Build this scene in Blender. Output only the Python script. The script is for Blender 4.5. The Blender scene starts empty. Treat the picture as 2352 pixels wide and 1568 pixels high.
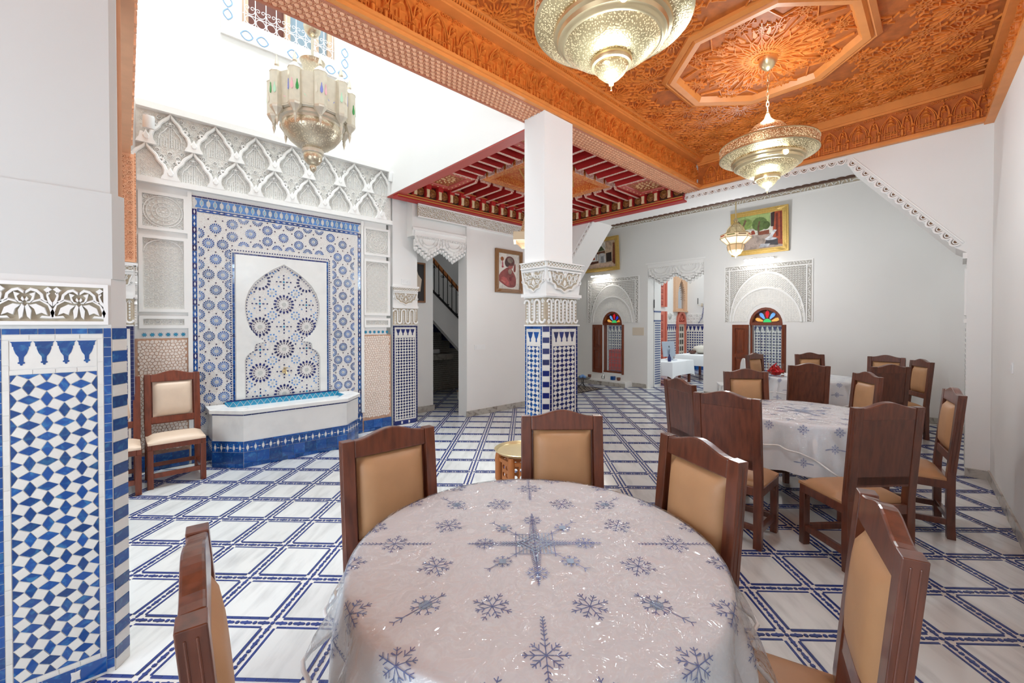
import bpy, bmesh, math, random
from math import pi, sin, cos, radians, hypot, atan2, sqrt
from mathutils import Matrix, Vector
random.seed(7)
SC = bpy.context.scene
COL = SC.collection

# ---------------------------------------------------------------- camera
cd = bpy.data.cameras.new('camera')
cam = bpy.data.objects.new('camera', cd)
COL.objects.link(cam)
cam.location = (0, 0, 1.6)
cam.rotation_euler = (radians(90 - 0.6287), 0, radians(47.12 - 90))
cd.sensor_width = 36
cd.lens = 954 / 2352 * 36
cd.shift_y = -28 / 2352
cd.clip_start = 0.05
SC.camera = cam

# ---------------------------------------------------------------- sky, daylight, exposure
SC.view_settings.view_transform = 'Standard'
SC.view_settings.look = 'None'
SC.view_settings.gamma = 1
SC.view_settings.exposure = 0.25
SC.view_settings.use_curve_mapping = False
w = bpy.data.worlds.new('sky')
SC.world = w
w.use_nodes = True
w.node_tree.nodes['Background'].inputs[0].default_value = (0.87, 0.955, 1.0, 1)
w.node_tree.nodes['Background'].inputs[1].default_value = 0.62

def area(name, loc, rot, sx, sy, power, col=(1, 1, 1)):
    l = bpy.data.lights.new(name, 'AREA')
    l.shape = 'RECTANGLE'; l.size = sx; l.size_y = sy; l.energy = power; l.color = col
    o = bpy.data.objects.new(name, l)
    o.location = loc; o.rotation_euler = rot
    COL.objects.link(o)
    return o
# daylight falling through the open top of the courtyard and the next courtyard; the last is an added fill lamp behind the camera
area('courtyard_daylight', (1.45, 4.45, 10.6), (0, 0, 0), 2.8, 2.9, 225, (0.87, 0.955, 1.0)).data.spread = radians(100)
area('far_courtyard_daylight', (12.4, 4.2, 6.8), (0, 0, 0), 4.5, 5.0, 150, (0.90, 0.96, 1.0))
area('window_daylight', (-2.45, 1.2, 1.9), (0, radians(-90), 0), 2.2, 2.4, 88, (0.74, 0.875, 1.0))

# ---------------------------------------------------------------- materials
MATS = {}
def srgb(r, g, b):
    f = lambda c: (c / 255 / 12.92) if c / 255 <= 0.04045 else ((c / 255 + 0.055) / 1.055) ** 2.4
    return (f(r), f(g), f(b))

def mat(name, col, rough=0.5, metal=0.0, var=0.0, noise=None, bump=None, coat=0.0, emit=None, second=None, spec=0.5, wave=None):
    """col sRGB 0-255; var: per object value change; noise (scale, amount); bump (scale, strength, kind); second (col, scale, lo, hi)"""
    if name in MATS: return MATS[name]
    m = bpy.data.materials.new(name); m.use_nodes = True
    nt = m.node_tree; N = nt.nodes; L = nt.links
    b = N['Principled BSDF']
    c = srgb(*col)
    b.inputs['Base Color'].default_value = (*c, 1)
    b.inputs['Roughness'].default_value = rough
    b.inputs['Metallic'].default_value = metal
    b.inputs['Specular IOR Level'].default_value = spec
    if coat:
        b.inputs['Coat Weight'].default_value = coat
        b.inputs['Coat Roughness'].default_value = 0.12
    src = None
    tc = None
    def coords():
        nonlocal tc
        if tc is None: tc = N.new('ShaderNodeTexCoord')
        return tc.outputs['Object']
    def vec():
        if not var: return coords()
        oi = N.new('ShaderNodeObjectInfo'); ad = N.new('ShaderNodeVectorMath'); ad.operation = 'ADD'
        mu = N.new('ShaderNodeMath'); mu.operation = 'MULTIPLY'; mu.inputs[1].default_value = 37.0
        L.new(oi.outputs['Random'], mu.inputs[0]); L.new(coords(), ad.inputs[0]); L.new(mu.outputs[0], ad.inputs[1])
        return ad.outputs[0]
    if second:
        c2, sc, lo, hi = second
        n = N.new('ShaderNodeTexNoise'); n.inputs['Scale'].default_value = sc; n.inputs['Detail'].default_value = 6; n.inputs['Distortion'].default_value = 1.2
        L.new(vec(), n.inputs['Vector'])
        r = N.new('ShaderNodeMapRange'); r.inputs[1].default_value = lo; r.inputs[2].default_value = hi
        L.new(n.outputs[0], r.inputs[0])
        mx = N.new('ShaderNodeMix'); mx.data_type = 'RGBA'
        L.new(r.outputs[0], mx.inputs[0]); mx.inputs[6].default_value = (*c, 1); mx.inputs[7].default_value = (*srgb(*c2), 1)
        src = mx.outputs[2]
    if wave:                                   # stretched grain along one axis: (second colour, scale vector, lo, hi)
        c2, sv, lo, hi = wave
        mp = N.new('ShaderNodeMapping'); mp.inputs['Scale'].default_value = sv
        L.new(vec(), mp.inputs[0])
        n = N.new('ShaderNodeTexNoise'); n.inputs['Scale'].default_value = 1.0; n.inputs['Detail'].default_value = 5
        L.new(mp.outputs[0], n.inputs['Vector'])
        r = N.new('ShaderNodeMapRange'); r.inputs[1].default_value = lo; r.inputs[2].default_value = hi
        L.new(n.outputs[0], r.inputs[0])
        mx = N.new('ShaderNodeMix'); mx.data_type = 'RGBA'
        L.new(r.outputs[0], mx.inputs[0]); mx.inputs[6].default_value = (*c, 1); mx.inputs[7].default_value = (*srgb(*c2), 1)
        src = mx.outputs[2]
    if var or noise:
        h = N.new('ShaderNodeHueSaturation')
        if src: L.new(src, h.inputs['Color'])
        else: h.inputs['Color'].default_value = (*c, 1)
        val = None
        if var:
            oi = N.new('ShaderNodeObjectInfo')
            r = N.new('ShaderNodeMapRange'); r.inputs[3].default_value = 1 - var; r.inputs[4].default_value = 1 + var
            L.new(oi.outputs['Random'], r.inputs[0]); val = r.outputs[0]
        if noise:
            n = N.new('ShaderNodeTexNoise'); n.inputs['Scale'].default_value = noise[0]; n.inputs['Detail'].default_value = 4
            L.new(vec(), n.inputs['Vector'])
            r = N.new('ShaderNodeMapRange'); r.inputs[1].default_value = 0.3; r.inputs[2].default_value = 0.7
            r.inputs[3].default_value = 1 - noise[1]; r.inputs[4].default_value = 1 + noise[1]
            L.new(n.outputs[0], r.inputs[0])
            if val:
                mu = N.new('ShaderNodeMath'); mu.operation = 'MULTIPLY'
                L.new(val, mu.inputs[0]); L.new(r.outputs[0], mu.inputs[1]); val = mu.outputs[0]
            else: val = r.outputs[0]
        L.new(val, h.inputs['Value']); src = h.outputs[0]
    if src: L.new(src, b.inputs['Base Color'])
    if bump:
        sc, st, kind = bump
        if kind == 'noise':
            n = N.new('ShaderNodeTexNoise'); n.inputs['Detail'].default_value = 4; out = n.outputs[0]
        elif kind == 'voro':
            n = N.new('ShaderNodeTexVoronoi'); n.feature = 'DISTANCE_TO_EDGE'; out = n.outputs[0]
        else:
            n = N.new('ShaderNodeTexVoronoi'); out = n.outputs[0]
        n.inputs['Scale'].default_value = sc
        L.new(coords(), n.inputs['Vector'])
        bp = N.new('ShaderNodeBump'); bp.inputs['Strength'].default_value = st; bp.inputs['Distance'].default_value = 0.02
        L.new(out, bp.inputs['Height']); L.new(bp.outputs[0], b.inputs['Normal'])
    if emit:
        b.inputs['Emission Color'].default_value = (*srgb(*emit[0]), 1)
        b.inputs['Emission Strength'].default_value = emit[1]
    MATS[name] = m
    return m

WHITE = mat('white_plaster', (242, 241, 238), 0.75, noise=(1.2, 0.012))
WALLG = mat('off_white_plaster', (238, 236, 232), 0.7, noise=(0.9, 0.02), bump=(3, 0.04, 'noise'))
STUC = mat('carved_white_stucco', (246, 244, 240), 0.8)
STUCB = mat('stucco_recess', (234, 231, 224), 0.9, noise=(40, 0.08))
STUCD = mat('stained_stucco_recess', (190, 176, 154), 0.9, noise=(30, 0.12))  # tan recess ground, darker than the carving on it
GROUT = mat('pale_grout', (226, 224, 220), 0.8)
BLUE = mat('cobalt_glazed_tile', (20, 74, 146), 0.14, var=0.3, second=((56, 124, 176), 26, 0.52, 0.75), coat=0.3)
FNAVY = mat('floor_navy_tile', (44, 64, 132), 0.26, var=0.15)
NAVY = mat('navy_glazed_tile', (28, 40, 102), 0.16, var=0.3, noise=(60, 0.15), coat=0.3)
LBLUE = mat('light_blue_tile', (96, 142, 200), 0.2, var=0.2, noise=(60, 0.12))
TURQ = mat('turquoise_tile', (40, 150, 190), 0.12, var=0.12, noise=(30, 0.1), coat=0.3)
PALEB = mat('pale_blue_tile', (150, 190, 212), 0.25, var=0.12)
WTILE = mat('white_glazed_tile', (232, 229, 222), 0.2, var=0.03, noise=(20, 0.02), coat=0.2)
GREYT = mat('grey_tile', (196, 196, 192), 0.25, var=0.05)
DARKT = mat('dark_tile', (70, 52, 88), 0.2, var=0.2)
MARBLE = mat('white_marble', (226, 228, 226), 0.13, var=0.04, wave=((196, 198, 197), (16, 3.2, 5), 0.48, 0.8), coat=0.15)
MARBW = mat('marble_slab', (238, 237, 233), 0.22, noise=(5, 0.02), wave=((222, 222, 220), (4, 10, 4), 0.5, 0.8))
GREYM = mat('grey_veined_marble', (186, 180, 170), 0.25, second=((120, 112, 102), 9, 0.5, 0.72))
STUCG = mat('grey_stucco_recess', (184, 179, 171), 0.9, noise=(30, 0.1))  # shade between the carved strokes put into the recess colour
CEDAR = mat('carved_cedar', (232, 138, 58), 0.42, noise=(6, 0.1), wave=((208, 116, 44), (30, 30, 30), 0.4, 0.8))
CEDARD = mat('cedar_recess', (192, 104, 40), 0.6, noise=(14, 0.2))
CEDARL = mat('pale_cedar', (238, 178, 138), 0.5, noise=(8, 0.06))
CEDARM = mat('orange_cedar_moulding', (228, 144, 72), 0.42, noise=(8, 0.06))
CEDARP = mat('pink_cedar_recess', (198, 124, 94), 0.6)
RED = mat('red_painted_wood', (178, 36, 34), 0.5, noise=(8, 0.1))
REDF = mat('red_fascia', (190, 84, 74), 0.5)
ORNR = mat('painted_floral_red', (150, 52, 34), 0.5, second=((214, 150, 84), 42, 0.5, 0.62))
ORNW = mat('painted_floral_white', (196, 120, 100), 0.5, second=((226, 206, 190), 60, 0.42, 0.58))
ORNO = mat('painted_floral_orange', (196, 92, 40), 0.5, second=((226, 160, 80), 50, 0.48, 0.6))
GILT = mat('gilt_moulding', (214, 164, 84), 0.35, metal=0.4)
DKWOOD = mat('dark_walnut', (112, 58, 36), 0.32, var=0.14, wave=((76, 37, 23), (40, 40, 6), 0.4, 0.75), coat=0.55)
RDWOOD = mat('reddish_walnut', (128, 62, 38), 0.35, var=0.1, wave=((96, 44, 26), (40, 40, 6), 0.4, 0.75), coat=0.2)
SHUT = mat('chestnut_shutter', (128, 58, 24), 0.35, wave=((96, 40, 16), (50, 50, 5), 0.4, 0.75), coat=0.2)
TAN = mat('tan_leatherette', (188, 142, 100), 0.5, noise=(12, 0.04), bump=(160, 0.03, 'noise'))
CREAM = mat('cream_leatherette', (226, 202, 178), 0.5, noise=(12, 0.03))
BRASS = mat('brass', (222, 202, 160), 0.3, metal=0.9)
SILV = mat('aged_silver', (224, 216, 198), 0.38, metal=0.5, noise=(20, 0.06))
IRON = mat('black_iron', (30, 28, 28), 0.5, metal=0.5)
WIRON = mat('white_iron', (236, 236, 238), 0.5)
CLOTH = mat('white_tablecloth', (243, 245, 247), 0.85)
EMB = mat('blue_embroidery', (124, 140, 190), 0.8)
EMBL = mat('pale_blue_embroidery', (170, 192, 214), 0.8)
HEM = mat('white_vinyl_hem', (244, 244, 242), 0.4)
OAK = mat('orange_beech', (200, 124, 66), 0.45, noise=(10, 0.08))
GOLDF = mat('gold_leaf_frame', (206, 170, 92), 0.4, metal=0.35, noise=(40, 0.1), bump=(60, 0.3, 'noise'))
BLACK = mat('black', (24, 22, 22), 0.6)
PINK = mat('salmon_painted_wood', (214, 120, 100), 0.5)
PINKD = mat('salmon_wood_recess', (176, 84, 70), 0.6)
WPLAS = mat('white_plastic', (238, 238, 236), 0.35)

def pierced(name, col, emi, strength, scale, lo=0.35, hi=0.5, metal=0.9):
    """metal pierced with small holes through which the bulb inside shines"""
    m = bpy.data.materials.new(name); m.use_nodes = True
    nt = m.node_tree; N = nt.nodes; L = nt.links; b = N['Principled BSDF']
    b.inputs['Base Color'].default_value = (*srgb(*col), 1); b.inputs['Metallic'].default_value = metal; b.inputs['Roughness'].default_value = 0.3
    t = N.new('ShaderNodeTexCoord'); v = N.new('ShaderNodeTexVoronoi'); v.inputs['Scale'].default_value = scale
    L.new(t.outputs['Object'], v.inputs['Vector'])
    r = N.new('ShaderNodeMapRange'); r.inputs[1].default_value = lo; r.inputs[2].default_value = hi; r.inputs[3].default_value = 1; r.inputs[4].default_value = 0
    L.new(v.outputs['Distance'], r.inputs[0])
    b.inputs['Emission Color'].default_value = (*srgb(*emi), 1)
    mu = N.new('ShaderNodeMath'); mu.operation = 'MULTIPLY'; mu.inputs[1].default_value = strength
    L.new(r.outputs[0], mu.inputs[0]); L.new(mu.outputs[0], b.inputs['Emission Strength'])
    bp = N.new('ShaderNodeBump'); bp.inputs['Strength'].default_value = 0.22; bp.inputs['Distance'].default_value = 0.006
    L.new(v.outputs['Distance'], bp.inputs['Height']); L.new(bp.outputs[0], b.inputs['Normal'])
    MATS[name] = m
    return m
PBRASS = pierced('pierced_brass', (218, 198, 152), (255, 238, 200), 0.65, 105, 0.28, 0.42)
PSILV = pierced('pierced_silver', (208, 196, 172), (255, 238, 205), 0.22, 60, 0.2, 0.35)

def film(name, col=(1, 1, 1), clear=0.82, bumps=(9, 0.35), rough=0.08, gloss=1.0):
    """thin clear plastic: mostly see-through, with wrinkled glossy reflections"""
    m = bpy.data.materials.new(name); m.use_nodes = True
    nt = m.node_tree; N = nt.nodes; L = nt.links
    for n in list(N): N.remove(n)
    o = N.new('ShaderNodeOutputMaterial'); tr = N.new('ShaderNodeBsdfTransparent'); gl = N.new('ShaderNodeBsdfGlossy'); mx = N.new('ShaderNodeMixShader')
    tr.inputs[0].default_value = (*col, 1)
    gl.inputs['Roughness'].default_value = rough; gl.inputs[0].default_value = (1, 1, 1, 1)
    t = N.new('ShaderNodeTexCoord'); n1 = N.new('ShaderNodeTexNoise'); n1.inputs['Scale'].default_value = bumps[0]; n1.inputs['Detail'].default_value = 2; n1.inputs['Distortion'].default_value = 0.6
    L.new(t.outputs['Object'], n1.inputs['Vector'])
    bp = N.new('ShaderNodeBump'); bp.inputs['Strength'].default_value = bumps[1]; bp.inputs['Distance'].default_value = 0.05
    L.new(n1.outputs[0], bp.inputs['Height']); L.new(bp.outputs[0], gl.inputs['Normal'])
    fr = N.new('ShaderNodeFresnel'); fr.inputs['IOR'].default_value = 1.5; fr.inputs['IOR'].default_value = 1.45
    ad = N.new('ShaderNodeMath'); ad.operation = 'ADD'; ad.inputs[1].default_value = 1 - clear - 0.04; ad.use_clamp = True
    hf = N.new('ShaderNodeMath'); hf.operation = 'MULTIPLY'; hf.inputs[1].default_value = gloss
    L.new(fr.outputs[0], hf.inputs[0]); L.new(hf.outputs[0], ad.inputs[0])
    L.new(ad.outputs[0], mx.inputs[0]); L.new(tr.outputs[0], mx.inputs[1]); L.new(gl.outputs[0], mx.inputs[2]); L.new(mx.outputs[0], o.inputs[0])
    MATS[name] = m
    return m
FILM = film('clear_vinyl_film', (0.99, 0.995, 1.0), 0.94, (15, 1.0), 0.08, 0.65)
GLASS = film('window_glass', (0.96, 0.98, 0.98), 0.93, (2, 0.02), 0.02)
def tint(name, c):
    return film(name, [min(1, x * 1.0) for x in srgb(*c)], 0.94, (20, 0.05), 0.05)

# ---------------------------------------------------------------- mesh building
def frame(o, u, v):
    u = Vector(u).normalized(); v = Vector(v).normalized(); n = u.cross(v)
    return Matrix(((u.x, v.x, n.x, o[0]), (u.y, v.y, n.y, o[1]), (u.z, v.z, n.z, o[2]), (0, 0, 0, 1)))

class MB:
    def __init__(s, M=None): s.v = []; s.f = []; s.m = []; s.M = M
    def add(s, vs, fs, m=0):
        k = len(s.v)
        if s.M is not None: vs = [tuple(s.M @ Vector(p)) for p in vs]
        s.v += [tuple(p) for p in vs]; s.f += [tuple(i + k for i in f) for f in fs]; s.m += [m] * len(fs)
        return s
    def box(s, x0, x1, y0, y1, z0, z1, m=0):
        return s.add([(x0, y0, z0), (x1, y0, z0), (x1, y1, z0), (x0, y1, z0), (x0, y0, z1), (x1, y0, z1), (x1, y1, z1), (x0, y1, z1)],
                     [(0, 3, 2, 1), (4, 5, 6, 7), (0, 1, 5, 4), (1, 2, 6, 5), (2, 3, 7, 6), (3, 0, 4, 7)], m)
    def prism(s, poly, z0, z1, m=0, back=True):
        n = len(poly)
        a = sum(poly[i][0] * poly[(i + 1) % n][1] - poly[(i + 1) % n][0] * poly[i][1] for i in range(n))
        if a < 0: poly = poly[::-1]
        vs = [(p[0], p[1], z0) for p in poly] + [(p[0], p[1], z1) for p in poly]
        fs = [tuple(range(n, 2 * n))] + [(i, (i + 1) % n, n + (i + 1) % n, n + i) for i in range(n)]
        if back: fs.append(tuple(range(n - 1, -1, -1)))
        return s.add(vs, fs, m)
    def frus(s, poly, z0, z1, k, m=0):
        """prism whose top is shrunk about its centre by k"""
        n = len(poly); a = sum(poly[i][0] * poly[(i + 1) % n][1] - poly[(i + 1) % n][0] * poly[i][1] for i in range(n))
        if a < 0: poly = poly[::-1]
        cx = sum(p[0] for p in poly) / n; cy = sum(p[1] for p in poly) / n
        vs = [(p[0], p[1], z0) for p in poly] + [(cx + (p[0] - cx) * k, cy + (p[1] - cy) * k, z1) for p in poly]
        return s.add(vs, [tuple(range(n, 2 * n))] + [(i, (i + 1) % n, n + (i + 1) % n, n + i) for i in range(n)], m)
    def lathe(s, prof, n=24, m=0, cx=0, cy=0, a0=0):
        vs = []; fs = []
        for r, z in prof:
            for i in range(n):
                a = a0 + 2 * pi * i / n; vs.append((cx + r * cos(a), cy + r * sin(a), z))
        for j in range(len(prof) - 1):
            for i in range(n):
                fs.append((j * n + i, j * n + (i + 1) % n, (j + 1) * n + (i + 1) % n, (j + 1) * n + i))
        if prof[0][0] > 1e-4: fs.append(tuple(range(n - 1, -1, -1)))
        if prof[-1][0] > 1e-4: fs.append(tuple(range((len(prof) - 1) * n, len(prof) * n)))
        return s.add(vs, fs, m)
    def tube(s, pts, r, n=6, m=0, closed=False, flat=None):
        pts = [Vector(p) for p in pts]; N = len(pts); vs = []; fs = []
        for i, p in enumerate(pts):
            if closed: t = pts[(i + 1) % N] - pts[i - 1]
            else: t = pts[min(i + 1, N - 1)] - pts[max(i - 1, 0)]
            if t.length < 1e-9: t = Vector((0, 0, 1))
            t.normalize()
            up = Vector(flat) if flat else (Vector((0, 0, 1)) if abs(t.z) < 0.9 else Vector((1, 0, 0)))
            a = t.cross(up)
            if a.length < 1e-6: a = t.cross(Vector((1, 0, 0)))
            a.normalize(); b = a.cross(t)
            rr = r[i] if isinstance(r, (list, tuple)) else r
            for k in range(n):
                q = 2 * pi * k / n + (pi / 4 if n == 4 else 0)
                vs.append(p + a * rr * cos(q) + b * rr * sin(q))
        R = N if closed else N - 1
        for i in range(R):
            for k in range(n):
                j = (i + 1) % N
                fs.append((i * n + k, i * n + (k + 1) % n, j * n + (k + 1) % n, j * n + k))
        if not closed:
            fs.append(tuple(range(n - 1, -1, -1))); fs.append(tuple(range((N - 1) * n, N * n)))
        return s.add(vs, fs, m)
    def bar(s, a, b, wd, h, m=0):
        """flat strip from a to b (2-D) of width wd raised from z=0 to h"""
        dx, dy = b[0] - a[0], b[1] - a[1]; l = hypot(dx, dy)
        if l < 1e-6: return s
        nx, ny = -dy / l * wd / 2, dx / l * wd / 2; z0 = a[2] if len(a) > 2 else 0
        return s.add([(a[0] + nx, a[1] + ny, z0), (a[0] - nx, a[1] - ny, z0), (b[0] - nx, b[1] - ny, z0), (b[0] + nx, b[1] + ny, z0),
                      (a[0] + nx * .6, a[1] + ny * .6, z0 + h), (a[0] - nx * .6, a[1] - ny * .6, z0 + h), (b[0] - nx * .6, b[1] - ny * .6, z0 + h), (b[0] + nx * .6, b[1] + ny * .6, z0 + h)],
                     [(4, 5, 6, 7), (0, 1, 5, 4), (1, 2, 6, 5), (2, 3, 7, 6), (3, 0, 4, 7)], m)
    def poly(s, pts, wd, h, m=0, closed=False):
        for i in range(len(pts) - (0 if closed else 1)): s.bar(pts[i], pts[(i + 1) % len(pts)], wd, h, m)
        return s
    def ring(s, cx, cy, r, wd, h, n=10, m=0, z0=0):
        return s.poly([(cx + r * cos(2 * pi * i / n), cy + r * sin(2 * pi * i / n), z0) for i in range(n)], wd, h, m, True)
    def ball(s, c, r, m=0, nu=8, nv=5, sz=1):
        pr = [(max(1e-5, r * sin(pi * j / nv)), c[2] - r * sz * cos(pi * j / nv)) for j in range(nv + 1)]
        return s.lathe(pr, nu, m, c[0], c[1])
    def mesh(s, name, mats, smooth=None):
        me = bpy.data.meshes.new(name)
        me.from_pydata(s.v, [], s.f)
        for x in (mats if isinstance(mats, (list, tuple)) else [mats]): me.materials.append(x)
        me.polygons.foreach_set('material_index', s.m)
        if smooth is not None:
            me.polygons.foreach_set('use_smooth', [True] * len(s.f))
            me.set_sharp_from_angle(angle=radians(smooth))
        me.update()
        return me
    def build(s, name, mats, parent=None, smooth=None, bevel=0, local=False, kind=None, M=None):
        o = bpy.data.objects.new(name, s.mesh(name, mats, smooth)); COL.objects.link(o)
        o.parent = parent
        if M is not None: o.matrix_basis = M
        elif parent is not None and not local: o.matrix_basis = wm(parent).inverted()
        if bevel:
            b = o.modifiers.new('edge', 'BEVEL'); b.width = bevel; b.segments = 2; b.limit_method = 'ANGLE'; b.angle_limit = radians(40)
        if kind: o['kind'] = kind
        return o

def wm(o):
    m = o.matrix_basis.copy()
    while o.parent is not None:
        o = o.parent; m = o.matrix_basis @ m
    return m
def piece(name, me, M, parent):
    """one small object sharing mesh data, M = its world matrix"""
    o = bpy.data.objects.new(name, me); COL.objects.link(o)
    o.parent = parent; o.matrix_basis = wm(parent).inverted() @ M
    return o
def tag(o, label=None, cat=None, group=None, kind=None):
    if label: o['label'] = label
    if cat: o['category'] = cat
    if group: o['group'] = group
    if kind: o['kind'] = kind
    return o
def thing(name, label, cat, loc=(0, 0, 0), rz=0, group=None):
    o = bpy.data.objects.new(name, None); COL.objects.link(o)
    o.empty_display_size = 0.1
    o.matrix_basis = Matrix.Translation(loc) @ Matrix.Rotation(rz, 4, 'Z')
    return tag(o, label, cat, group)
def dup(root, loc=None, rz=None, label=None, group=None):
    r = root.copy(); COL.objects.link(r)
    if loc is not None: r.matrix_basis = Matrix.Translation(loc) @ Matrix.Rotation(rz or 0, 4, 'Z')
    if label: r['label'] = label
    if group: r['group'] = group
    for ch in list(root.children):
        c = ch.copy(); COL.objects.link(c); c.parent = r
        for g in list(ch.children):
            d = g.copy(); COL.objects.link(d); d.parent = c
    return r
def T(x, y, z=0): return Matrix.Translation((x, y, z))
def RZ(a): return Matrix.Rotation(a, 4, 'Z')
def wob(k=0.006): return Matrix.Rotation(random.uniform(-k, k), 4, 'X') @ Matrix.Rotation(random.uniform(-k, k), 4, 'Y')
def clip(poly, x0, x1, y0, y1):
    for ax, lim, sg in ((0, x0, 1), (0, x1, -1), (1, y0, 1), (1, y1, -1)):
        out = []
        for i in range(len(poly)):
            a, b = poly[i - 1], poly[i]
            da, db = (a[ax] - lim) * sg, (b[ax] - lim) * sg
            if da >= 0: out.append(a)
            if (da >= 0) != (db >= 0):
                t = da / (da - db); out.append((a[0] + (b[0] - a[0]) * t, a[1] + (b[1] - a[1]) * t))
        poly = out
        if len(poly) < 3: return []
    return poly
def shrink(poly, g):
    n = len(poly); cx = sum(p[0] for p in poly) / n; cy = sum(p[1] for p in poly) / n
    r = sum(hypot(p[0] - cx, p[1] - cy) for p in poly) / n
    k = max(0.3, 1 - g * 1.6 / max(r, 1e-4))
    return [(cx + (p[0] - cx) * k, cy + (p[1] - cy) * k) for p in poly]
def struct(name, mb, m, label=None, **k):
    o = mb.build(name, m, **k); o['kind'] = 'structure'
    if label: o['label'] = label
    o['category'] = name.split('_')[0]
    return o
def seen(p):
    """rough test: is a point inside the photograph's field of view (used to choose which small pieces are built singly)"""
    a = radians(47.12); x, y, z = p[0], p[1], p[2] - 1.6
    d = x * cos(a) + y * sin(a); r = x * sin(a) - y * cos(a)
    return d > 0.3 and abs(r / d) < 1.26 and -0.87 < z / d < 0.8
# ================================================================ floor
S = 0.387
FA = radians(45.3)
E1 = Vector((sin(FA), -cos(FA), 0)); E2 = Vector((cos(FA), sin(FA), 0))
FO = Vector((0.014, 3.043, 0))
fm = MB().box(-3, 16, -1.2, 11, -0.12, -0.005)
floor = struct('floor', fm, WTILE, 'patterned floor of diamond-set white marble tiles between blue tile strips')
FS = 0.084                       # strip width
def fpt(i, j, a=0, b=0): return FO + E1 * (i * S + a) + E2 * (j * S + b)
FM = Matrix(((E1.x, E2.x, 0, 0), (E1.y, E2.y, 0, 0), (0, 0, 1, 0), (0, 0, 0, 1)))
FR = Matrix(((E2.x, -E1.x, 0, 0), (E2.y, -E1.y, 0, 0), (0, 0, 1, 0), (0, 0, 0, 1)))
side = S - FS
h = side / 2 - 0.001
tile_me = MB().box(-h, h, -h, h, -0.005, 0.0).mesh('marble_tile', MARBLE)
bl = side / 6
brick_me = MB().box(-bl / 2 + .0008, bl / 2 - .0008, -.0062, .0062, -0.005, 0.0004).mesh('border_tile', FNAVY)
cart = [(-.034, 0), (-.026, .007), (-.008, .007), (-.004, .0105), (0, .012), (.004, .0105), (.008, .007), (.026, .007), (.034, 0), (.026, -.007), (.008, -.007), (.004, -.0105), (0, -.012), (-.004, -.0105), (-.008, -.007), (-.026, -.007)]
cart_me = MB().prism(cart, -.005, .0004).mesh('cartouche_tile', FNAVY)
star = [((.0115 if k % 2 == 0 else .008) * cos(pi * k / 8), (.0115 if k % 2 == 0 else .008) * sin(pi * k / 8)) for k in range(16)]
star_me = MB().prism(star, -.005, .0004).mesh('star_tile', FNAVY)
def inside(p):
    x, y = p.x, p.y
    if not (-0.75 < y and -1.0 < x < 15.4): return False
    if x < 0.2: return -0.7 < y < 6.0
    if x < 2.95: return y < 6.0
    if x < 6.5: return y < 8.6
    if x < 9.6: return y < 8.6
    return 1.2 < y < 7.0
tiles, bricks, carts, stars = [], [], [], []
for i in range(-12, 36):
    for j in range(-22, 42):
        c = fpt(i, j, S / 2, S / 2)
        if not inside(c): continue
        if not seen(c) and c.length > 1.6 and not (seen(c + E1 * .3) or seen(c - E1 * .3) or seen(c + E2 * .3)): continue
        tiles.append((c.length if seen(c) else 99, Matrix.Translation(c) @ FM))
        for k in range(6):
            o = FS / 2 + bl * (k + .5)
            for q in (FS / 2 - .0075, S - FS / 2 + .0075):
                p = fpt(i, j, o, q); bricks.append((p.length if seen(p) else 99, Matrix.Translation(p) @ FM))
                p = fpt(i, j, q, o); bricks.append((p.length if seen(p) else 99, Matrix.Translation(p) @ FR))
        for k in range(4):
            o = S * (k + .5) / 4
            p = fpt(i, j, o, 0); carts.append((p.length if seen(p) else 99, Matrix.Translation(p) @ FM))
            p = fpt(i, j, 0, o); carts.append((p.length if seen(p) else 99, Matrix.Translation(p) @ FR))
        for k in range(4):
            o = S * k / 4
            p = fpt(i, j, o, 0); stars.append((p.length if seen(p) else 99, Matrix.Translation(p) @ FM))
            if k: p = fpt(i, j, 0, o); stars.append((p.length if seen(p) else 99, Matrix.Translation(p) @ FM))
def lay(lst, me, name, m, n=300):
    lst.sort(key=lambda t: t[0])
    for d, M in lst[:n]: piece(name, me, M @ wob(.0015), floor)
    b = MB(); vs = [v.co.copy() for v in me.vertices]; fs = [tuple(p.vertices) for p in me.polygons]
    for d, M in lst[n:]:
        b.M = M; b.add(vs, fs)
    if b.v:
        o = b.build(name, m, floor); o['kind'] = 'stuff'
# tiles under the tables and behind the pillars are hidden: the nearest open stretches come first
lay(tiles, tile_me, 'marble_tile', MARBLE)
lay(bricks, brick_me, 'border_tile', FNAVY)
lay(carts, cart_me, 'cartouche_tile', FNAVY)
lay(stars, star_me, 'star_tile', FNAVY, 200)
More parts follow.
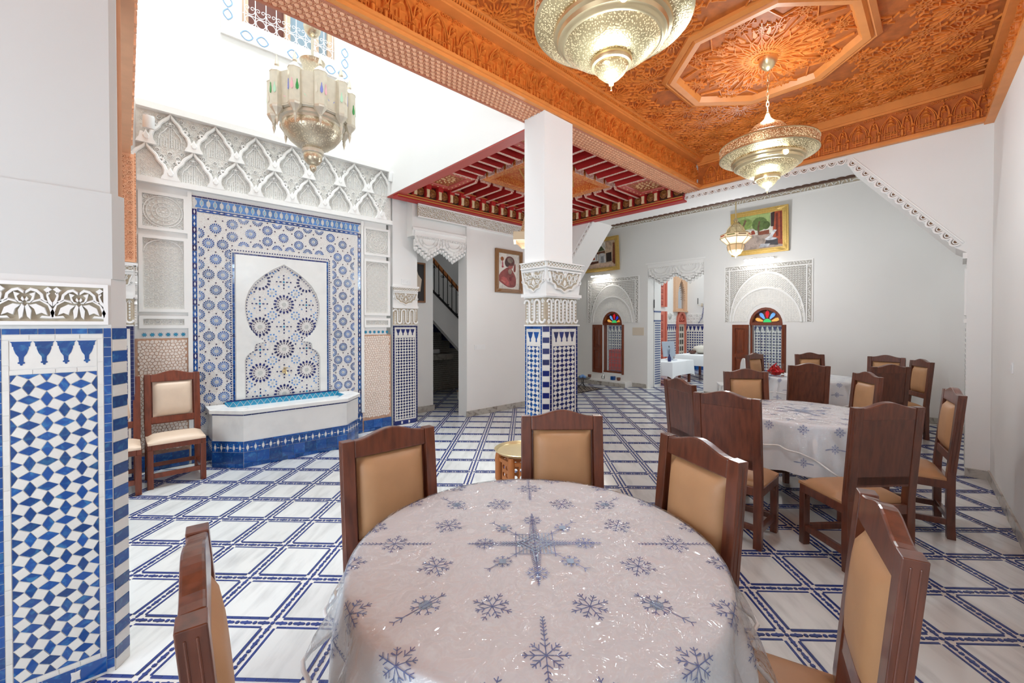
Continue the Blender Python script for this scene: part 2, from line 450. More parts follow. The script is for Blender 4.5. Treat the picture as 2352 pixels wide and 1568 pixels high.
# ================================================================ generic tile makers
def row_tiles(parent, M, x0, x1, y, hgt, n, m, name='border_tile', d=.004, gap=.0022, jit=.0):
    """n rectangular tiles in a row on the plane M, each an object"""
    w = (x1 - x0) / n; key = (name, round(w, 4), round(hgt, 4), m.name, d)
    if key not in row_tiles.c: row_tiles.c[key] = MB().box(-w / 2 + gap / 2, w / 2 - gap / 2, -hgt / 2 + gap / 2, hgt / 2 - gap / 2, -.003, d).mesh(name, m)
    for i in range(n):
        piece(name, row_tiles.c[key], M @ T(x0 + w * (i + .5), y + hgt / 2, random.uniform(-.0004, .0004)) @ wob(.012), parent)
row_tiles.c = {}
def col_tiles(parent, M, x, wd, y0, y1, n, ms, name='border_tile', d=.004):
    h = (y1 - y0) / n
    for i in range(n):
        m = ms[i % len(ms)]
        key = (name, round(wd, 4), round(h, 4), m.name, d)
        if key not in row_tiles.c: row_tiles.c[key] = MB().box(-wd / 2 + .001, wd / 2 - .001, -h / 2 + .0012, h / 2 - .0012, -.003, d).mesh(name, m)
        piece(name, row_tiles.c[key], M @ T(x + wd / 2, y0 + h * (i + .5)) @ wob(.012), parent)
def lozenges(parent, M, W, H, cols, rows, mb_, mw, indiv=True, d=.004, gap=.0011):
    """interlocking field of upright and lying lozenges with white parallelograms between"""
    w, h = W / cols, H / rows
    p, q = .36 * w, .62 * h; p2, q2 = h - q, w - p
    A = [(p, 0), (0, q), (-p, 0), (0, -q)]; B = [(q2, 0), (0, p2), (-q2, 0), (0, -p2)]
    Wh = [(p, 0), (w, p2), (w - p, h), (0, q)]; Wg = [(q2, 0), (w, q), (w - q2, h), (0, p2)]
    Wg = [(q2, 0), (w, q), (w - q2, h), (0, h - q)]
    cache = {}; st = [MB(), MB()]
    def put(poly, x, y, k, m):
        pl = [(a + x, b + y) for a, b in poly]
        c = clip(pl, 0, W, 0, H)
        if len(c) < 3: return
        ar = abs(sum(c[i][0] * c[(i + 1) % len(c)][1] - c[(i + 1) % len(c)][0] * c[i][1] for i in range(len(c)))) / 2
        if ar < w * h * .02: return
        if not indiv:
            st[0 if m is mb_ else 1].M = M; st[0 if m is mb_ else 1].prism(shrink(c, gap), -.002, d, 0, False); return
        nm = 'blue_tile' if m is mb_ else 'white_tile'
        if all(abs(u[0] - v[0]) < 1e-6 and abs(u[1] - v[1]) < 1e-6 for u, v in zip(sorted(c), sorted(pl))) and len(c) == len(pl):
            if k not in cache: cache[k] = MB().prism(shrink(poly, gap), -.003, d, 0, False).mesh(nm, m)
            me, mm = cache[k], M @ T(x, y) @ wob(.02)
        else:
            me = MB().prism(shrink([(a - x, b - y) for a, b in c], gap), -.003, d, 0, False).mesh(nm, m); mm = M @ T(x, y)
        piece(nm, me, mm, parent)
    for i in range(cols + 1):
        for j in range(rows + 1):
            ev = (i + j) % 2 == 0
            put(A if ev else B, i * w, j * h, ev, mb_)
            if i < cols and j < rows:
                put(Wh if ev else [(q2, 0), (w, h - p2 if 0 else q), (w - q2, h), (0, p2)] , i * w, j * h, ('w', ev), mw)
    if not indiv:
        st[0].build('blue_tile_field', mb_, parent)['kind'] = 'stuff'; st[1].build('white_tile_field', mw, parent)['kind'] = 'stuff'
DROP = [(-.5, 0), (.5, 0), (.42, -.06), (.40, -.2), (.34, -.22), (.34, -.3), (.25, -.5), (.12, -.64), (.1, -.84), (.16, -.86), (.16, -.91), (.06, -.93), (.06, -.98), (0, -1), (-.06, -.98), (-.06, -.93), (-.16, -.91), (-.16, -.86), (-.1, -.84), (-.12, -.64), (-.25, -.5), (-.34, -.3), (-.34, -.22), (-.40, -.2), (-.42, -.06)]
def drops(parent, M, W, top, hgt, n, m):
    w = W / n
    full = MB().prism([(a * w * .97, b * hgt) for a, b in DROP], -.003, .004).mesh('drop_tile', m)
    for i in range(n): piece('drop_tile', full, M @ T(w * (i + .5), top), parent)

def scroll(b, x0, x1, y0, y1, c, wd, h, m=0):
    """carved arabesque: rings, leaves and stems filling a rectangle with cells of about c"""
    nx = max(1, round((x1 - x0) / c)); ny = max(1, round((y1 - y0) / c)); cx = (x1 - x0) / nx; cy = (y1 - y0) / ny
    for i in range(nx):
        for j in range(ny):
            x = x0 + cx * (i + .5); y = y0 + cy * (j + .5); r = min(cx, cy) / 2
            if (i + j) % 2 == 0:
                b.ring(x, y, r * .62, wd, h, 8, m)
                for k in range(4):
                    a = pi / 4 + pi / 2 * k; b.frus([(x + r * .75 * cos(a), y + r * .75 * sin(a)), (x + r * 1.1 * cos(a + .25), y + r * 1.1 * sin(a + .25)), (x + r * 1.38 * cos(a), y + r * 1.38 * sin(a)), (x + r * 1.1 * cos(a - .25), y + r * 1.1 * sin(a - .25))], 0, h, .6, m)
                b.frus([(x + r * .3 * cos(pi / 3 * k), y + r * .3 * sin(pi / 3 * k)) for k in range(6)], 0, h, .6, m)
            else:
                for k in range(4):
                    a = pi / 2 * k
                    b.frus([(x + r * .14 * cos(a + 1), y + r * .14 * sin(a + 1)), (x + r * .5 * cos(a - .5), y + r * .5 * sin(a - .5)), (x + r * .95 * cos(a), y + r * .95 * sin(a)), (x + r * .5 * cos(a + .5), y + r * .5 * sin(a + .5))], 0, h, .6, m)
    return b
def tangle(b, x0, x1, y0, y1, s, wd, h, m=0, seed=1):
    """carved script-like tangle of short strokes"""
    R = random.Random(seed); nx = int((x1 - x0) / s); ny = max(1, int((y1 - y0) / s))
    for i in range(nx):
        for j in range(ny):
            x = x0 + (x1 - x0) * (i + .5) / nx; y = y0 + (y1 - y0) * (j + .5) / ny; a = R.choice([.6, -.6, 1.1, -1.1, 2.2]) + R.uniform(-.3, .3); l = s * .72
            p = [(x - l * cos(a), y - l * sin(a)), (x - l * .2 * cos(a) - l * .25 * sin(a), y - l * .2 * sin(a) + l * .25 * cos(a)), (x + l * .6 * cos(a), y + l * .6 * sin(a))]
            b.poly([(min(max(u, x0), x1), min(max(v, y0), y1)) for u, v in p], wd, h, m)
    return b

# ================================================================ the fountain wall (north side of the courtyard)
NY = 6.03
NM = frame((0, NY, 0), (1, 0, 0), (0, 0, 1))            # local x = X, y = height, z = towards the courtyard
b = MB()
b.box(-.6, 1.07, NY, 6.3, 0, 7.6).box(2.19, 2.95, NY, 6.3, 0, 7.6).box(1.07, 2.19, NY, 6.3, 0, 5.32).box(1.07, 2.19, NY, 6.3, 6.6, 7.6)
wall_n = struct('wall_north', b, WHITE, 'tall white courtyard wall faced with blue mosaic and carved stucco')
b = MB(NM)
b.box(.09, 3.02, 3.93, 4.0, 0, .1).box(.09, 3.02, 3.14, 3.2, 0, .07).box(.09, 3.02, 3.2, 3.93, 0, .012, 1)
for x0, x1 in ((.1, .52), (2.58, 3.0)):
    for y0, y1 in ((2.64, 3.06), (1.74, 2.58), (1.56, 1.70)):
        f = .035
        b.box(x0, x1, y0, y0 + f, 0, .03).box(x0, x1, y1 - f, y1, 0, .03).box(x0, x0 + f, y0 + f, y1 - f, 0, .03).box(x1 - f, x1, y0 + f, y1 - f, 0, .03)
        b.box(x0 + f, x1 - f, y0 + f, y1 - f, 0, .006, 1)
b.box(.52, .56, 0.3, 3.12, 0, .03).box(2.545, 2.585, .3, 3.12, 0, .03)
b.build('stucco_frame', [STUC, STUCB], wall_n)
# ogee lattice: two rows of pointed arches on little foot blocks
OG = [(.17, .05), (.168, .1), (.15, .155), (.118, .19), (.098, .215), (.09, .245), (.07, .275), (.04, .305), (.015, .335), (0, .37)]
og = MB()
path = [(x, y, .035) for x, y in OG] + [(-x, y, .035) for x, y in OG[-2::-1]]
og.tube(path, [.026, .022, .021, .02, .019, .019, .019, .018, .017, .013] + [.017, .018, .019, .019, .019, .02, .021, .022, .026], 6)
for s in (1, -1):
    og.tube([(s * .13 + .02 * cos(2 * pi * k / 8), .212 + .02 * sin(2 * pi * k / 8), .034) for k in range(8)], .012, 5, 0, True)
og_me = og.mesh('ogee_arch', STUC, 50)
fb = MB().prism([(-.085, 0), (.085, 0), (.075, .03), (.058, .055), (.05, .11), (.03, .115), (0, .085), (-.03, .115), (-.05, .11), (-.058, .055), (-.075, .03)], 0, .062)
fb.frus([(0, .14), (.03, .075), (.022, .045), (0, .035), (-.022, .045), (-.03, .075)], .062, .07, .7)
fb_me = fb.mesh('foot_block', STUC)
fil = MB(NM)
AW = .412
for row, (zb, off) in enumerate(((3.2, .165), (3.56, .375))):
    for k in range(-1, 8):
        x = off + AW * k
        if .1 < x < 3.0: piece('ogee_arch', og_me, NM @ T(x, zb, .01), wall_n)
        xv = x + AW / 2
        if .16 < xv < 2.98: piece('foot_block', fb_me, NM @ T(xv, zb, .01), wall_n)
        if .2 < x < 2.95:                        # kufic columns inside each arch
            for dx, h0 in ((0, .22), (.045, .12), (-.045, .12), (.09, .09), (-.09, .09)):
                fil.bar((x + dx - .008, zb + .01, .012), (x + dx - .008, zb + h0, .012), .009, .015); fil.bar((x + dx + .008, zb + .01, .012), (x + dx + .008, zb + h0, .012), .009, .015)
            for s in (1, -1):
                fil.poly([(x + s * .1, zb + .09, .012), (x + s * .09, zb + .14, .012), (x + s * .055, zb + .18, .012), (x + s * .03, zb + .22, .012), (x, zb + .25, .012)], .012, .024)
                fil.ring(x + s * .022, zb + .26, .015, .008, .022, 8, 0, .012)
            fil.ring(x, zb + .235, .016, .009, .024, 8, 0, .012)
            fil.frus([(x, zb + .3), (x + .02, zb + .275), (x, zb + .25), (x - .02, zb + .275)], .012, .034, .6)
        for dx, dy in ((-.07, .26), (.07, .26), (0, .3), (-.045, .2), (.045, .2), (-.11, .32), (.11, .32)):
            if .14 < xv + dx < 2.97 and zb + dy < 3.9:
                fil.ring(xv + dx, zb + dy, .021, .009, .02, 9, 0, .012); fil.frus([(xv + dx + .009 * cos(a), zb + dy + .009 * sin(a)) for a in (0, 1.57, 3.14, 4.71)], .012, .03, .7)
fil.M = NM @ T(0, 0, .012)
scroll(fil, .12, 3.0, 3.21, 3.92, .06, .006, .007)
fil.build('filigree', STUC, wall_n, kind='stuff')
# carved side panels
for x0, x1 in ((.135, .485), (2.615, 2.965)):
    fil = MB(NM @ T(0, 0, .006))
    cx, cy = (x0 + x1) / 2, 2.85
    for r, n_, wd in ((.168, 28, .011), (.145, 24, .006), (.06, 16, .008), (.1, 20, .005)): fil.ring(cx, cy, r, wd, .016, n_)
    for r, n_, s_ in ((.155, 20, .007), (.122, 16, .014), (.08, 12, .013), (.034, 8, .013), (.0, 1, .02)):
        for k in range(n_):
            a = 2 * pi * k / n_; x, y = cx + r * cos(a), cy + r * sin(a)
            fil.frus([(x + s_ * 1.1 * cos(a), y + s_ * 1.1 * sin(a)), (x + s_ * .7 * cos(a + 1.57), y + s_ * .7 * sin(a + 1.57)), (x - s_ * 1.1 * cos(a), y - s_ * 1.1 * sin(a)), (x + s_ * .7 * cos(a - 1.57), y + s_ * .7 * sin(a - 1.57))], 0, .014, .6)
    for sx in (-1, 1):
        for sy in (-1, 1):
            fil.ring(cx + sx * .145, cy + sy * .145, .022, .007, .014, 9)
            for dx, dy in ((.1, .16), (.16, .1), (.05, .17), (.17, .05), (.16, .16)): fil.ring(cx + sx * dx, cy + sy * dy, .011, .006, .013, 6)
    scroll(fil, x0 + .01, x1 - .01, 1.79, 2.46, .043, .007, .009)
    fil.poly([(cx + (x1 - x0) / 2 * .96 * cos(pi * k / 16), 2.4 + .14 * sin(pi * k / 16), 0) for k in range(17)], .01, .018)
    scroll(fil, x0 + .005, x1 - .005, 2.47, 2.54, .036, .006, .012)
    scroll(fil, x0 + .005, x1 - .005, 1.6, 1.66, .05, .009, .014)
    fil.build('arabesque_relief', STUC, wall_n, kind='stuff')
# band of small turquoise flowers
flw = MB().frus([(.027 * (1 if k % 2 else .55) * cos(pi * k / 8), .027 * (1 if k % 2 else .55) * sin(pi * k / 8)) for k in range(16)], 0, .006, .9).mesh('flower_tile', TURQ)
for x0, x1 in ((.11, .51), (2.585, 2.99)):
    for k in range(6): piece('flower_tile', flw, NM @ T(x0 + (x1 - x0) * (k + .5) / 6, 1.49), wall_n)
# beige net of irregular tesserae in brown mortar
NET = mat('beige_tessera', (242, 228, 216), 0.6, noise=(30, .05)); NETD = mat('brown_mortar', (200, 160, 134), 0.9, noise=(30, .15))
RR = random.Random(3)
for x0, x1 in ((.085, .51), (2.56, 3.0)):
    n = MB(NM); n.box(x0 - .02, x1 + .02, .02, 1.45, 0, .004, 1)
    c = .034; nx = int((x1 - x0) / c) + 1; ny = int(1.22 / c) + 1
    P = {(i, j): (x0 + (x1 - x0) * (i + .5 + (.25 if j % 2 else -.25)) / nx + RR.uniform(-.32, .32) * c, .21 + 1.22 * (j + .5) / ny + RR.uniform(-.32, .32) * c) for i in range(-1, nx + 1) for j in range(-1, ny + 1)}
    for i in range(nx):
        for j in range(ny):
            px_, py_ = P[(i, j)]; cell = [(px_ - c, py_ - c), (px_ + c, py_ - c), (px_ + c, py_ + c), (px_ - c, py_ + c)]
            for di in (-2, -1, 0, 1, 2):
                for dj in (-2, -1, 0, 1, 2):
                    o_ = P.get((i + di, j + dj))
                    if not o_ or (di == 0 and dj == 0): continue
                    dx, dy = o_[0] - px_, o_[1] - py_; lim = (dx * dx + dy * dy) / 2; new = []
                    for k in range(len(cell)):
                        a_, b_ = cell[k - 1], cell[k]
                        da = lim - ((a_[0] - px_) * dx + (a_[1] - py_) * dy); db = lim - ((b_[0] - px_) * dx + (b_[1] - py_) * dy)
                        if da >= 0: new.append(a_)
                        if (da >= 0) != (db >= 0): t_ = da / (da - db); new.append((a_[0] + (b_[0] - a_[0]) * t_, a_[1] + (b_[1] - a_[1]) * t_))
                    cell = new or cell
            cell = clip(cell, x0, x1, .2, 1.44)
            if len(cell) >= 3: n.frus(shrink(cell, .0015), .004, .01, .86)
    n.build('tesserae_net', [NET, NETD], wall_n, kind='stuff')
# --- mosaic field
b = MB(NM)
FIELD = mat('mosaic_field_white', (232, 230, 226), 0.3, second=((206, 196, 190), 130, .52, .6))
b.box(.56, 2.545, .3, 3.1, 0, .008)
b.build('mosaic_ground', FIELD, wall_n)
LZ = NM @ T(0, 0, .008)
lens_w = MB().frus([(-.008, 0), (0, .016), (.008, 0), (0, -.016)], .003, .0055, .9)
for x in (.585, 2.52):
    col_tiles(wall_n, LZ, x - .022, .044, .3, 2.94, 38, [BLUE, NAVY, BLUE])
for y in (2.91,): row_tiles(wall_n, LZ, .61, 2.5, y, .04, 28, BLUE)
row_tiles(wall_n, LZ, .56, 2.545, 3.075, .016, 40, NAVY)
wl = MB(LZ)
for x in (.585, 2.52):
    for k in range(38): y = .3 + 2.64 * (k + .5) / 38; wl.frus([(x - .009, y), (x, y + .028), (x + .009, y), (x, y - .028)], .004, .0055, .9)
for k in range(28): x = .61 + 1.89 * (k + .5) / 28; wl.frus([(x - .027, 2.93), (x, 2.938), (x + .027, 2.93), (x, 2.922)], .004, .0055, .9)
wl.build('white_lens_tiles', WTILE, wall_n, kind='stuff')
# interlocking merlon band over the field
mer = [(-.03, 0), (.03, 0), (.026, .018), (.014, .03), (.012, .05), (.006, .06), (-.006, .06), (-.012, .05), (-.014, .03), (-.026, .018)]
mu = MB().prism(mer, 0, .005).mesh('merlon_tile', LBLUE); mu2 = MB().prism([(x, -y) for x, y in mer], 0, .005).mesh('merlon_tile', LBLUE)
eye = MB().frus([(.012 * cos(pi * k / 4), .028 * sin(pi * k / 4)) for k in range(8)], 0, .005, .9).mesh('lens_tile', PALEB)
for k in range(30):
    x = .59 + 1.93 * (k + .5) / 30
    piece('merlon_tile', mu, LZ @ T(x, 2.962), wall_n); piece('merlon_tile', mu2, LZ @ T(x, 3.068), wall_n)
    if k % 2: piece('lens_tile', eye, LZ @ T(x - .032, 3.015), wall_n)
# rosettes
def rosette_mb(a0=0, a1=16):
    r = MB()
    for k in range(a0, a1):
        a = 2 * pi * (k + .5) / 16
        def P(rr, da): return (rr * cos(a + da), rr * sin(a + da))
        r.frus([P(.044, -.14), P(.0575, -.1), P(.061, 0), P(.0575, .1), P(.044, .14), P(.04, 0)], 0, .005, .9, 0)
        r.frus([P(.02, -.05), P(.037, -.15), P(.0385, 0), P(.037, .15), P(.02, .05)], 0, .004, .85, 1)
    if a1 - a0 == 16: r.frus([(.013 * cos(pi * k / 4), .013 * sin(pi * k / 4)) for k in range(8)], 0, .005, .8, 2)
    return r
RMAT = [BLUE, LBLUE, GREYT]
ros = rosette_mb().mesh('rosette', RMAT); rosh = rosette_mb(0, 8).mesh('half_rosette', RMAT)
dots = MB(LZ)
def dot(x, y, r=.0085): dots.frus([(x + r * cos(pi * k / 4 + .39), y + r * sin(pi * k / 4 + .39)) for k in range(8)], 0, .005, .9)
PX = .354; PZ = .365
def strip_v(xc, z0, z1, ph):
    k = 0; z = ph
    while z < z1 + .2:
        for t, zz in ((0, z), (1, z + PZ / 2)):
            if t == 0:
                for s in (-1, 1):
                    if z0 + .04 < zz < z1 - .04: piece('rosette', ros, LZ @ T(xc + s * .07, zz), wall_n)
                    dot(xc + s * .165, zz) if z0 < zz < z1 else None
            else:
                if z0 + .05 < zz < z1 - .04: piece('rosette', ros, LZ @ T(xc, zz), wall_n)
                for s in (-1, 1):
                    for q in (-.075, .075):
                        if zz + q > 2.6 and s * (1.515 - xc) > 0:
                            if zz + q < 2.84: piece('rosette', ros, LZ @ T(xc + s * .168, zz + q), wall_n)
                        elif z0 < zz + q - .05 and zz + q + .05 < z1: piece('half_rosette', rosh, LZ @ T(xc + s * (.145 if s * (1.515 - xc) > 0 else .165), zz + q) @ RZ(pi / 2 if s > 0 else -pi / 2), wall_n)
                    for dx, dz in ((.105, 0), (.07, .1), (.07, -.1)):
                        if z0 < zz + dz < z1: dot(xc + s * dx, zz + dz)
            for dz in (.085, -.085):
                if t == 1 and z0 < zz + dz < z1: dot(xc, zz + dz)
        z += PZ
strip_v(.785, .34, 2.86, .37); strip_v(2.28, .34, 2.86, .37)
def strip_h(zc, x0, x1, ph):
    x = ph
    while x < x1:
        for t, xx in ((0, x), (1, x + .185)):
            if not x0 < xx < x1: continue
            if t == 0:
                for s in (-1, 1): piece('rosette', ros, LZ @ T(xx, zc + s * .07), wall_n); dot(xx, zc + s * .165)
            else:
                piece('rosette', ros, LZ @ T(xx, zc), wall_n)
                for s in (-1, 1):
                    for q in (-.075, .075): piece('half_rosette', rosh, LZ @ T(xx + q, zc + s * .165) @ RZ(pi if s > 0 else 0), wall_n)
                    for dx in (-.1, .1): dot(xx + dx, zc + s * .07)
                    dot(xx, zc + s * .1)
        x += .37
strip_h(2.73, 1.0, 2.0, 1.33 - .37)
dots.build('dark_dot_tiles', DARKT, wall_n, kind='stuff')
# frame of the inner marble panel
for x in (.96, 2.066): col_tiles(wall_n, LZ, x - .012, .024, .6, 2.48, 40, [BLUE])
row_tiles(wall_n, LZ, .972, 2.054, 2.462, .02, 22, NAVY)
sq = MB(LZ)
for k in range(66):
    y = .62 + 1.9 * k / 66
    for x in (.932, 2.094): sq.box(x - .007, x + .007, y - .007, y + .007, 0, .004)
for k in range(40): x = .95 + 1.13 * k / 39; sq.box(x - .007, x + .007, 2.503, 2.517, 0, .004)
AR = [(.445, .6), (.445, 1.16), (.43, 1.2), (.395, 1.245), (.345, 1.275), (.335, 1.345), (.31, 1.365), (.225, 1.375), (.25, 1.405), (.32, 1.46), (.385, 1.55), (.425, 1.66), (.442, 1.78), (.435, 1.9), (.4, 2.02), (.335, 2.13), (.245, 2.22), (.13, 2.31), (0, 2.385)]
CXF = 1.515
slab = MB(NM)
slab.prism([(CXF - .535, .6)] + [(CXF - x, y) for x, y in AR] + [(CXF, 2.46), (CXF - .535, 2.46)], .008, .03)
slab.prism([(CXF + .535, .6)] + [(CXF + x, y) for x, y in AR] + [(CXF, 2.46), (CXF + .535, 2.46)], .008, .03)
slab.build('marble_surround', MARBW, wall_n)
out = [(x - .02 if x > .02 else 0, y - (.02 if y > 2 else 0)) for x, y in AR]
for s in (-1, 1):                       # dotted outline just inside the arch
    acc = 0
    for (xa, ya), (xb, yb) in zip(out[:-1], out[1:]):
        l = hypot(xb - xa, yb - ya); t = acc
        while t < l:
            x, y = xa + (xb - xa) * t / l, ya + (yb - ya) * t / l; sq.box(CXF + s * x - .006, CXF + s * x + .006, y - .006, y + .006, 0, .004); t += .036
        acc = t - l
sq.build('dark_square_tiles', NAVY, wall_n, kind='stuff')
def in_arch(x, y, mg=.03):
    x = abs(x - CXF)
    for (xa, ya), (xb, yb) in zip(AR[:-1], AR[1:]):
        if ya <= y <= yb and yb > ya: return x < xa + (xb - xa) * (y - ya) / (yb - ya) - mg
    return False
def ray_star():
    r = MB()
    for k in range(16):
        a = 2 * pi * k / 16
        def P(rr, w_): return (rr * cos(a) - w_ * sin(a), rr * sin(a) + w_ * cos(a))
        r.frus([P(.086, -.0115), P(.118, -.0115), P(.126, 0), P(.118, .0115), P(.086, .0115), P(.092, 0)], 0, .005, .9, 0)
        r.frus([P(.056, 0), P(.08, -.008), P(.08, .008)], 0, .004, .9, 1)
    r.frus([(.027 * cos(pi * k / 4 + .39), .027 * sin(pi * k / 4 + .39)) for k in range(8)], 0, .004, .95, 2)
    return r
rs = ray_star().mesh('ray_star', [NAVY, DARKT, GREYT])
cr = MB()
for k in range(4):
    a = pi / 2 * k
    def P(rr, w_): return (rr * cos(a) - w_ * sin(a), rr * sin(a) + w_ * cos(a))
    cr.frus([P(.024, 0), P(.032, -.009), P(.052, -.006), P(.052, .006), P(.032, .009)], 0, .005, .9, 0)
cr.frus([(.013 * cos(pi * k / 4), .013 * sin(pi * k / 4)) for k in range(8)], 0, .005, .9, 1)
cr_me = cr.mesh('cross_motif', [NAVY, TURQ])
dl = MB(LZ); dg = MB(LZ); dn = MB(LZ)
for i in range(-2, 3):
    for j in range(-1, 8):
        x, y = CXF + i * .275, .70 + j * .2915
        if (i + j) % 2 == 0:
            if in_arch(x, y, .07): piece('ray_star', rs, LZ @ T(x, y), wall_n)
            elif in_arch(x, y, -.06):          # star cut by the edge of the arch
                for k in range(16):
                    a = 2 * pi * k / 16
                    if in_arch(x + .12 * cos(a), y + .12 * sin(a), .025):
                        dn.frus([(x + r_ * cos(a) - w_ * sin(a), y + r_ * sin(a) + w_ * cos(a)) for r_, w_ in ((.088, -.011), (.12, -.011), (.126, 0), (.12, .011), (.088, .011))], 0, .005, .9)
        elif in_arch(x, y, .05): piece('cross_motif', cr_me, LZ @ T(x, y), wall_n)
        if (i + j) % 2:
            for k in range(8):
                a = pi / 4 * k; u, v = x + .083 * cos(a), y + .083 * sin(a)
                if in_arch(u, v): (dn if k % 2 == 0 else dl).frus([(u + .0105 * cos(pi * q / 3 + a), v + .0105 * sin(pi * q / 3 + a)) for q in range(6)], 0, .004, .9)
        gx, gy = x + .1375, y + .146
        if in_arch(gx, gy, .035): dg.frus([(gx + .015 * cos(pi * k / 4 + .39), gy + .015 * sin(pi * k / 4 + .39)) for k in range(8)], 0, .004, .9)
        for k in range(8):
            a = pi / 4 * k + .39
            for rr, mbx in ((.047, dl),):
                px_, py_ = gx + rr * cos(a), gy + rr * sin(a)
                if in_arch(px_, py_): mbx.frus([(px_ + .0115 * cos(pi * q / 3 + a), py_ + .0115 * sin(pi * q / 3 + a)) for q in range(6)], 0, .004, .9)
        for dx, dy in ((.1375, .06), (.1375, .232), (.06, .146), (.215, .146)):
            if in_arch(x + dx, y + dy) and (i + j) % 2 == 0: dn.frus([(x + dx + .0115 * cos(pi * q / 3), y + dy + .0115 * sin(pi * q / 3)) for q in range(6)], 0, .004, .9)
dl.build('pale_dot_tiles', LBLUE, wall_n, kind='stuff'); dg.build('grey_dot_tiles', GREYT, wall_n, kind='stuff'); dn.build('navy_dot_tiles', NAVY, wall_n, kind='stuff')
# tiled skirting
def skirting(parent, M, L, lens=True):
    n = max(1, round(L / .13))
    row_tiles(parent, M, 0, L, .0, .045, max(1, round(L / .09)), BLUE, 'skirting_tile', .006)
    row_tiles(parent, M, 0, L, .045, .125, n, BLUE, 'skirting_tile', .006)
    if lens:
        k = max(1, round(L / .075)); w_ = L / k
        row_tiles(parent, M, 0, L, .172, .1, k, BLUE, 'skirting_tile', .006)
        row_tiles(parent, M, 0, L, .272, .022, max(1, round(L / .1)), BLUE, 'skirting_tile', .006)
        lw = MB(M)
        for i in range(k):
            x = w_ * i + w_ / 2; lw.frus([(x + .014 * cos(pi * q / 4 + .39), .222 + .027 * sin(pi * q / 4 + .39)) for q in range(8)], .006, .0075, .9)
            lw.frus([(x + w_ / 2 - .02, .222), (x + w_ / 2, .228), (x + w_ / 2 + .02, .222), (x + w_ / 2, .216)], .006, .0075, .9)
            lw.frus([(x - .004, .25), (x, .268), (x + .004, .25)], .006, .0075, .9); lw.frus([(x - .004, .194), (x, .176), (x + .004, .194)], .006, .0075, .9)
        lw.build('white_lens_tiles', WTILE, parent, kind='stuff')
skirting(wall_n, frame((.08, NY - .012, 0), (1, 0, 0), (0, 0, 1)), .44, False)
skirting(wall_n, frame((.54, NY - .012, 0), (1, 0, 0), (0, 0, 1)), .2)
skirting(wall_n, frame((2.36, NY - .012, 0), (1, 0, 0), (0, 0, 1)), .2)
skirting(wall_n, frame((2.58, NY - .012, 0), (1, 0, 0), (0, 0, 1)), .44, False)

# ---- fountain basin
ft = thing('wall_fountain', 'white marble wall fountain basin with blue tiled foot and turquoise lining', 'fountain', (1.53, 5.73, 0))
PL = [(.70, 6.01), (.70, 5.70), (.95, 5.43), (2.1, 5.43), (2.36, 5.70), (2.36, 6.01)]
inn = [(.86, 6.0), (.86, 5.76), (1.02, 5.57), (2.04, 5.57), (2.2, 5.76), (2.2, 6.0)]
b = MB(); b.prism(PL, 0, .6); b.build('body', MARBW, ft)
b = MB()
ov = [(.67, 6.01), (.67, 5.69), (.94, 5.40), (2.11, 5.40), (2.39, 5.69), (2.39, 6.01)]
for k in range(5):
    q = [ov[k], ov[k + 1], inn[k + 1], inn[k]]; b.prism(q, .6, .645)
b.build('rim', MARBW, ft, bevel=.006)
b = MB()
for k in range(5): b.prism([inn[k], inn[k + 1], (inn[k + 1][0] * .98 + 1.53 * .02, inn[k + 1][1] + .01), (inn[k][0] * .98 + 1.53 * .02, inn[k][1] + .01)], .42, .642)
b.box(.86, 2.2, 5.99, 6.005, .42, .668)
b.build('lining', TURQ, ft)
lz = MB(frame((.87, 5.99, .55), (1, 0, 0), (0, 0, 1)))
for i in range(18): lz.bar((i * .073, 0), (i * .073 + .073, .115), .004, .003); lz.bar((i * .073 + .073, 0), (i * .073, .115), .004, .003)
row_tiles(ft, frame((.87, 5.99, 0), (1, 0, 0), (0, 0, 1)), 0, 1.32, .666, .016, 16, NAVY, 'edge_tile', .006)
lz.build('lining_joints', WTILE, ft, kind='stuff')
wt = mat('pool_water', (28, 132, 176), 0.03, coat=.5)
MB().prism([(x * .985 + 1.53 * .015, y * .985 + 5.8 * .015) for x, y in inn], .56, .575).build('water', wt, ft)
for (xa, ya), (xb, yb) in zip(PL[:-1], PL[1:]):
    L_ = hypot(xb - xa, yb - ya); M = frame((xa, ya, 0), (xb - xa, yb - ya, 0), (0, 0, 1))
    skirting(ft, M, L_)
    row_tiles(ft, M, 0, L_, .582, .014, max(2, round(L_ / .075)), NAVY, 'edge_tile', .004)
b = MB(); b.lathe([(.03, 0), (.03, .008), (.014, .012), (.012, .05)], 12)
b.tube([(0, 0, .04), (0, .01, .07), (0, 0, .09), (0, -.03, .1)], [.012, .013, .012, .011], 8); b.tube([(0, .01, .06), (0, .05, .065)], .007, 6); b.tube([(-.025, .05, .065), (.025, .05, .065)], .008, 6)
b.M = None
sp = b.build('spout_tap', BRASS, None, smooth=40, local=True)
sp.matrix_basis = NM @ T(1.515, .99, .008); tag(sp, 'small brass tap on the star mosaic above the basin', 'tap')
# ================================================================ courtyard walls above the arcades
b = MB()
b.box(2.95, 3.12, 2.93, 6.03, 3.57, 7.6)
cw = struct('wall_courtyard_east', b, WHITE, 'plain white upper courtyard wall over the red painted gallery ceiling')
b = MB(); b.box(2.955, 3.1, 2.93, 6.0, 3.555, 3.57); b.build('fascia_board', REDF, cw)
b = MB().box(-.3, 2.95, 2.8, 2.93, 4.05, 7.6)
struct('wall_courtyard_south', b, WHITE, 'white upper courtyard wall above the cedar beam')
b = MB().box(-.3, -.06, 2.9, 6.03, 3.3, 7.6)
struct('wall_courtyard_west', b, WHITE, 'white upper courtyard wall above the left arcade')
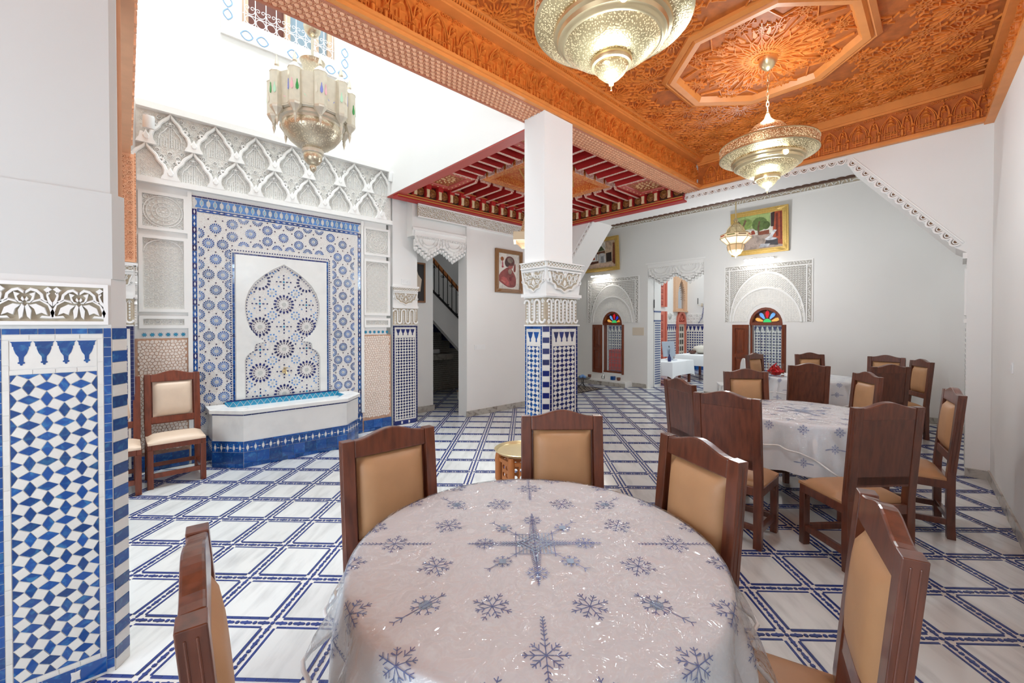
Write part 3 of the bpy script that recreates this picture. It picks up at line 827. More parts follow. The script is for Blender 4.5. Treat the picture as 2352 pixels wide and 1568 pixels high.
# lead lattice roof frame that carries the chandelier
b = MB().box(-.3, 3.1, 4.5, 4.62, 7.3, 7.5)
rb = b.build('roof_beam', CEDAR, None); tag(rb, 'cedar beam across the open courtyard top carrying the silver chandelier', 'beam')

# upper window on the north wall
wn = MB(NM); 
wn.box(.85, 2.38, 5.08, 5.24, 0, .03).box(.85, .99, 5.24, 6.8, 0, .03).box(2.25, 2.38, 5.24, 6.8, 0, .03).box(.99, 2.25, 6.66, 6.8, 0, .03)
win1 = struct('window_1', wn, STUC, 'upper courtyard window with white scroll grille and blue painted stucco border')
ps = MB(NM @ T(0, 0, .03))
def petal4(x, y, s):
    for sx in (1, -1):
        pts = [(x + sx * (.02 + .13 * t), y + .055 * sin(pi * t) ** .8) for t in [k / 8 for k in range(9)]]
        ps.poly(pts, .014, .006); ps.poly([(u, 2 * y - v) for u, v in pts], .014, .006)
for x in (1.2, 1.72, 2.2): petal4(x, 5.16, .09)
for y in (5.4, 5.8, 6.2):
    for x in (.92, 2.315):
        for sy in (1, -1):
            pts = [(x + .045 * sin(pi * k / 8), y + sy * (.01 + .13 * k / 8)) for k in range(9)]
            ps.poly(pts, .014, .006); ps.poly([(2 * x - u, v) for u, v in pts], .014, .006)
ps.build('painted_petals', mat('pale_blue_paint', (150, 186, 226), .7), win1, kind='stuff')
b = MB(NM); WF = mat('pale_wood_frame', (226, 196, 168), .5)
for x0, x1 in ((1.07, 1.15), (1.56, 1.63), (1.92, 1.99), (2.11, 2.19)): b.box(x0, x1, 5.32, 6.6, -.14, -.06)
b.box(1.07, 2.19, 5.32, 5.36, -.16, -.04)
b.build('window_frame', WF, win1)
MB(NM).box(1.15, 1.56, 5.36, 6.6, -.13, -.11).build('shutter_panel', mat('maroon_shutter', (112, 60, 46), .5), win1)
MB(NM).box(1.63, 1.92, 5.36, 6.6, -.13, -.11).box(1.99, 2.11, 5.36, 6.6, -.13, -.11).build('pane', mat('blue_grey_pane', (150, 172, 186), .08, spec=.8), win1)
g = MB(NM @ T(0, 0, -.02))
for k in range(10): x = 1.1 + k * .118; g.tube([(x, 5.33, 0), (x, 6.6, 0)], .006, 5)
for k in range(9):
    x = 1.159 + k * .118
    g.tube([(x + .052 * cos(2 * pi * q / 12), 5.395 + .052 * sin(2 * pi * q / 12), 0) for q in range(12)], .005, 4, 0, True)
    g.tube([(x + .054 * cos(pi + pi * q / 8), 5.53 + .06 * sin(pi + pi * q / 8), 0) for q in range(9)], .005, 4)
    for s in (1, -1): g.tube([(x + s * (.028 + (.027 - .002 * q) * cos(.7 * q)), 5.545 + (.027 - .002 * q) * sin(.7 * q), 0) for q in range(10)], .0045, 4)
for y in (5.34, 5.455): g.tube([(1.08, y, 0), (2.18, y, 0)], .005, 4)
g.build('grille', WIRON, win1, smooth=60)
# two small white spotlights fixed on the stucco frieze
def spotlight(x, z, label):
    t = thing('spotlight', label, 'lamp', (x, NY - .1, z))
    MB().lathe([(.018, 0), (.018, .01)], 10).build('base', WPLAS, t, local=True, M=Matrix.Rotation(pi / 2, 4, 'X') @ T(0, 0, -.09))
    b = MB(); b.lathe([(.0, .11), (.045, .108), (.05, .09), (.05, -.02), (.044, -.02), (.04, .0), (.0, .0)], 16)
    b.build('head', WPLAS, t, smooth=40, local=True, M=T(0, -.07, -.02) @ Matrix.Rotation(radians(12), 4, 'X'))
    MB().tube([(0, .09, 0), (0, -.07, .03)], .008, 6).build('arm', WPLAS, t, local=True)
spotlight(.19, 3.72, 'white cylinder spotlight at the left end of the stucco frieze')
spotlight(2.96, 3.8, 'white cylinder spotlight at the right end of the stucco frieze')

# ================================================================ stair wall, gallery
SM = frame((0, 5.8, 0), (1, 0, 0), (0, 0, 1))
b = MB(); b.box(4.32, 7.2, 5.8, 6.05, 0, 3.95).box(3.3, 4.32, 5.85, 6.05, 3.0, 3.95).box(3.0, 3.35, 6.06, 6.3, 2.2, 3.95)
wall_s = struct('wall_stair', b, WALLG, 'white gallery wall with the stair doorway at its left end')
b = MB(SM); b.box(3.36, 6.5, 3.3, 3.5, 0, .012, 1).box(3.36, 6.5, 3.48, 3.5, 0, .035).box(3.36, 6.5, 3.29, 3.31, 0, .03)
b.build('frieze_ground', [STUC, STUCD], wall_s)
b = MB(SM @ T(0, 0, .012)); tangle(b, 3.37, 6.48, 3.315, 3.475, .03, .0095, .012, 0, 5); b.build('frieze_relief', STUC, wall_s, kind='stuff')
def baseboard(name, x0, y0, x1, y1, hgt, lab, th=.02):
    L_ = hypot(x1 - x0, y1 - y0); M = frame((x0, y0, 0), (x1 - x0, y1 - y0, 0), (0, 0, 1))
    o = struct(name, MB(M).box(0, L_, 0, .004, 0, .004), GREYM, lab)
    n = max(1, round(L_ / .62)); 
    for i in range(n): MB(M).box(L_ * i / n + .001, L_ * (i + 1) / n - .001, 0.001, hgt, 0, th).build('skirting_slab', GREYM, o)
    return o
baseboard('baseboard_stair', 4.3, 5.8, 6.5, 5.8, .1, 'grey veined marble skirting under the stair wall')
# hanging stucco lambrequin: two bays of pendant steps
def lambrequin(parent, M, W, H, bays, m=STUC):
    """M: origin at top-left; local y downwards negative"""
    b = MB(M); b.box(0, W, -.1, .04, -.02, .0); b.box(-.04, W + .04, .04, .08, -.03, .02)
    f = MB(M); bw = W / bays; n = 9
    for i in range(bays):
        for k in range(n):                       # pendants descend to the middle of each bay
            x0 = bw * i + bw * k / n; t = 1 - abs((k + .5) / n - .5) * 2
            d = .1 + (H - .1) * (.35 + .65 * t)
            b.box(x0, x0 + bw / n, -d, -.1, -.06, -.005)
            b.frus([(x0, -d), (x0 + bw / n, -d), (x0 + bw / n, -d + .05), (x0, -d + .05)], -.005, .025, .6)
            b.frus([(x0, -d - .05), (x0 + bw / n / 2, -d - .085), (x0 + bw / n, -d - .05), (x0 + bw / n, -d), (x0, -d)], -.06, -.0, .55)
            if k % 2 == 0: b.frus([(x0 + .01, -d + .06), (x0 + bw / n - .01, -d + .06), (x0 + bw / n / 2, -d + .13)], -.005, .02, .6)
        f.M = M
        for s in (.95, .72, .5):
            f.poly([(bw * i + bw / 2 + s * bw / 2 * cos(pi * k / 10), -.07 - (H * .62 * s) * sin(pi * k / 10) ** .8, 0) for k in range(11)], .014, .022)
        for k in range(14): f.ring(bw * i + bw * (k + .5) / 14, -.06, .02, .008, .014, 7)
    b.build('pendant_block', m, parent); f.build('arch_relief', m, parent, kind='stuff')
lambrequin(wall_s, frame((3.34, 5.83, 3.05), (1, 0, 0), (0, 0, 1)), .98, .34, 2)
# vestibule and stairs behind the doorway
b = MB().box(2.9, 4.18, 6.66, 6.8, 0, 3.9)
wv = struct('wall_vestibule', b, WALLG, 'short white wall seen inside the stair doorway')
baseboard('baseboard_vestibule', 3.4, 6.66, 4.2, 6.66, .11, 'marble skirting inside the stair doorway')
ZST = mat('small_grey_wall_tiles', (140, 132, 120), .35, var=.1)
b = MB().box(3, 9.6, 8.62, 8.8, 0, 5.4).box(7.0, 7.2, 6.05, 8.7, 0, 5.4)
ws = struct('wall_stairwell', b, WALLG, 'shaded stairwell wall with small grey tiles at its foot')
b = MB(frame((4.9, 8.62, 0), (1, 0, 0), (0, 0, 1)))
for j in range(30):
    for i in range(34):
        x = .055 * i + (.027 if j % 2 else 0); b.frus([(x, .05 * j), (x + .052, .05 * j), (x + .052, .05 * j + .046), (x, .05 * j + .046)], 0, .008, .86)
b.build('wall_tile_courses', ZST, ws, kind='stuff')
b = MB().box(2.9, 7.2, 6.05, 8.7, 5.3, 5.4)
struct('ceiling_stairwell', b, WALLG, 'stairwell ceiling')
b = MB().box(4.19, 4.2, 6.8, 8.6, 0, 5.3); struct('wall_stairwell_side', b, WALLG, 'hidden side wall of the stairwell')
st = thing('staircase', 'white staircase with black scroll railing and navy tiled steps behind doorway', 'stairs', (5.2, 7.5, 0))
def onst(px, z): return px
SA = [(4.5, 2.35), (6.2, 1.02)]; 
b = MB(frame((0, 7.5, 0), (1, 0, 0), (0, 0, 1)))
b.prism([(4.4, 2.53), (5.62, 1.5), (6.1, 1.1), (6.1, .0), (5.62, .0), (5.62, .82), (4.4, 2.0)], -.12, 0); b.build('stringer', WALLG, st)
b = MB(frame((0, 7.5, 0), (1, 0, 0), (0, 0, 1))); b.prism([(4.4, 2.53), (5.62, 1.5), (6.1, 1.1), (6.1, 1.16), (5.62, 1.56), (4.4, 2.59)], -.1, .012); b.build('stringer_cap', BLACK, st)
for k in range(7):
    x = 6.1 - .235 * k; z = 1.22 + .2 * k
    MB().box(x - .26, x, 7.62, 8.55, z - .02 if 0 else z - .2, z).build('step', NAVY, st)
    for q in range(6): MB().box(x + .0, x + .006, 7.64 + q * .15, 7.76 + q * .15, z - .16, z - .05).build('riser_tile', WTILE, st)
    MB().box(x - .28, x + .02, 7.6, 8.55, z, z + .03).build('tread', BLACK, st)
    for q in range(3): MB().box(x - .24 + q * .08, x - .19 + q * .08, 7.612, 7.62, z - .15, z - .06).build('riser_tile', WTILE, st)
b = MB(frame((0, 7.5, 0), (1, 0, 0), (0, 0, 1)))
b.prism([(4.5, 3.22), (5.75, 2.1), (5.75, 2.02), (4.5, 3.14)], -.08, -.02); b.build('handrail', OAK, st)
b = MB(frame((0, 7.5, 0), (1, 0, 0), (0, 0, 1)))
b.prism([(4.46, 2.49), (4.53, 2.43), (4.53, 3.2), (4.46, 3.26)], -.09, -.01, 0); b.build('newel_post', OAK, st)
for k in range(11):
    x = 4.6 + .11 * k; z0 = 2.53 - (x - 4.4) * .845; z1 = z0 + .68
    b = MB(frame((0, 7.45, 0), (1, 0, 0), (0, 0, 1)))
    b.tube([(x, z0, 0), (x, z1, 0)], .009, 5)
    if k % 2:
        for s in (1, -1): b.tube([(x + s * (.03 + (.03 - .002 * q) * cos(.7 * q)), z1 - .15 + (.03 - .002 * q) * sin(.7 * q), 0) for q in range(10)], .006, 4)
    b.build('baluster', IRON, st)
b = MB(frame((0, 8.2, 0), (1, 0, 0), (0, 0, 1)))
b.prism([(4.5, 4.3), (5.55, 3.5), (4.85, 2.75), (4.5, 3.1)], -.1, 0); b.build('upper_flight', WALLG, st)
sh = thing('stone_shelf', 'grey marble shelf in the shade under the stairs', 'shelf', (5.35, 8.4, 0))
MB().box(4.6, 5.72, 8.2, 8.62, .78, .92).build('slab', GREYM, sh, bevel=.01)
bk = MB().box(4.6, 5.4, 8.3, 8.6, .925, 1.03).build('stone_block', MARBW, None, bevel=.02); tag(bk, 'pale stone block lying on the shelf under the stairs', 'block')
pf = thing('framed_picture', 'small black picture frame on the stairwell wall under the stairs', 'picture', (5.42, 8.6, 1.9))
MB().box(5.3, 5.5, 8.585, 8.615, 1.55, 2.15).build('frame', BLACK, pf, bevel=.004); MB().box(5.34, 5.46, 8.58, 8.586, 1.62, 2.08).build('print', mat('grey_print', (150, 146, 140), .6), pf)
ts = thing('tiled_step', 'low step with navy and white checker tiles by stair doorway', 'step', (5.6, 7.1, 0))
MB().box(5.18, 5.6, 6.95, 7.3, 0, .17).build('body', WTILE, ts); MB().box(5.17, 5.61, 6.94, 7.31, .17, .19).build('tread', mat('terracotta_tread', (196, 160, 130), .6), ts)
for i in range(6):
    for j in range(2):
        MB().box(5.18 + .07 * i, 5.245 + .07 * i, 6.945, 6.95, .003 + .055 * j + (0 if j else 0), .055 + .055 * j).build('blue_tile' if j == 0 or i % 2 else 'white_tile', BLUE if j == 0 or i % 2 else WTILE, ts)
p2_ = thing('framed_picture', 'dark portrait in brown frame half hidden behind white doorway pilaster', 'picture', (3.85, 6.65, 2.3))
b = MB(frame((3.6, 6.65, 2.0), (1, 0, 0), (0, 0, 1))); f_ = .03
b.box(0, .4, 0, f_, 0, .03).box(0, .4, .72 - f_, .72, 0, .03).box(0, f_, f_, .72 - f_, 0, .03).box(.4 - f_, .4, f_, .72 - f_, 0, .03); b.build('frame', mat('brown_frame', (140, 96, 62), .4), p2_)
MB(frame((3.6, 6.65, 2.0), (1, 0, 0), (0, 0, 1))).box(f_, .4 - f_, f_, .72 - f_, 0, .012).prism([(.08, .2), (.3, .2), (.33, .42), (.26, .5), (.22, .62), (.14, .62), (.12, .5)], .012, .014, 1).build('canvas', [mat('dark_canvas', (52, 48, 46), .6), mat('cream_robe', (214, 196, 176), .6)], p2_)

# ---- painted gallery ceiling
b = MB().box(3.0, 6.5, 2.94, 5.8, 3.9, 3.98)
gc = struct('ceiling_gallery', b, mat('red_ceiling_board', (150, 34, 32), .5, noise=(6, .1)), 'red painted coffered wooden ceiling over the gallery')
X0, X1, Y0, Y1 = 3.1, 6.38, 2.94, 5.66
RW = .78; xi0, xi1, yi0, yi1 = X0 + RW, X1 - RW, Y0 + RW, Y1 - RW
def joist_mesh(Lj):
    j = MB()
    j.add([(0, -.024, 0), (Lj, -.024, 0), (Lj, .024, 0), (0, .024, 0), (0, -.024, -.13), (Lj - .1, -.024, -.13), (Lj - .1, .024, -.13), (0, .024, -.13)],
          [(0, 1, 5, 4), (2, 3, 7, 6), (0, 4, 7, 3), (0, 3, 2, 1)], 0)
    j.add([(0, -.024, -.13), (Lj - .1, -.024, -.13), (Lj - .1, .024, -.13), (0, .024, -.13), (Lj, -.024, 0), (Lj, .024, 0)], [(0, 3, 2, 1), (1, 2, 5, 4)], 1)
    return j.mesh('joist', [RED, ORNW])
jm = joist_mesh(RW); tri = MB().add([(0, 0, 0), (.15, 0, 0), (0, 0, -.12), (0, .006, 0), (.15, .006, 0), (0, .006, -.12)], [(0, 2, 1), (3, 4, 5), (0, 1, 4, 3), (1, 2, 5, 4), (2, 0, 3, 5)]).mesh('spandrel_panel', ORNW)
ny = 6; nx = 7
for k in range(ny + 1):
    y = yi0 + (yi1 - yi0) * k / ny
    piece('joist', jm, T(X0, y, 3.87), gc); piece('joist', jm, T(X1, y, 3.87) @ RZ(pi), gc)
for k in range(nx + 1):
    x = xi0 + (xi1 - xi0) * k / nx
    piece('joist', jm, T(x, Y0, 3.87) @ RZ(pi / 2), gc); piece('joist', jm, T(x, Y1, 3.87) @ RZ(-pi / 2), gc)
for k in range(ny):                              # upright painted boards closing the bays at the inner frame
    y0 = yi0 + (yi1 - yi0) * k / ny + .03; y1 = yi0 + (yi1 - yi0) * (k + 1) / ny - .03
    for x in (xi0 - .03, xi1 + .018): MB().box(x, x + .012, y0, y1, 3.74, 3.9).build('bay_board', ORNW, gc)
for k in range(nx):
    x0 = xi0 + (xi1 - xi0) * k / nx + .03; x1 = xi0 + (xi1 - xi0) * (k + 1) / nx - .03
    for y in (yi0 - .03, yi1 + .018): MB().box(x0, x1, y, y + .012, 3.74, 3.9).build('bay_board', ORNW, gc)
    for y in (Y0, Y1 - .012): MB().box(x0, x1, y, y + .012, 3.74, 3.9).build('bay_board', ORNW, gc)
cm = MB(frame((0, 0, 0), (1, 0, 0), (0, -1, 0)))
s_ = RW / 2 - .03
cm.box(-s_, s_, -s_, s_, 0, .02, 0)
for k in range(4):
    a = pi / 2 * k; c_, n_ = cos(a), sin(a)
    cm.add([(u * c_ - v * n_, u * n_ + v * c_, z) for u, v, z in [(-s_, s_ - .12, .02), (s_, s_ - .12, .02), (s_, s_, .02), (-s_, s_, .02), (-s_ + .01, s_ - .11, .035), (s_ - .01, s_ - .11, .035), (s_ - .01, s_ - .01, .035), (-s_ + .01, s_ - .01, .035)]], [(4, 5, 6, 7), (0, 1, 5, 4), (1, 2, 6, 5), (2, 3, 7, 6), (3, 0, 4, 7)], 1)
    for q in range(7):
        u = -s_ + .06 + q * (2 * s_ - .12) / 6; v = s_ - .06
        cm.frus([((u + .016 * cos(w)) * c_ - (v + .012 * sin(w)) * n_, (u + .016 * cos(w)) * n_ + (v + .012 * sin(w)) * c_) for w in [pi * i / 3 for i in range(6)]], .035, .04, .8, 2)
for r, n_, sz in ((.16, 16, .03), (.09, 8, .03), (0, 1, .05)):
    for k in range(n_):
        a = 2 * pi * k / n_; x, y = r * cos(a), r * sin(a)
        cm.frus([(x + sz * cos(a), y + sz * sin(a)), (x + sz * .5 * cos(a + 1.57), y + sz * .5 * sin(a + 1.57)), (x - sz * cos(a), y - sz * sin(a)), (x + sz * .5 * cos(a - 1.57), y + sz * .5 * sin(a - 1.57))], .02, .028, .7, 2)
cme = cm.mesh('corner_panel', [ORNR, REDF, mat('cream_paint', (226, 190, 140), .6)])
for x in (X0 + RW / 2, X1 - RW / 2):
    for y in (Y0 + RW / 2, Y1 - RW / 2): piece('corner_panel', cme, T(x, y, 3.8), gc)
b = MB()                                         # inner frame and raised centre
for x0, x1, y0, y1 in ((xi0, xi1, yi0, yi0 + .14), (xi0, xi1, yi1 - .14, yi1), (xi0, xi0 + .14, yi0 + .14, yi1 - .14), (xi1 - .14, xi1, yi0 + .14, yi1 - .14)): b.box(x0, x1, y0, y1, 3.76, 3.92)
b.build('inner_frame', ORNO, gc, bevel=.015)
MB().box(xi0 + .14, xi1 - .14, yi0 + .14, yi1 - .14, 3.86, 3.9).build('centre_panel', mat('orange_floral', (204, 92, 44), .55, second=((228, 164, 90), 36, .5, .6)), gc)
b = MB(frame(((xi0 + xi1) / 2, (yi0 + yi1) / 2, 3.86), (1, 0, 0), (0, -1, 0)))
for s0 in (1, .8): b.poly([(.62 * s0, 0, 0), (0, .44 * s0, 0), (-.62 * s0, 0, 0), (0, -.44 * s0, 0)], .03, .02, 0, True)
b.build('diamond_moulding', GILT, gc)
MB(frame(((xi0 + xi1) / 2, (yi0 + yi1) / 2, 3.86), (1, 0, 0), (0, -1, 0))).prism([(.49, 0), (0, .34), (-.49, 0), (0, -.34)], 0, .01).build('diamond_panel', RED, gc)
# corbel cornices
CREAMG = mat('cream_gilt_front', (232, 208, 166), .4); DARKR = mat('dark_red_brown', (74, 36, 24), .5, noise=(30, .2)); MED = mat('dark_gold_medallion', (110, 66, 30), .5, second=((176, 112, 48), 60, .45, .6))
cbm = MB(); cbm.box(-.035, .035, 0, .17, 0, .09, 0); cbm.prism([(-.026, .0), (.026, .0), (.022, .05), (.026, .1), (.026, .14), (-.026, .14), (-.022, .1), (-.018, .05)], .09, .104, 1); cbm.box(-.045, .045, .12, .18, .0, .12, 0)
cb_me = cbm.mesh('corbel', [RED, CREAMG])
mdm = MB(); mdm.box(-.08, .08, 0, .16, 0, .03, 0); mdm.lathe([(.068, .03), (.066, .05), (.05, .052), (.046, .046), (.02, .048), (.0, .06)], 14, 1)
mdm2 = MB(); mdm2.box(-.08, .08, 0, .16, 0, .03, 0)
mdm2.M = T(0, .08, 0); mdm2.lathe([(.068, .03), (.066, .05), (.05, .052), (.046, .046), (.02, .048), (.0, .06)], 14, 1)
md_me = mdm2.mesh('medallion_box', [DARKR, MED], 40)
def cornice(M, L_, name_z=0):
    b = MB(M); b.box(0, L_, -.07, .0, -.12, .03, 0).box(0, L_, .0, .2, -.12, .0, 0); b.box(0, L_, -.012, .0, .03, .045, 1); b.box(0, L_, .185, .21, .0, .14, 0).box(0, L_, .19, .2, .14, .15, 1).box(0, L_, -.05, -.035, .03, .038, 1)
    b.build('cornice_board', [RED, GILT], gc)
    n = round(L_ / .222); w_ = L_ / n
    for i in range(n):
        piece('corbel', cb_me, M @ T(w_ * i + .04, .005, 0), gc); piece('medallion_box', md_me, M @ T(w_ * i + .04 + w_ / 2, .012, 0), gc)
cornice(frame((2.97, 5.72, 3.575), (1, 0, 0), (0, 0, 1)), 3.5)
cornice(frame((6.44, 5.72, 3.62), (0, -1, 0), (0, 0, 1)), 2.75)

# ================================================================ cedar beam and the carved cedar ceiling of the dining room
def warp(mb):
    mb.v = [(x, y + .018 * (x - .6), z + .0175 * (x - .6)) for x, y, z in mb.v]; return mb
BX0 = -2.6
b = MB(); b.box(BX0, 6.52, 2.69, 2.9, 3.6, 4.0, 0).box(BX0, 6.52, 2.655, 2.905, 3.575, 3.6, 1).box(BX0, 6.52, 2.64, 2.66, 3.568, 3.576, 1).box(BX0, 6.52, 2.895, 2.915, 3.56, 3.62, 1)
bm_ = warp(b).build('carved_beam', [CEDAR, CEDARP]); tag(bm_, 'long carved cedar beam between courtyard and dining room with lattice underside', 'beam')
b = MB(frame((0, 0, 3.575), (1, 0, 0), (0, -1, 0)))
for i in range(118):
    for j in range(6):
        x = .45 + i * .052 + (.026 if j % 2 else 0); y = -(2.683 + j * .04)
        b.frus([(x + .02 * cos(pi * k / 3), y + .014 * sin(pi * k / 3)) for k in range(6)], 0, .012, .62)
        b.bar((x + .02, y - .014), (x + .034, y + .014), .005, .006); b.bar((x + .034, y - .014), (x + .02, y + .014), .005, .006)
warp(b).build('soffit_lattice', CEDARL, bm_, kind='stuff')
b = MB()
for y0, y1, z0, z1 in ((2.6, 2.64, 3.572, 3.6), (2.585, 2.69, 3.6, 3.625), (2.61, 2.69, 3.625, 3.645), (2.585, 2.69, 3.985, 4.01), (2.6, 2.69, 3.97, 3.985), (2.56, 2.69, 4.03, 4.07)): b.box(BX0, 6.5, y0, y1, z0, z1)
warp(b).build('moulding', CEDARM, bm_)
b = MB()
for i in range(250): x = .4 + i * .0244; b.box(x, x + .014, 2.572, 2.6, 4.008, 4.03)
warp(b).build('dentil_course', CEDAR, bm_, kind='stuff')
def frieze(b, L_, hgt):
    """pointed arches over knotted script, small stalactite niches between"""
    n = max(1, round(L_ / .3)); w_ = L_ / n
    for i in range(n):
        x = w_ * i
        for cx, r, hh in ((x + w_ * .36, w_ * .31, hgt * .86), (x + w_ * .84, w_ * .15, hgt * .7)):
            for s, hz in ((1, .03), (.82, .024)):
                pts = [(cx - r * s, hgt * .3), (cx - r * s, hgt * .42), (cx - r * .86 * s, hgt * .56), (cx - r * .5 * s, hgt * .72), (cx, hgt * .3 + (hh - hgt * .3) * (.9 + .1 * s))]
                b.poly(pts + [(2 * cx - u, v) for u, v in pts[-2::-1]], .011, hz)
            m_ = 5 if r > .07 else 2
            for k in range(m_):                   # knotted script as steps and uprights
                u = cx - r * .75 + 1.5 * r * (k + .5) / m_
                b.bar((u, .01 if (k + i) % 2 else hgt * .14), (u, hgt * (.26 + .16 * ((k * 7 + i) % 3))), .011, .016); b.bar((u - r * .3, hgt * (.06 + .1 * (k % 2))), (u + r * .3, hgt * (.06 + .1 * (k % 2))), .011, .015)
                b.poly([(u - r * .2, hgt * .2), (u - r * .2, hgt * .27), (u + r * .2, hgt * .27), (u + r * .2, hgt * .2)], .008, .016)
            for k in range(3):                    # stalactite steps
                y = hgt * (.5 + .12 * k); q = r * (.55 - .16 * k)
                b.frus([(cx - q, y), (cx + q, y), (cx + q * .4, y + hgt * .1), (cx - q * .4, y + hgt * .1)], 0, .045 - .008 * k, .45)
        for s in (0, .7):
            b.frus([(x + w_ * s - .012, .0), (x + w_ * s + .012, .0), (x + w_ * s + .012, hgt * .3), (x + w_ * s - .012, hgt * .3)], 0, .03, .7)
            b.frus([(x + w_ * s - .03, hgt * .3), (x + w_ * s + .03, hgt * .3), (x + w_ * s, hgt * .46)], 0, .05, .3)
            for k in range(4): b.ring(x + w_ * s + .03 * (k - 1.5), hgt * .92, .012, .006, .014, 6)
    return b
fb_ = frieze(MB(frame((.4, 2.69, 3.645), (1, 0, 0), (0, 0, 1))), 6.1, .33)
warp(fb_).build('frieze_carving', CEDAR, bm_, kind='stuff')
# ceiling field
CF = frame((0, 0, 4.06), (1, 0, 0), (0, -1, 0))
b = MB().box(BX0, 6.55, -.8, 2.72, 4.06, 4.16)
cl = warp(b); cl = struct('ceiling', cl, CEDARD, 'carved cedar ceiling of interlaced stars with an octagonal rosette')
OC = (4.42, 1.22); ORAD = .82
def in_oct(x, y, r): 
    dx, dy = abs(x - OC[0]), abs(y - OC[1]); a_ = r * cos(pi / 8)
    return dx < a_ and dy < a_ and (dx + dy) * .7071 < a_
b = MB(CF); CS = .44
def starcell(b, cx, cy, R, n=16, ok=lambda x, y: True):
    def P(r, a): return (cx + r * cos(a), cy + r * sin(a))
    for k in range(n):
        a = 2 * pi * k / n; a2 = 2 * pi * (k + .5) / n; a3 = 2 * pi * (k + 1) / n
        if not ok(*P(R * .8, a)): continue
        b.bar(P(R * .14, a), P(R * .36, a2), .011, .014); b.bar(P(R * .14, a3), P(R * .36, a2), .011, .014)
        b.bar(P(R * .36, a2), P(R * .5, a), .012, .014); b.bar(P(R * .36, a2), P(R * .5, a3), .012, .014)
        b.bar(P(R * .5, a), P(R * .84, a), .013, .016)
        b.frus([P(R * .46, a2), P(R * .58, a2 - .07), P(R * .8, a2), P(R * .58, a2 + .07)], 0, .01, .7)
        if k % 2 == 0:
            b.bar(P(R * .84, a), P(R * 1.05, a + .2), .013, .016); b.bar(P(R * .84, a), P(R * 1.05, a - .2), .013, .016)
        b.frus([P(R * .2, a), P(R * .27, a - .1), P(R * .34, a), P(R * .27, a + .1)], 0, .008, .7)
    b.ring(cx, cy, R * .13, .01, .016, 8)
for i in range(1, 16):
    for j in range(-2, 8):
        cx, cy = i * CS + .02, j * CS - .08
        if not (-.5 < cy < 2.75) or cx > 6.6: continue
        if not in_oct(cx, cy, ORAD + .2): starcell(b, cx, -cy, CS * .5, 16, lambda x, y: not in_oct(x, -y, ORAD + .03) and -y < 2.7)
        qx, qy = cx + CS / 2, cy + CS / 2
        if not in_oct(qx, qy, ORAD + .1): starcell(b, qx, -qy, CS * .3, 8, lambda x, y: not in_oct(x, -y, ORAD + .03) and -y < 2.7)
        for dx, dy in ((CS / 2, 0), (0, CS / 2)):
            u, v = cx + dx, cy + dy
            if not in_oct(u, v, ORAD + .1) and v < 2.65:
                b.ring(u, -v, .04, .01, .014, 6)
                for k in range(4): b.bar((u + .045 * cos(k * pi / 2), -v + .045 * sin(k * pi / 2)), (u + .1 * cos(k * pi / 2 + .5), -v + .1 * sin(k * pi / 2 + .5)), .01, .014)
warp(b).build('star_strapwork', CEDAR, cl, kind='stuff')
b = MB(CF)
oc = lambda r, z=0: [(OC[0] + r * cos(pi / 8 + pi / 4 * k), -OC[1] + r * sin(pi / 8 + pi / 4 * k), z) for k in range(8)]
prof = [(.90, 0), (.90, .03), (.86, .05), (.84, .035), (.82, .06), (.76, .05), (.73, .0)]
vs = []; fs = []
for r, z in prof: vs += oc(r, z)
for q in range(len(prof) - 1):
    for k in range(8): fs.append((q * 8 + k, q * 8 + (k + 1) % 8, (q + 1) * 8 + (k + 1) % 8, (q + 1) * 8 + k))
b.add(vs, [f[::-1] for f in fs])
warp(b).build('octagon_moulding', CEDARM, cl, smooth=25)
b = MB(CF)
starcell(b, OC[0], -OC[1], .66, 24)
starcell(b, OC[0], -OC[1], .36, 24)
for k in range(8):
    a = pi / 4 * k; starcell(b, OC[0] + .6 * cos(a), -OC[1] + .6 * sin(a), .11, 8)
    for q in (-.13, .13): starcell(b, OC[0] + .46 * cos(a + pi / 8 + q), -OC[1] + .46 * sin(a + pi / 8 + q), .07, 6)
b.ring(OC[0], -OC[1], .08, .02, .02, 12)
warp(b).build('rosette_strapwork', CEDAR, cl, kind='stuff')

# ================================================================ arch wall between dining room and corridor
EX = 6.5; ET = .62
EM = frame((EX, 0, 0), (0, -1, 0), (0, 0, 1))           # local x = -Y
AP = [(-.05, 0), (-.05, 2.36), (.035, 2.42), (.957, 3.58), (4.72, 3.57), (5.6, 2.42), (5.67, 2.36), (5.67, 0)]
b = MB(EM); b.prism([(-Y, Z) for Y, Z in [(-.4, 0), (-.4, 4.5), (5.95, 4.5), (5.95, 0)] + AP[::-1]], -ET, 0)
we = struct('wall_east', b, WALLG, 'white wall pierced by a wide flat-topped arch with scalloped edges')
b = MB(frame((EX - .01, 2.72, 3.7), (0, -1, 0), (0, 0, 1)))
b.box(-.04, 3.0, -.025, .0, 0, .06).box(-.04, 3.0, .0, .025, 0, .04).box(-.04, 3.0, .025, .48, 0, .01, 1).box(-.04, 3.0, .36, .48, 0, .05).box(-.04, 3.0, .335, .36, 0, .03)
b.build('cedar_frieze_board', [CEDARM, CEDARD], we)
frieze(MB(frame((EX - .02, 2.66, 3.73), (0, -1, 0), (0, 0, 1))), 2.86, .31).build('frieze_carving', CEDAR, we, kind='stuff')
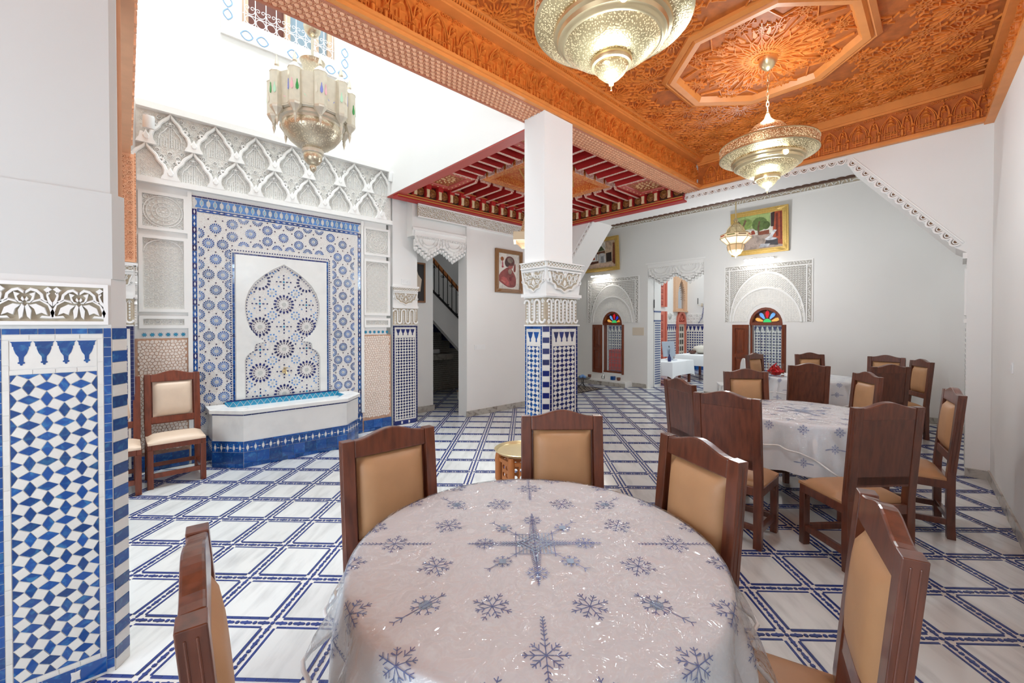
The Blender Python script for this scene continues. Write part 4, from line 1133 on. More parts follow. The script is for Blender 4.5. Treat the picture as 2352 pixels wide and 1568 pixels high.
# scallops
sm_ = MB(); sm_.tube([(.042 * cos(pi * k / 8), -.0 - .05 * sin(pi * k / 8), .012) for k in range(9)], .011, 5); sm_.tube([(.022 * cos(pi * k / 6), -.027 * sin(pi * k / 6), .008) for k in range(7)], .007, 4)
sm_.prism([(.034 * cos(pi * k / 8), -.04 * sin(pi * k / 8)) for k in range(9)], 0, .002, 1)
sc_me = sm_.mesh('scallop', [STUC, mat('scallop_stain', (128, 96, 70), .8)], 60)  # brown disc set inside each scallop
sb = MB(); sb.frus([(.046 * cos(pi * k / 8), .04 * sin(pi * k / 8)) for k in range(9)], 0, .012, .9)
BRN = mat('brown_stain', (92, 60, 40), .7); sb_me = sb.mesh('scallop_tip', BRN)  # dark brown for the scallop tips and the soffit strip
path = AP[2:6]
for (ya, za), (yb, zb) in zip(path[:-1], path[1:]):
    l = hypot(yb - ya, zb - za); n = round(l / .096); a = atan2(zb - za, -(yb - ya))
    for k in range(n):
        t = (k + .5) / n; y, z = ya + (yb - ya) * t, za + (zb - za) * t
        o_ = .045
        nx_, nz_ = (za - zb) / l, (yb - ya) / l          # outward (up) normal in (Y,Z)
        piece('scallop', sc_me, EM @ T(-(y + nx_ * o_), z + nz_ * o_, 0) @ RZ(a if yb == ya else a) @ (RZ(pi) if True else T(0, 0)), we)
for k in range(38):
    y = .957 + 3.763 * (k + .5) / 38
    piece('scallop_tip', sb_me, frame((EX + ET - .05, y, 3.58), (0, -1, 0), (-1, 0, 0)), we)
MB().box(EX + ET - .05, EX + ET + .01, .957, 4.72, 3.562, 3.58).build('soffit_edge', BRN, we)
b = MB(frame((EX, .0, 0), (0, -1, 0), (0, 0, 1)))
# white moulding bands on the front of the arch
for (ya, za), (yb, zb) in zip(path[:-1], path[1:]):
    l = hypot(yb - ya, zb - za); nx_, nz_ = (za - zb) / l * .075, (yb - ya) / l * .075
    b.bar((-(ya + nx_), za + nz_), (-(yb + nx_), zb + nz_), .02, .012)
b.build('arch_moulding', STUC, we)
# tiled inner face of the right pier
pm_ = frame((EX + .0, -.05, 0), (1, 0, 0), (0, 0, 1))
lz_ = frame((EX + ET, -.05, 0), (-1, 0, 0), (0, 0, 1))
b = MB(lz_); 
for k in range(26): b.box(.04, ET - .04, .08 + .058 * k, .108 + .058 * k, 0, .004)
b.build('pier_tile_bands', GREYT, we, kind='stuff')
b = MB(lz_); b.box(0, ET, 1.62, 1.66, 0, .02).box(0, ET, 2.3, 2.36, 0, .03).box(.1, ET - .1, 1.7, 2.2, 0, .015); b.build('pier_capital', CREAM if 0 else STUC, we)
baseboard('baseboard_pier', EX, -.05, EX, -.24, .09, 'marble skirting at the foot of the arch pier')
# ================================================================ right wall, corridor, outer walls
b = MB()
p0, p1 = (-2.6, -.751), (6.5, -.226)
M = frame((p1[0], p1[1], 0), (p0[0] - p1[0], p0[1] - p1[1], 0), (0, 0, 1)); L_ = hypot(p1[0] - p0[0], p1[1] - p0[1])
b = MB(M).box(0, L_, 0, 3.72, -.25, 0).box(0, L_, 3.72, 4.3, -.25, 0)
wr = struct('wall_south', b, WALLG, 'plain white dining room wall on the right')
b = MB(M); b.box(0, L_, 3.66, 3.69, 0, .07).box(0, L_, 3.69, 3.72, 0, .05).box(0, L_, 3.72, 4.1, 0, .02, 1).box(0, L_, 4.02, 4.1, 0, .09)
b.v = [(x, y, z + .0175 * (x - 6.5)) for x, y, z in b.v]
b.build('cedar_frieze_board', [CEDARM, CEDARD], wr)
fb_ = frieze(MB(M @ T(0.05, 3.73, .02)), 5.4, .29); fb_.v = [(x, y, z + .0175 * (x - 6.5)) for x, y, z in fb_.v]; fb_.build('frieze_carving', CEDAR, wr, kind='stuff')
baseboard('baseboard_south', p1[0], p1[1], -2.0, -.717, .1, 'grey veined marble skirting along the right wall', .015)
for k, (d_, z_) in enumerate(((1.3, 1.28),)):
    o = MB(M @ T(1.25, 1.25)).box(-.03, .03, -.045, .045, 0, .01).box(-.012, .012, -.02, .02, .01, .014).build('light_switch', WPLAS, None, bevel=.003); tag(o, 'white light switch on the plain right wall', 'switch')
# far wall
FX = 9.6; FW = frame((FX, 0, 0), (0, -1, 0), (0, 0, 1))   # local x = -Y
W1 = (6.37, .30); W2 = (2.70, .30)                         # window centres and half widths
D0, D1 = 3.95, 5.33
b = MB(FW)
def seg(y0, y1, z0, z1): b.box(-y1, -y0, z0, z1, -.3, 0)
def archhole(yc, hw, z0, zs):                              # wall around an arched opening: jambs are handled by neighbours
    n = 10; pts = [(-(yc + hw * cos(pi * k / n)), zs + hw * 1.12 * sin(pi * k / n)) for k in range(n + 1)]
    b.prism([(-(yc + hw), 4.8), (-(yc + hw), zs)] + pts[1:-1] + [(-(yc - hw), zs), (-(yc - hw), 4.8)], -.3, 0)
    seg(yc - hw, yc + hw, 0, z0)
seg(-.3, W2[0] - .3, 0, 4.8); archhole(W2[0], .3, .3, 1.62); seg(W2[0] + .3, D0, 0, 4.8); seg(D0, D1, 3.12, 4.8); seg(D1, W1[0] - .3, 0, 4.8); archhole(W1[0], .3, .3, 1.62); seg(W1[0] + .3, 8.8, 0, 4.8)
wf = struct('wall_far', b, WALLG, 'white corridor wall with two arched windows and a doorway')
b = MB().box(EX + ET, FX, -.3, 8.7, 4.75, 4.85); struct('ceiling_corridor', b, WALLG, 'white corridor ceiling')
b = MB().box(EX + ET, FX + .3, -.3, -.1, 0, 4.8).box(9.0, FX, -.1, .2, 0, 4.8)
struct('wall_corridor_right', b, WALLG, 'white end wall of the corridor with a shallow pier')
b = MB().box(7.0, FX, 8.6, 8.8, 0, 4.8); struct('wall_corridor_left', b, WALLG, 'white far left end wall of the corridor')
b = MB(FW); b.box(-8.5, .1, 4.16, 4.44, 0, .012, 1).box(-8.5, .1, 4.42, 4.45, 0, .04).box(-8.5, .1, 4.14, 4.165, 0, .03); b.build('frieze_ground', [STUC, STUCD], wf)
b = MB(FW @ T(0, 0, .012)); tangle(b, -7.4, -.6, 4.17, 4.42, .052, .017, .016, 0, 9); b.build('frieze_relief', STUC, wf, kind='stuff')
baseboard('baseboard_far', FX, 3.93, FX, .22, .09, 'marble skirting below the far wall right of doorway')
baseboard('baseboard_far_left', FX, 8.2, FX, 5.36, .1, 'marble skirting below the far wall left of doorway')
MB().box(9.02, 9.005, 0, 0, 0, 0) if 0 else None
baseboard('baseboard_corner_pier', 9.0, .2, 9.0, -.1, .1, 'marble skirting of the pier at the corridor end')
b = MB().box(-2.8, -2.6, -1, 6.4, 0, 4.3); struct('wall_west', b, WALLG, 'white wall behind the photographer')
b = MB().box(-2.6, -.3, 2.66, 6.3, 3.9, 4.0); struct('ceiling_west_gallery', b, WHITE, 'white ceiling of the left gallery')
b = MB().box(-2.6, -.6, 6.1, 6.3, 0, 4.0); struct('wall_west_gallery', b, WHITE, 'white end wall of the left gallery')
# ================================================================ tiled pillars
def tile_face(par, M, W, cols, rows, blue, indiv=True, ndrops=3, top=1.585, nside=36):
    """one face clad in cut tiles; M: origin bottom-left of the face, z outwards"""
    bw, sw = min(.026, W * .08), min(.02, W * .06)
    pl = MB(M); pl.box(0, W, 0, top, -.001, .002); pl.build('tile_bed', GROUT, par)
    col_tiles(par, M, .001, bw, .02, top, nside, [blue]) if indiv else None
    col_tiles(par, M, W - bw - .001, bw, .02, top, nside, [blue]) if indiv else None
    if not indiv:
        s = MB(M)
        for x in (.001, W - bw - .001):
            for k in range(nside): s.box(x, x + bw, .02 + (top - .02) * k / nside + .001, .02 + (top - .02) * (k + 1) / nside - .001, 0, .005)
        s.build('border_tiles', blue, par, kind='stuff')
    row_tiles(par, M, bw + .002, W - bw - .002, top - .026, .025, max(3, round(W / .058)), blue)
    row_tiles(par, M, bw + .002, W - bw - .002, top - .048, .02, max(2, round(W / .09)), WTILE, 'white_tile')
    row_tiles(par, M, bw + sw, W - bw - sw, 1.392, .02, max(2, round(W / .08)), WTILE, 'white_tile')
    f0, f1 = bw + sw + .002, W - bw - sw - .002
    for x in (bw + .001, W - bw - sw - .001): col_tiles(par, M, x, sw, .1, top - .05, 14, [WTILE], 'white_tile')
    MB(M).box(f0, f1, 1.415, top - .05, -.002, .0032).build('white_panel', WTILE, par)
    drops(par, M, f1 - f0, 0, 0, 0, 0) if 0 else drops(par, M @ T(f0, 0), f1 - f0, top - .055, .1, ndrops, blue)
    row_tiles(par, M, bw + sw, W - bw - sw, .085, .02, max(2, round(W / .08)), WTILE, 'white_tile')
    row_tiles(par, M, bw, W - bw, .012, .07, max(2, round(W / .13)), blue, 'foot_tile')
    st_ = MB(); st_.frus([(.022 * (1 if k % 2 else .6) * cos(pi * k / 4), .03 * (1 if k % 2 else .6) * sin(pi * k / 4)) for k in range(8)], .004, .006, .9)
    sm2 = st_.mesh('white_star_tile', WTILE)
    for k in range(1, max(2, round(W / .13))): piece('white_star_tile', sm2, M @ T(bw + (W - 2 * bw) * k / max(2, round(W / .13)), .047), par)
    lozenges(par, M @ T(f0, .108), f1 - f0, 1.392 - .108, cols, rows, blue, WTILE, indiv)
def serpentine(par, M, W, z0, z1, loops):
    """meandering cord with bead strings between, on a recessed stained ground"""
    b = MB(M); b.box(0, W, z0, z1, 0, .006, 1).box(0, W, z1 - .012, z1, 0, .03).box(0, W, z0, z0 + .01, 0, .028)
    b.build('capital_ground', [STUC, STUCD], par)
    lw = W / loops; pts = []
    zb, zt = z0 + .03, z1 - .03; r = lw / 4
    for i in range(loops):
        x = lw * i
        pts += [(x + r * 1 - r * cos(a) * 1, zt - r + r * sin(a), .016) for a in [pi * k / 6 for k in range(7)]]
        pts += [(x + 3 * r - r * cos(a), zb + r - r * sin(a), .016) for a in [pi * k / 6 for k in range(7)]]
    s = MB(M); s.tube(pts, r * .36, 6); s.build('serpentine_cord', STUC, par, smooth=60)
    s = MB(M)
    for i in range(loops):
        for q in (1, 3):
            x = lw * i + r * q
            for k in range(6):
                z = zb + (r * .9 if q == 1 else r * 1.6) + (zt - zb - r * 2.4) * k / 5; s.frus([(x + r * .3 * cos(pi * a / 3), z + .014 * sin(pi * a / 3)) for a in range(6)], .004, .02, .6)
            z = z0 + .025 if q == 1 else z1 - .025; sg = 1 if q == 1 else -1
            for a in (-.7, 0, .7): s.frus([(x, z - sg * .012), (x + .02 * sin(a) - .006, z + sg * .018), (x + .034 * sin(a), z + sg * .04 * cos(a)), (x + .02 * sin(a) + .006, z + sg * .018)], .004, .018, .6)
    s.build('bead_strings', STUC, par, kind='stuff')
def cartouche(par, M, W, z0, z1):
    """lobed carved cartouche under a lattice band"""
    H = z1 - z0
    b = MB(M)
    b.box(-.0, W, z1 - .05, z1, 0, .008, 1).box(0, W, z1 - .062, z1 - .048, 0, .022).box(0, W, z1 - .008, z1 + .004, 0, .022).box(0, W, z1 - .09, z1 - .075, 0, .014)
    c = W / 2; k = W / .4
    lob = [(-.19, .2), (-.17, .15), (-.16, .1), (-.12, .085), (-.1, .05), (-.05, .045), (0, .015), (.05, .045), (.1, .05), (.12, .085), (.16, .1), (.17, .15), (.19, .2)]
    lob = [(c + x * k, z0 + y * H / .3) for x, y in lob]
    b.prism([(lob[0][0], z1 - .095)] + lob + [(lob[-1][0], z1 - .095)], 0, .004, 1)
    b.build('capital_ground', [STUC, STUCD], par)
    s = MB(M); s.poly(lob, .016 * k, .02); s.poly([(c + (x - c) * .8, z0 + (y - z0) * .8 + .045 * H / .3) for x, y in lob], .008, .016)
    n = max(5, round(W / .045))
    for i in range(n):
        x = W * i / n; s.bar((x, z1 - .046), (x + W / n, z1 - .012), .008, .016); s.bar((x + W / n, z1 - .046), (x, z1 - .012), .008, .016)
    for sx in (-1, 1):
        for (x, y, r) in ((.05, .16, .022), (.1, .155, .02), (.07, .115, .018), (.135, .17, .016)): s.ring(c + sx * x * k, z0 + y * H / .3, r * k, .008, .016, 8)
        for (x, y, a) in ((.03, .12, .6), (.02, .19, 1.3), (.12, .12, .3), (.09, .19, .9)):
            u, v = c + sx * x * k, z0 + y * H / .3; l = .03 * k
            s.frus([(u, v), (u + sx * l * cos(a) * .5 - l * .25, v + l * sin(a) * .5), (u + sx * l * cos(a), v + l * sin(a)), (u + sx * l * cos(a) * .5 + l * .25, v + l * sin(a) * .5)], .004, .018, .6)
        s.ring(c + sx * .185 * k, z0 + .12 * H / .3, .016 * k, .007, .018, 8)
    s.frus([(c, z0 + .07 * H / .3), (c + .018, z0 + .1 * H / .3), (c, z0 + .14 * H / .3), (c - .018, z0 + .1 * H / .3)], .004, .02, .6)
    s.frus([(c, z0 + .15 * H / .3), (c + .022, z0 + .18 * H / .3), (c, z0 + .22 * H / .3), (c - .022, z0 + .18 * H / .3)], .004, .02, .6)
    s.build('carved_cartouche', STUC, par, kind='stuff')

# ---- near pillar at the left edge
pn = thing('tiled_pillar', 'nearest pillar at the left edge with large blue and white lozenge tiles', 'pillar', (-.22, 2.8, 0))
b = MB(); b.prism([(-.40, 2.65), (-.05, 2.65), (0, 2.72), (0, 2.94), (-.45, 2.94), (-.45, 2.72)], 0, 1.81); b.build('core', GROUT, pn)
PW = mat('grey_white_plaster', (214, 213, 209), .75, noise=(1, .02))
b = MB(); b.prism([(-.44, 2.652), (-.045, 2.652), (-.003, 2.70), (-.003, 2.93), (-.44, 2.93)], 1.81, 2.2).prism([(-.42, 2.66), (-.05, 2.66), (-.026, 2.69), (-.026, 2.93), (-.42, 2.93)], 2.2, 3.62); b.build('shaft', PW, pn)
PN = frame((-.40, 2.65, 0), (1, 0, 0), (0, 0, 1))
tile_face(pn, PN, .35, 5, 24, BLUE, True, 4)
CH = frame((-.05, 2.65, 0), (.05, .07, 0), (0, 0, 1)); cwid = hypot(.05, .07)
col_tiles(pn, CH, .002, cwid - .004, 0, 1.585, 30, [WTILE, BLUE], 'corner_tile')
# carved palmette panel
b = MB(PN); b.box(-.0, .34, 1.6, 1.615, 0, .02).box(0, .34, 1.765, 1.78, 0, .02).box(.325, .34, 1.615, 1.765, 0, .02).box(0, .015, 1.615, 1.765, 0, .02).box(.015, .325, 1.615, 1.765, -.001, .003, 1)
b.build('panel_frame', [STUC, STUCD], pn)
half = [  # half palmette traced as flat carved leaves, unit = 0.5 x 1 (x from the axis)
    [(0, .42), (.05, .5), (.12, .3), (.1, .02), (.04, .1)],
    [(.06, .46), (.2, .5), (.36, .38), (.42, .14), (.3, .22), (.2, .16), (.16, .34)],
    [(.02, .52), (.1, .56), (.14, .7), (.08, .78), (.2, .84), (.16, .6), (.09, .5)],
    [(0, .6), (.04, .7), (.07, .62), (.03, .55)],
    [(0, .86), (.1, .96), (.22, .92), (.33, .78), (.36, .6), (.44, .54), (.38, .52), (.3, .58), (.28, .74), (.2, .84), (.1, .88), (0, .78)],
    [(.1, .54), (.26, .6), (.42, .46), (.48, .2), (.46, .1), (.3, .12), (.26, .06), (.5, .04), (.54, .1), (.52, .3), (.44, .5), (.28, .66), (.14, .6)],
    [(.33, .9), (.42, 1.0), (.5, .92), (.44, .86), (.42, .78)],
    [(.5, .1), (.55, .22), (.5, .36), (.46, .24)],
    [(.5, .4), (.42, .5), (.38, .74), (.4, .86), (.46, .82), (.42, .74), (.46, .6), (.5, .52)]]
pm2 = MB(PN)
for c in (.092, .248):
    for s in (1, -1):
        for q in half: pm2.frus([(c + s * x * .156, 1.618 + y * .144) for x, y in q], .003, .02, .9)
pm2.build('palmette_relief', STUC, pn, kind='stuff')
# ---- main pillar
pm_ = thing('tiled_pillar', 'slender pillar in the middle with blue tiled left face and darker right face', 'pillar', (3.13, 2.8, 0))
x0, x1, y0, y1 = 2.90, 3.37, 2.65, 2.93
b = MB(); b.prism([(x0, y0 + .05), (x0 + .05, y0), (x1, y0), (x1, y1), (x0, y1)], 0, 1.59); b.build('core', GROUT, pm_)
MB().box(2.885, 3.3, 2.66, 2.925, 2.2, 3.612).build('shaft', WHITE, pm_)
b = MB(); b.box(x0 + .01, x1 - .01, y0 + .01, y1, 1.59, 1.88)
b.add([(x0 - .01, y0 - .01, 1.9), (x1 + .01, y0 - .01, 1.9), (x1 + .01, y1 + .01, 1.9), (x0 - .01, y1 + .01, 1.9), (x0 - .035, y0 - .035, 2.2), (x1 + .035, y0 - .035, 2.2), (x1 + .035, y1 + .035, 2.2), (x0 - .035, y1 + .035, 2.2)], [(0, 1, 5, 4), (1, 2, 6, 5), (2, 3, 7, 6), (3, 0, 4, 7), (4, 5, 6, 7), (3, 2, 1, 0)])
b.box(x0 - .03, x1 + .03, y0 - .03, y1 + .03, 1.87, 1.9).box(x0 - .0185, x1 + .0185, y0 - .0185, y1, 1.8585, 1.871).box(x0 - .017, x1 + .017, y0 - .017, y1, 1.588, 1.5995).box(x0 - .052, x1 + .05, y0 - .052, y1 + .03, 2.193, 2.2025).box(x0 - .0485, x1 + .047, y0 - .0485, y1 + .02, 2.139, 2.151); b.build('capital', STUC, pm_)
tile_face(pm_, frame((x0 + .05, y0, 0), (1, 0, 0), (0, 0, 1)), x1 - x0 - .05, 5, 27, NAVY, True, 4)  # navy puts the dimmer light on this face and corner into the tile colour
tile_face(pm_, frame((x0, y1, 0), (0, -1, 0), (0, 0, 1)), y1 - y0 - .05, 3, 27, BLUE, True, 2)
CH = frame((x0, y0 + .05, 0), (.05, -.05, 0), (0, 0, 1)); col_tiles(pm_, CH, .003, .0707 - .006, 0, 1.585, 30, [WTILE, NAVY], 'corner_tile')
serpentine(pm_, frame((x0 + .01, y0 + .01, 0), (1, 0, 0), (0, 0, 1)), x1 - x0 - .02, 1.59, 1.87, 4)
serpentine(pm_, frame((x0 + .01, y1, 0), (0, -1, 0), (0, 0, 1)), y1 - y0 - .01, 1.59, 1.87, 2)
tl = .025 / .3
cartouche(pm_, frame((x0 - .01, y0 - .012, 1.9), (1, 0, 0), (0, -tl, 1)) , x1 - x0 + .02, 0, .3)
cartouche(pm_, frame((x0 - .012, y1 + .01, 1.9), (0, -1, 0), (-tl, 0, 1)), y1 - y0 + .02, 0, .3)
# ---- pilaster between the fountain wall and the stair doorway, and the column in the far left corner
def pilaster(label, x0, x1, y0, y1, ztop, faces):
    t = thing('tiled_pilaster', label, 'pillar', ((x0 + x1) / 2, (y0 + y1) / 2, 0))
    MB().box(x0, x1, y0, y1, 0, 1.59).box(x0, x1, y0, y1, 1.59, ztop).build('shaft', WHITE, t)
    for M, W, cols, dn in faces:
        tile_face(t, M, W, cols, 28, NAVY, False, dn)
        MB(M).box(-.01, W + .01, 1.87, 1.9, 0, .03).box(-.02, W + .02, 2.19, 2.215, 0, .035).box(0, W, 1.9, 2.19, 0, .012).build('capital', STUC, t)
        serpentine(t, M, W, 1.59, 1.87, 3 if W > .3 else 2); cartouche(t, M @ T(0, 0, .012), W, 1.9, 2.19)
    return t
pilaster('white pilaster with fine navy lozenge tiles beside the stair doorway', 3.05, 3.48, 6.02, 6.3, 3.6, [(frame((3.05, 6.02, 0), (1, 0, 0), (0, 0, 1)), .43, 7, 4)])
pilaster('tiled corner column almost edge-on left of the fountain chairs', -.3, .055, 5.62, 5.92, 2.22, [(frame((-.3, 5.62, 0), (1, 0, 0), (0, 0, 1)), .355, 5, 3), (frame((.055, 5.62, 0), (0, 1, 0), (0, 0, 1)), .3, 5, 3)])
# carved cedar lining of the left arcade, seen almost edge-on
o = thing('cedar_arcade_lining', 'carved orange cedar lining of the left arcade seen edge-on', 'panel', (0, 4.5, 2.3))
MB().box(-.05, .07, 5.625, 5.93, 2.225, 3.3).build('jamb', CEDARL, o)
MB().box(-.05, .045, 2.96, 5.93, 3.3, 3.9).build('lintel', CEDARL, o)
MB().box(-.2, -.01, 2.945, 3.0, 2.21, 3.29).build('near_jamb', CEDARL, o)
M = frame((.07, 5.625, 2.225), (0, 1, 0), (0, 0, 1)); b = MB(M)
scroll(b, .02, .3, .02, 1.1, .07, .012, .012)
b.M = frame((-.05, 5.625, 2.225), (1, 0, 0), (0, 0, 1)); scroll(b, .01, .11, .02, 1.06, .05, .012, .014)
b.M = frame((.045, 2.98, 3.3), (0, 1, 0), (0, 0, 1)); scroll(b, .02, 2.6, .04, .56, .13, .02, .014)
b.build('carving', CEDARL, o, kind='stuff')
bx = MB(frame((3.2, 6.02, 2.24), (1, 0, 0), (0, 0, 1))); bx.box(0, .16, 0, .085, 0, .012); bx.lathe([(.028, .012), (.028, .016), (.02, .014)], 12, 0, .045, .042); bx.lathe([(.028, .012), (.028, .016), (.02, .014)], 12, 0, .115, .042)
tag(bx.build('wall_socket', WPLAS, None), 'white double socket on the pilaster above its carved capital', 'socket')
bx = MB(frame((4.48, 5.8, 1.16), (1, 0, 0), (0, 0, 1))); bx.box(0, .24, 0, .085, 0, .01); bx.lathe([(.022, .01), (.022, .014), (.016, .012)], 12, 0, .18, .042); bx.box(.03, .11, .02, .065, .01, .014)
tag(bx.build('wall_switch', WPLAS, None), 'white switch and socket plate on the stair wall', 'switch')
# ================================================================ lamps
def chain(par, z0, z1, r=.02, m=BRASS):
    n = max(2, round((z1 - z0) / (r * 2.6))); b = MB()
    for k in range(n):
        z = z0 + (z1 - z0) * (k + .5) / n; h_ = (z1 - z0) / n * .66
        b.tube([((r * .6 * cos(2 * pi * q / 8)) * (k % 2), (r * .6 * cos(2 * pi * q / 8)) * (1 - k % 2), z + h_ * sin(2 * pi * q / 8)) for q in range(8)], r * .16, 4, 0, True)
    b.build('chain', m, par, local=True, smooth=60)
def point(name, loc, power, col, r=.06):
    l = bpy.data.lights.new(name, 'POINT'); l.energy = power; l.color = col; l.shadow_soft_size = r
    o = bpy.data.objects.new(name, l); o.location = loc; COL.objects.link(o); return o
def pendant(x, y, label):
    t = thing('brass_pendant', label, 'lamp', (x, y, 0), 0, 'pierced brass pendants of the dining room')
    zc = 4.06 + .0175 * (x - .6)
    MB().lathe([(.0, zc - .13), (.02, zc - .125), (.05, zc - .1), (.075, zc - .06), (.08, zc - .03), (.08, zc)], 24).build('canopy', BRASS, t, local=True, smooth=40)
    chain(t, 3.56, zc - .12)
    MB().lathe([(.03, 3.50), (.05, 3.49), (.058, 3.47)], 16) if 0 else None
    MB().lathe([(.004, 3.60), (.018, 3.585), (.03, 3.55), (.062, 3.515), (.12, 3.48), (.165, 3.43), (.185, 3.37), (.18, 3.335)], 32).build('dome', PBRASS, t, local=True, smooth=50)
    b = MB(); b.lathe([(.18, 3.345), (.19, 3.34), (.385, 3.312), (.405, 3.302), (.41, 3.29), (.405, 3.285)], 48).lathe([(.402, 3.212), (.41, 3.207), (.41, 3.197), (.40, 3.19)], 48)
    b.build('disc_rim', BRASS, t, local=True, smooth=40)
    MB().lathe([(.403, 3.213), (.406, 3.25), (.404, 3.286)], 48).build('pierced_band', PBRASS, t, local=True, smooth=60)
    MB().lathe([(.30, 3.155), (.34, 3.165), (.398, 3.192)], 48).build('pierced_skirt', PBRASS, t, local=True, smooth=60)
    MB().lathe([(.25, 3.085), (.262, 3.09), (.268, 3.1), (.282, 3.105), (.288, 3.125), (.304, 3.135), (.308, 3.15), (.30, 3.16)], 48).build('stepped_collar', BRASS, t, local=True, smooth=40)
    MB().lathe([(.10, 3.005), (.15, 3.016), (.2, 3.042), (.235, 3.07), (.25, 3.09)], 48).build('pierced_bowl', PBRASS, t, local=True, smooth=60)
    MB().lathe([(.088, 2.97), (.104, 2.972), (.108, 2.985), (.108, 3.0), (.1, 3.012)], 32).build('neck_ring', BRASS, t, local=True, smooth=40)
    MB().lathe([(.0, 2.868), (.012, 2.872), (.016, 2.89), (.04, 2.905), (.072, 2.935), (.088, 2.965), (.086, 2.975)], 32).build('drop', PBRASS, t, local=True, smooth=60)
    MB().tube([(0, 0, 2.87), (0, 0, 2.845)], .004, 5).build('finial', BRASS, t, local=True)
    bl_ = mat('lit_bulb', (255, 246, 224), .3, emit=((255, 240, 205), 25))
    MB().ball((-.2, -.2, 3.12), .022, 0, 12, 8).build('bulb', bl_, t, local=True, smooth=60)
    point('pendant_light', (x, y, 2.78), 30, (.74, .89, 1), .12)
    point('pendant_uplight', (x, y, 3.68), 14, (.9, .97, 1), .08)
    return t
pendant(4.46, 1.25, 'round brass pendant hanging from a chain under the octagon of the cedar ceiling')
pendant(1.90, 1.27, 'nearest round brass pendant, cut by the top edge of the photo')

# silver chandelier of the courtyard
cx, cy = 1.43, 4.57
ch = thing('silver_chandelier', 'large aged silver chandelier ringed with lantern turrets hanging in the courtyard', 'chandelier', (cx, cy, 0))
MB().tube([(0, 0, 4.3), (0, 0, 7.3)], .014, 8).build('rod', SILV, ch, local=True, smooth=60)
MB().lathe([(.004, 4.56), (.04, 4.575), (.075, 4.62), (.085, 4.67), (.075, 4.72), (.04, 4.76), (.004, 4.78)], 20).build('ball', PSILV, ch, local=True, smooth=60)
MB().lathe([(.105, 4.06), (.1, 4.12), (.092, 4.18), (.096, 4.25), (.112, 4.30), (.122, 4.31), (.112, 4.295), (.09, 4.25)], 28).build('neck_vase', PSILV, ch, local=True, smooth=60)
MB().lathe([(.1, 4.07), (.2, 4.05), (.3, 4.035), (.36, 4.02), (.345, 3.72), (.32, 3.70)], 32).build('crown', SILV, ch, local=True, smooth=30)
MB().lathe([(.30, 3.715), (.315, 3.69), (.31, 3.665), (.285, 3.655), (.28, 3.63)], 36).build('collar', SILV, ch, local=True, smooth=40)
MB().lathe([(.1, 3.405), (.16, 3.44), (.22, 3.49), (.265, 3.55), (.29, 3.60), (.28, 3.64)], 36).build('bowl', PSILV, ch, local=True, smooth=60)
MB().lathe([(.085, 3.36), (.1, 3.37), (.105, 3.395), (.098, 3.41), (.11, 3.415), (.105, 3.43)], 28).build('neck_ring', SILV, ch, local=True, smooth=40)
MB().lathe([(.03, 3.245), (.06, 3.265), (.085, 3.30), (.09, 3.34), (.086, 3.365)], 28).build('lower_bowl', PSILV, ch, local=True, smooth=60)
MB().lathe([(.0, 3.165), (.006, 3.18), (.02, 3.19), (.032, 3.21), (.034, 3.235), (.03, 3.25)], 20).build('drop', PSILV, ch, local=True, smooth=60)
gl = [mat('chandelier_glass_%d' % i, c, .15, spec=.7, emit=(c, .25)) for i, c in enumerate(((40, 140, 60), (120, 130, 200), (176, 214, 186), (226, 170, 180), (214, 206, 190)))]
gp = [(0, -.05), (.02, -.035), (.022, -.01), (.014, .015), (.008, .025), (.006, .045), (0, .055), (-.006, .045), (-.008, .025), (-.014, .015), (-.022, -.01), (-.02, -.035)]
gme = [MB().prism(gp, 0, .004).mesh('glass_pane', g_) for g_ in gl]
gms = [MB().prism([(x * .6, y) for x, y in gp], 0, .004).mesh('glass_pane', g_) for g_ in gl]
NT = 10
tur = MB().lathe([(.06, 3.70), (.062, 3.71), (.062, 4.02), (.064, 4.03)], 8, 0, 0, 0, pi / 8)
tur_me = tur.mesh('turret', SILV)
top_me = MB().lathe([(.066, 4.028), (.056, 4.045), (.02, 4.085), (.012, 4.10)], 8, 0, 0, 0, pi / 8).lathe([(.012, 4.09), (.022, 4.105), (.018, 4.125), (.0, 4.21)], 8).mesh('spire', SILV)
bot_me = MB().lathe([(.012, 3.62), (.028, 3.645), (.058, 3.685), (.065, 3.702)], 8, 0, 0, 0, pi / 8).lathe([(.0, 3.52), (.016, 3.585), (.014, 3.61), (.02, 3.62), (.012, 3.635)], 8).mesh('pendant_tip', SILV)
for k in range(NT):
    a = 2 * pi * k / NT + .2
    M = T(cx + .355 * cos(a), cy + .355 * sin(a)) @ RZ(a)
    piece('turret', tur_me, M, ch); piece('spire', top_me, M, ch); piece('pendant_tip', bot_me, M, ch)
    for q in (-1, 0, 1):
        M2 = M @ RZ(q * pi / 4) @ T(.058, 0, 3.86) @ Matrix(((0, 0, 1, 0), (1, 0, 0, 0), (0, 1, 0, 0), (0, 0, 0, 1)))
        piece('glass_pane', gms[(k * 3 + q * 2 + 5) % 5], M2, ch)
    a2 = a + pi / NT
    M2 = T(cx + .355 * cos(pi / NT) * cos(a2), cy + .355 * cos(pi / NT) * sin(a2)) @ RZ(a2) @ T(.003, 0, 3.86) @ Matrix(((0, 0, 1, 0), (1, 0, 0, 0), (0, 1, 0, 0), (0, 0, 0, 1)))
    piece('side_panel', (MB().box(-.062, .062, -.155, .155, -.006, .0).mesh('side_panel', SILV) if k == 0 else pnl_), M2, ch)
    if k == 0: pnl_ = bpy.data.meshes['side_panel']
    piece('glass_pane', gme[(2, 3, 2, 1)[k % 4]], M2 @ T(0, -.01, 0) @ Matrix.Scale(1.5, 4), ch)

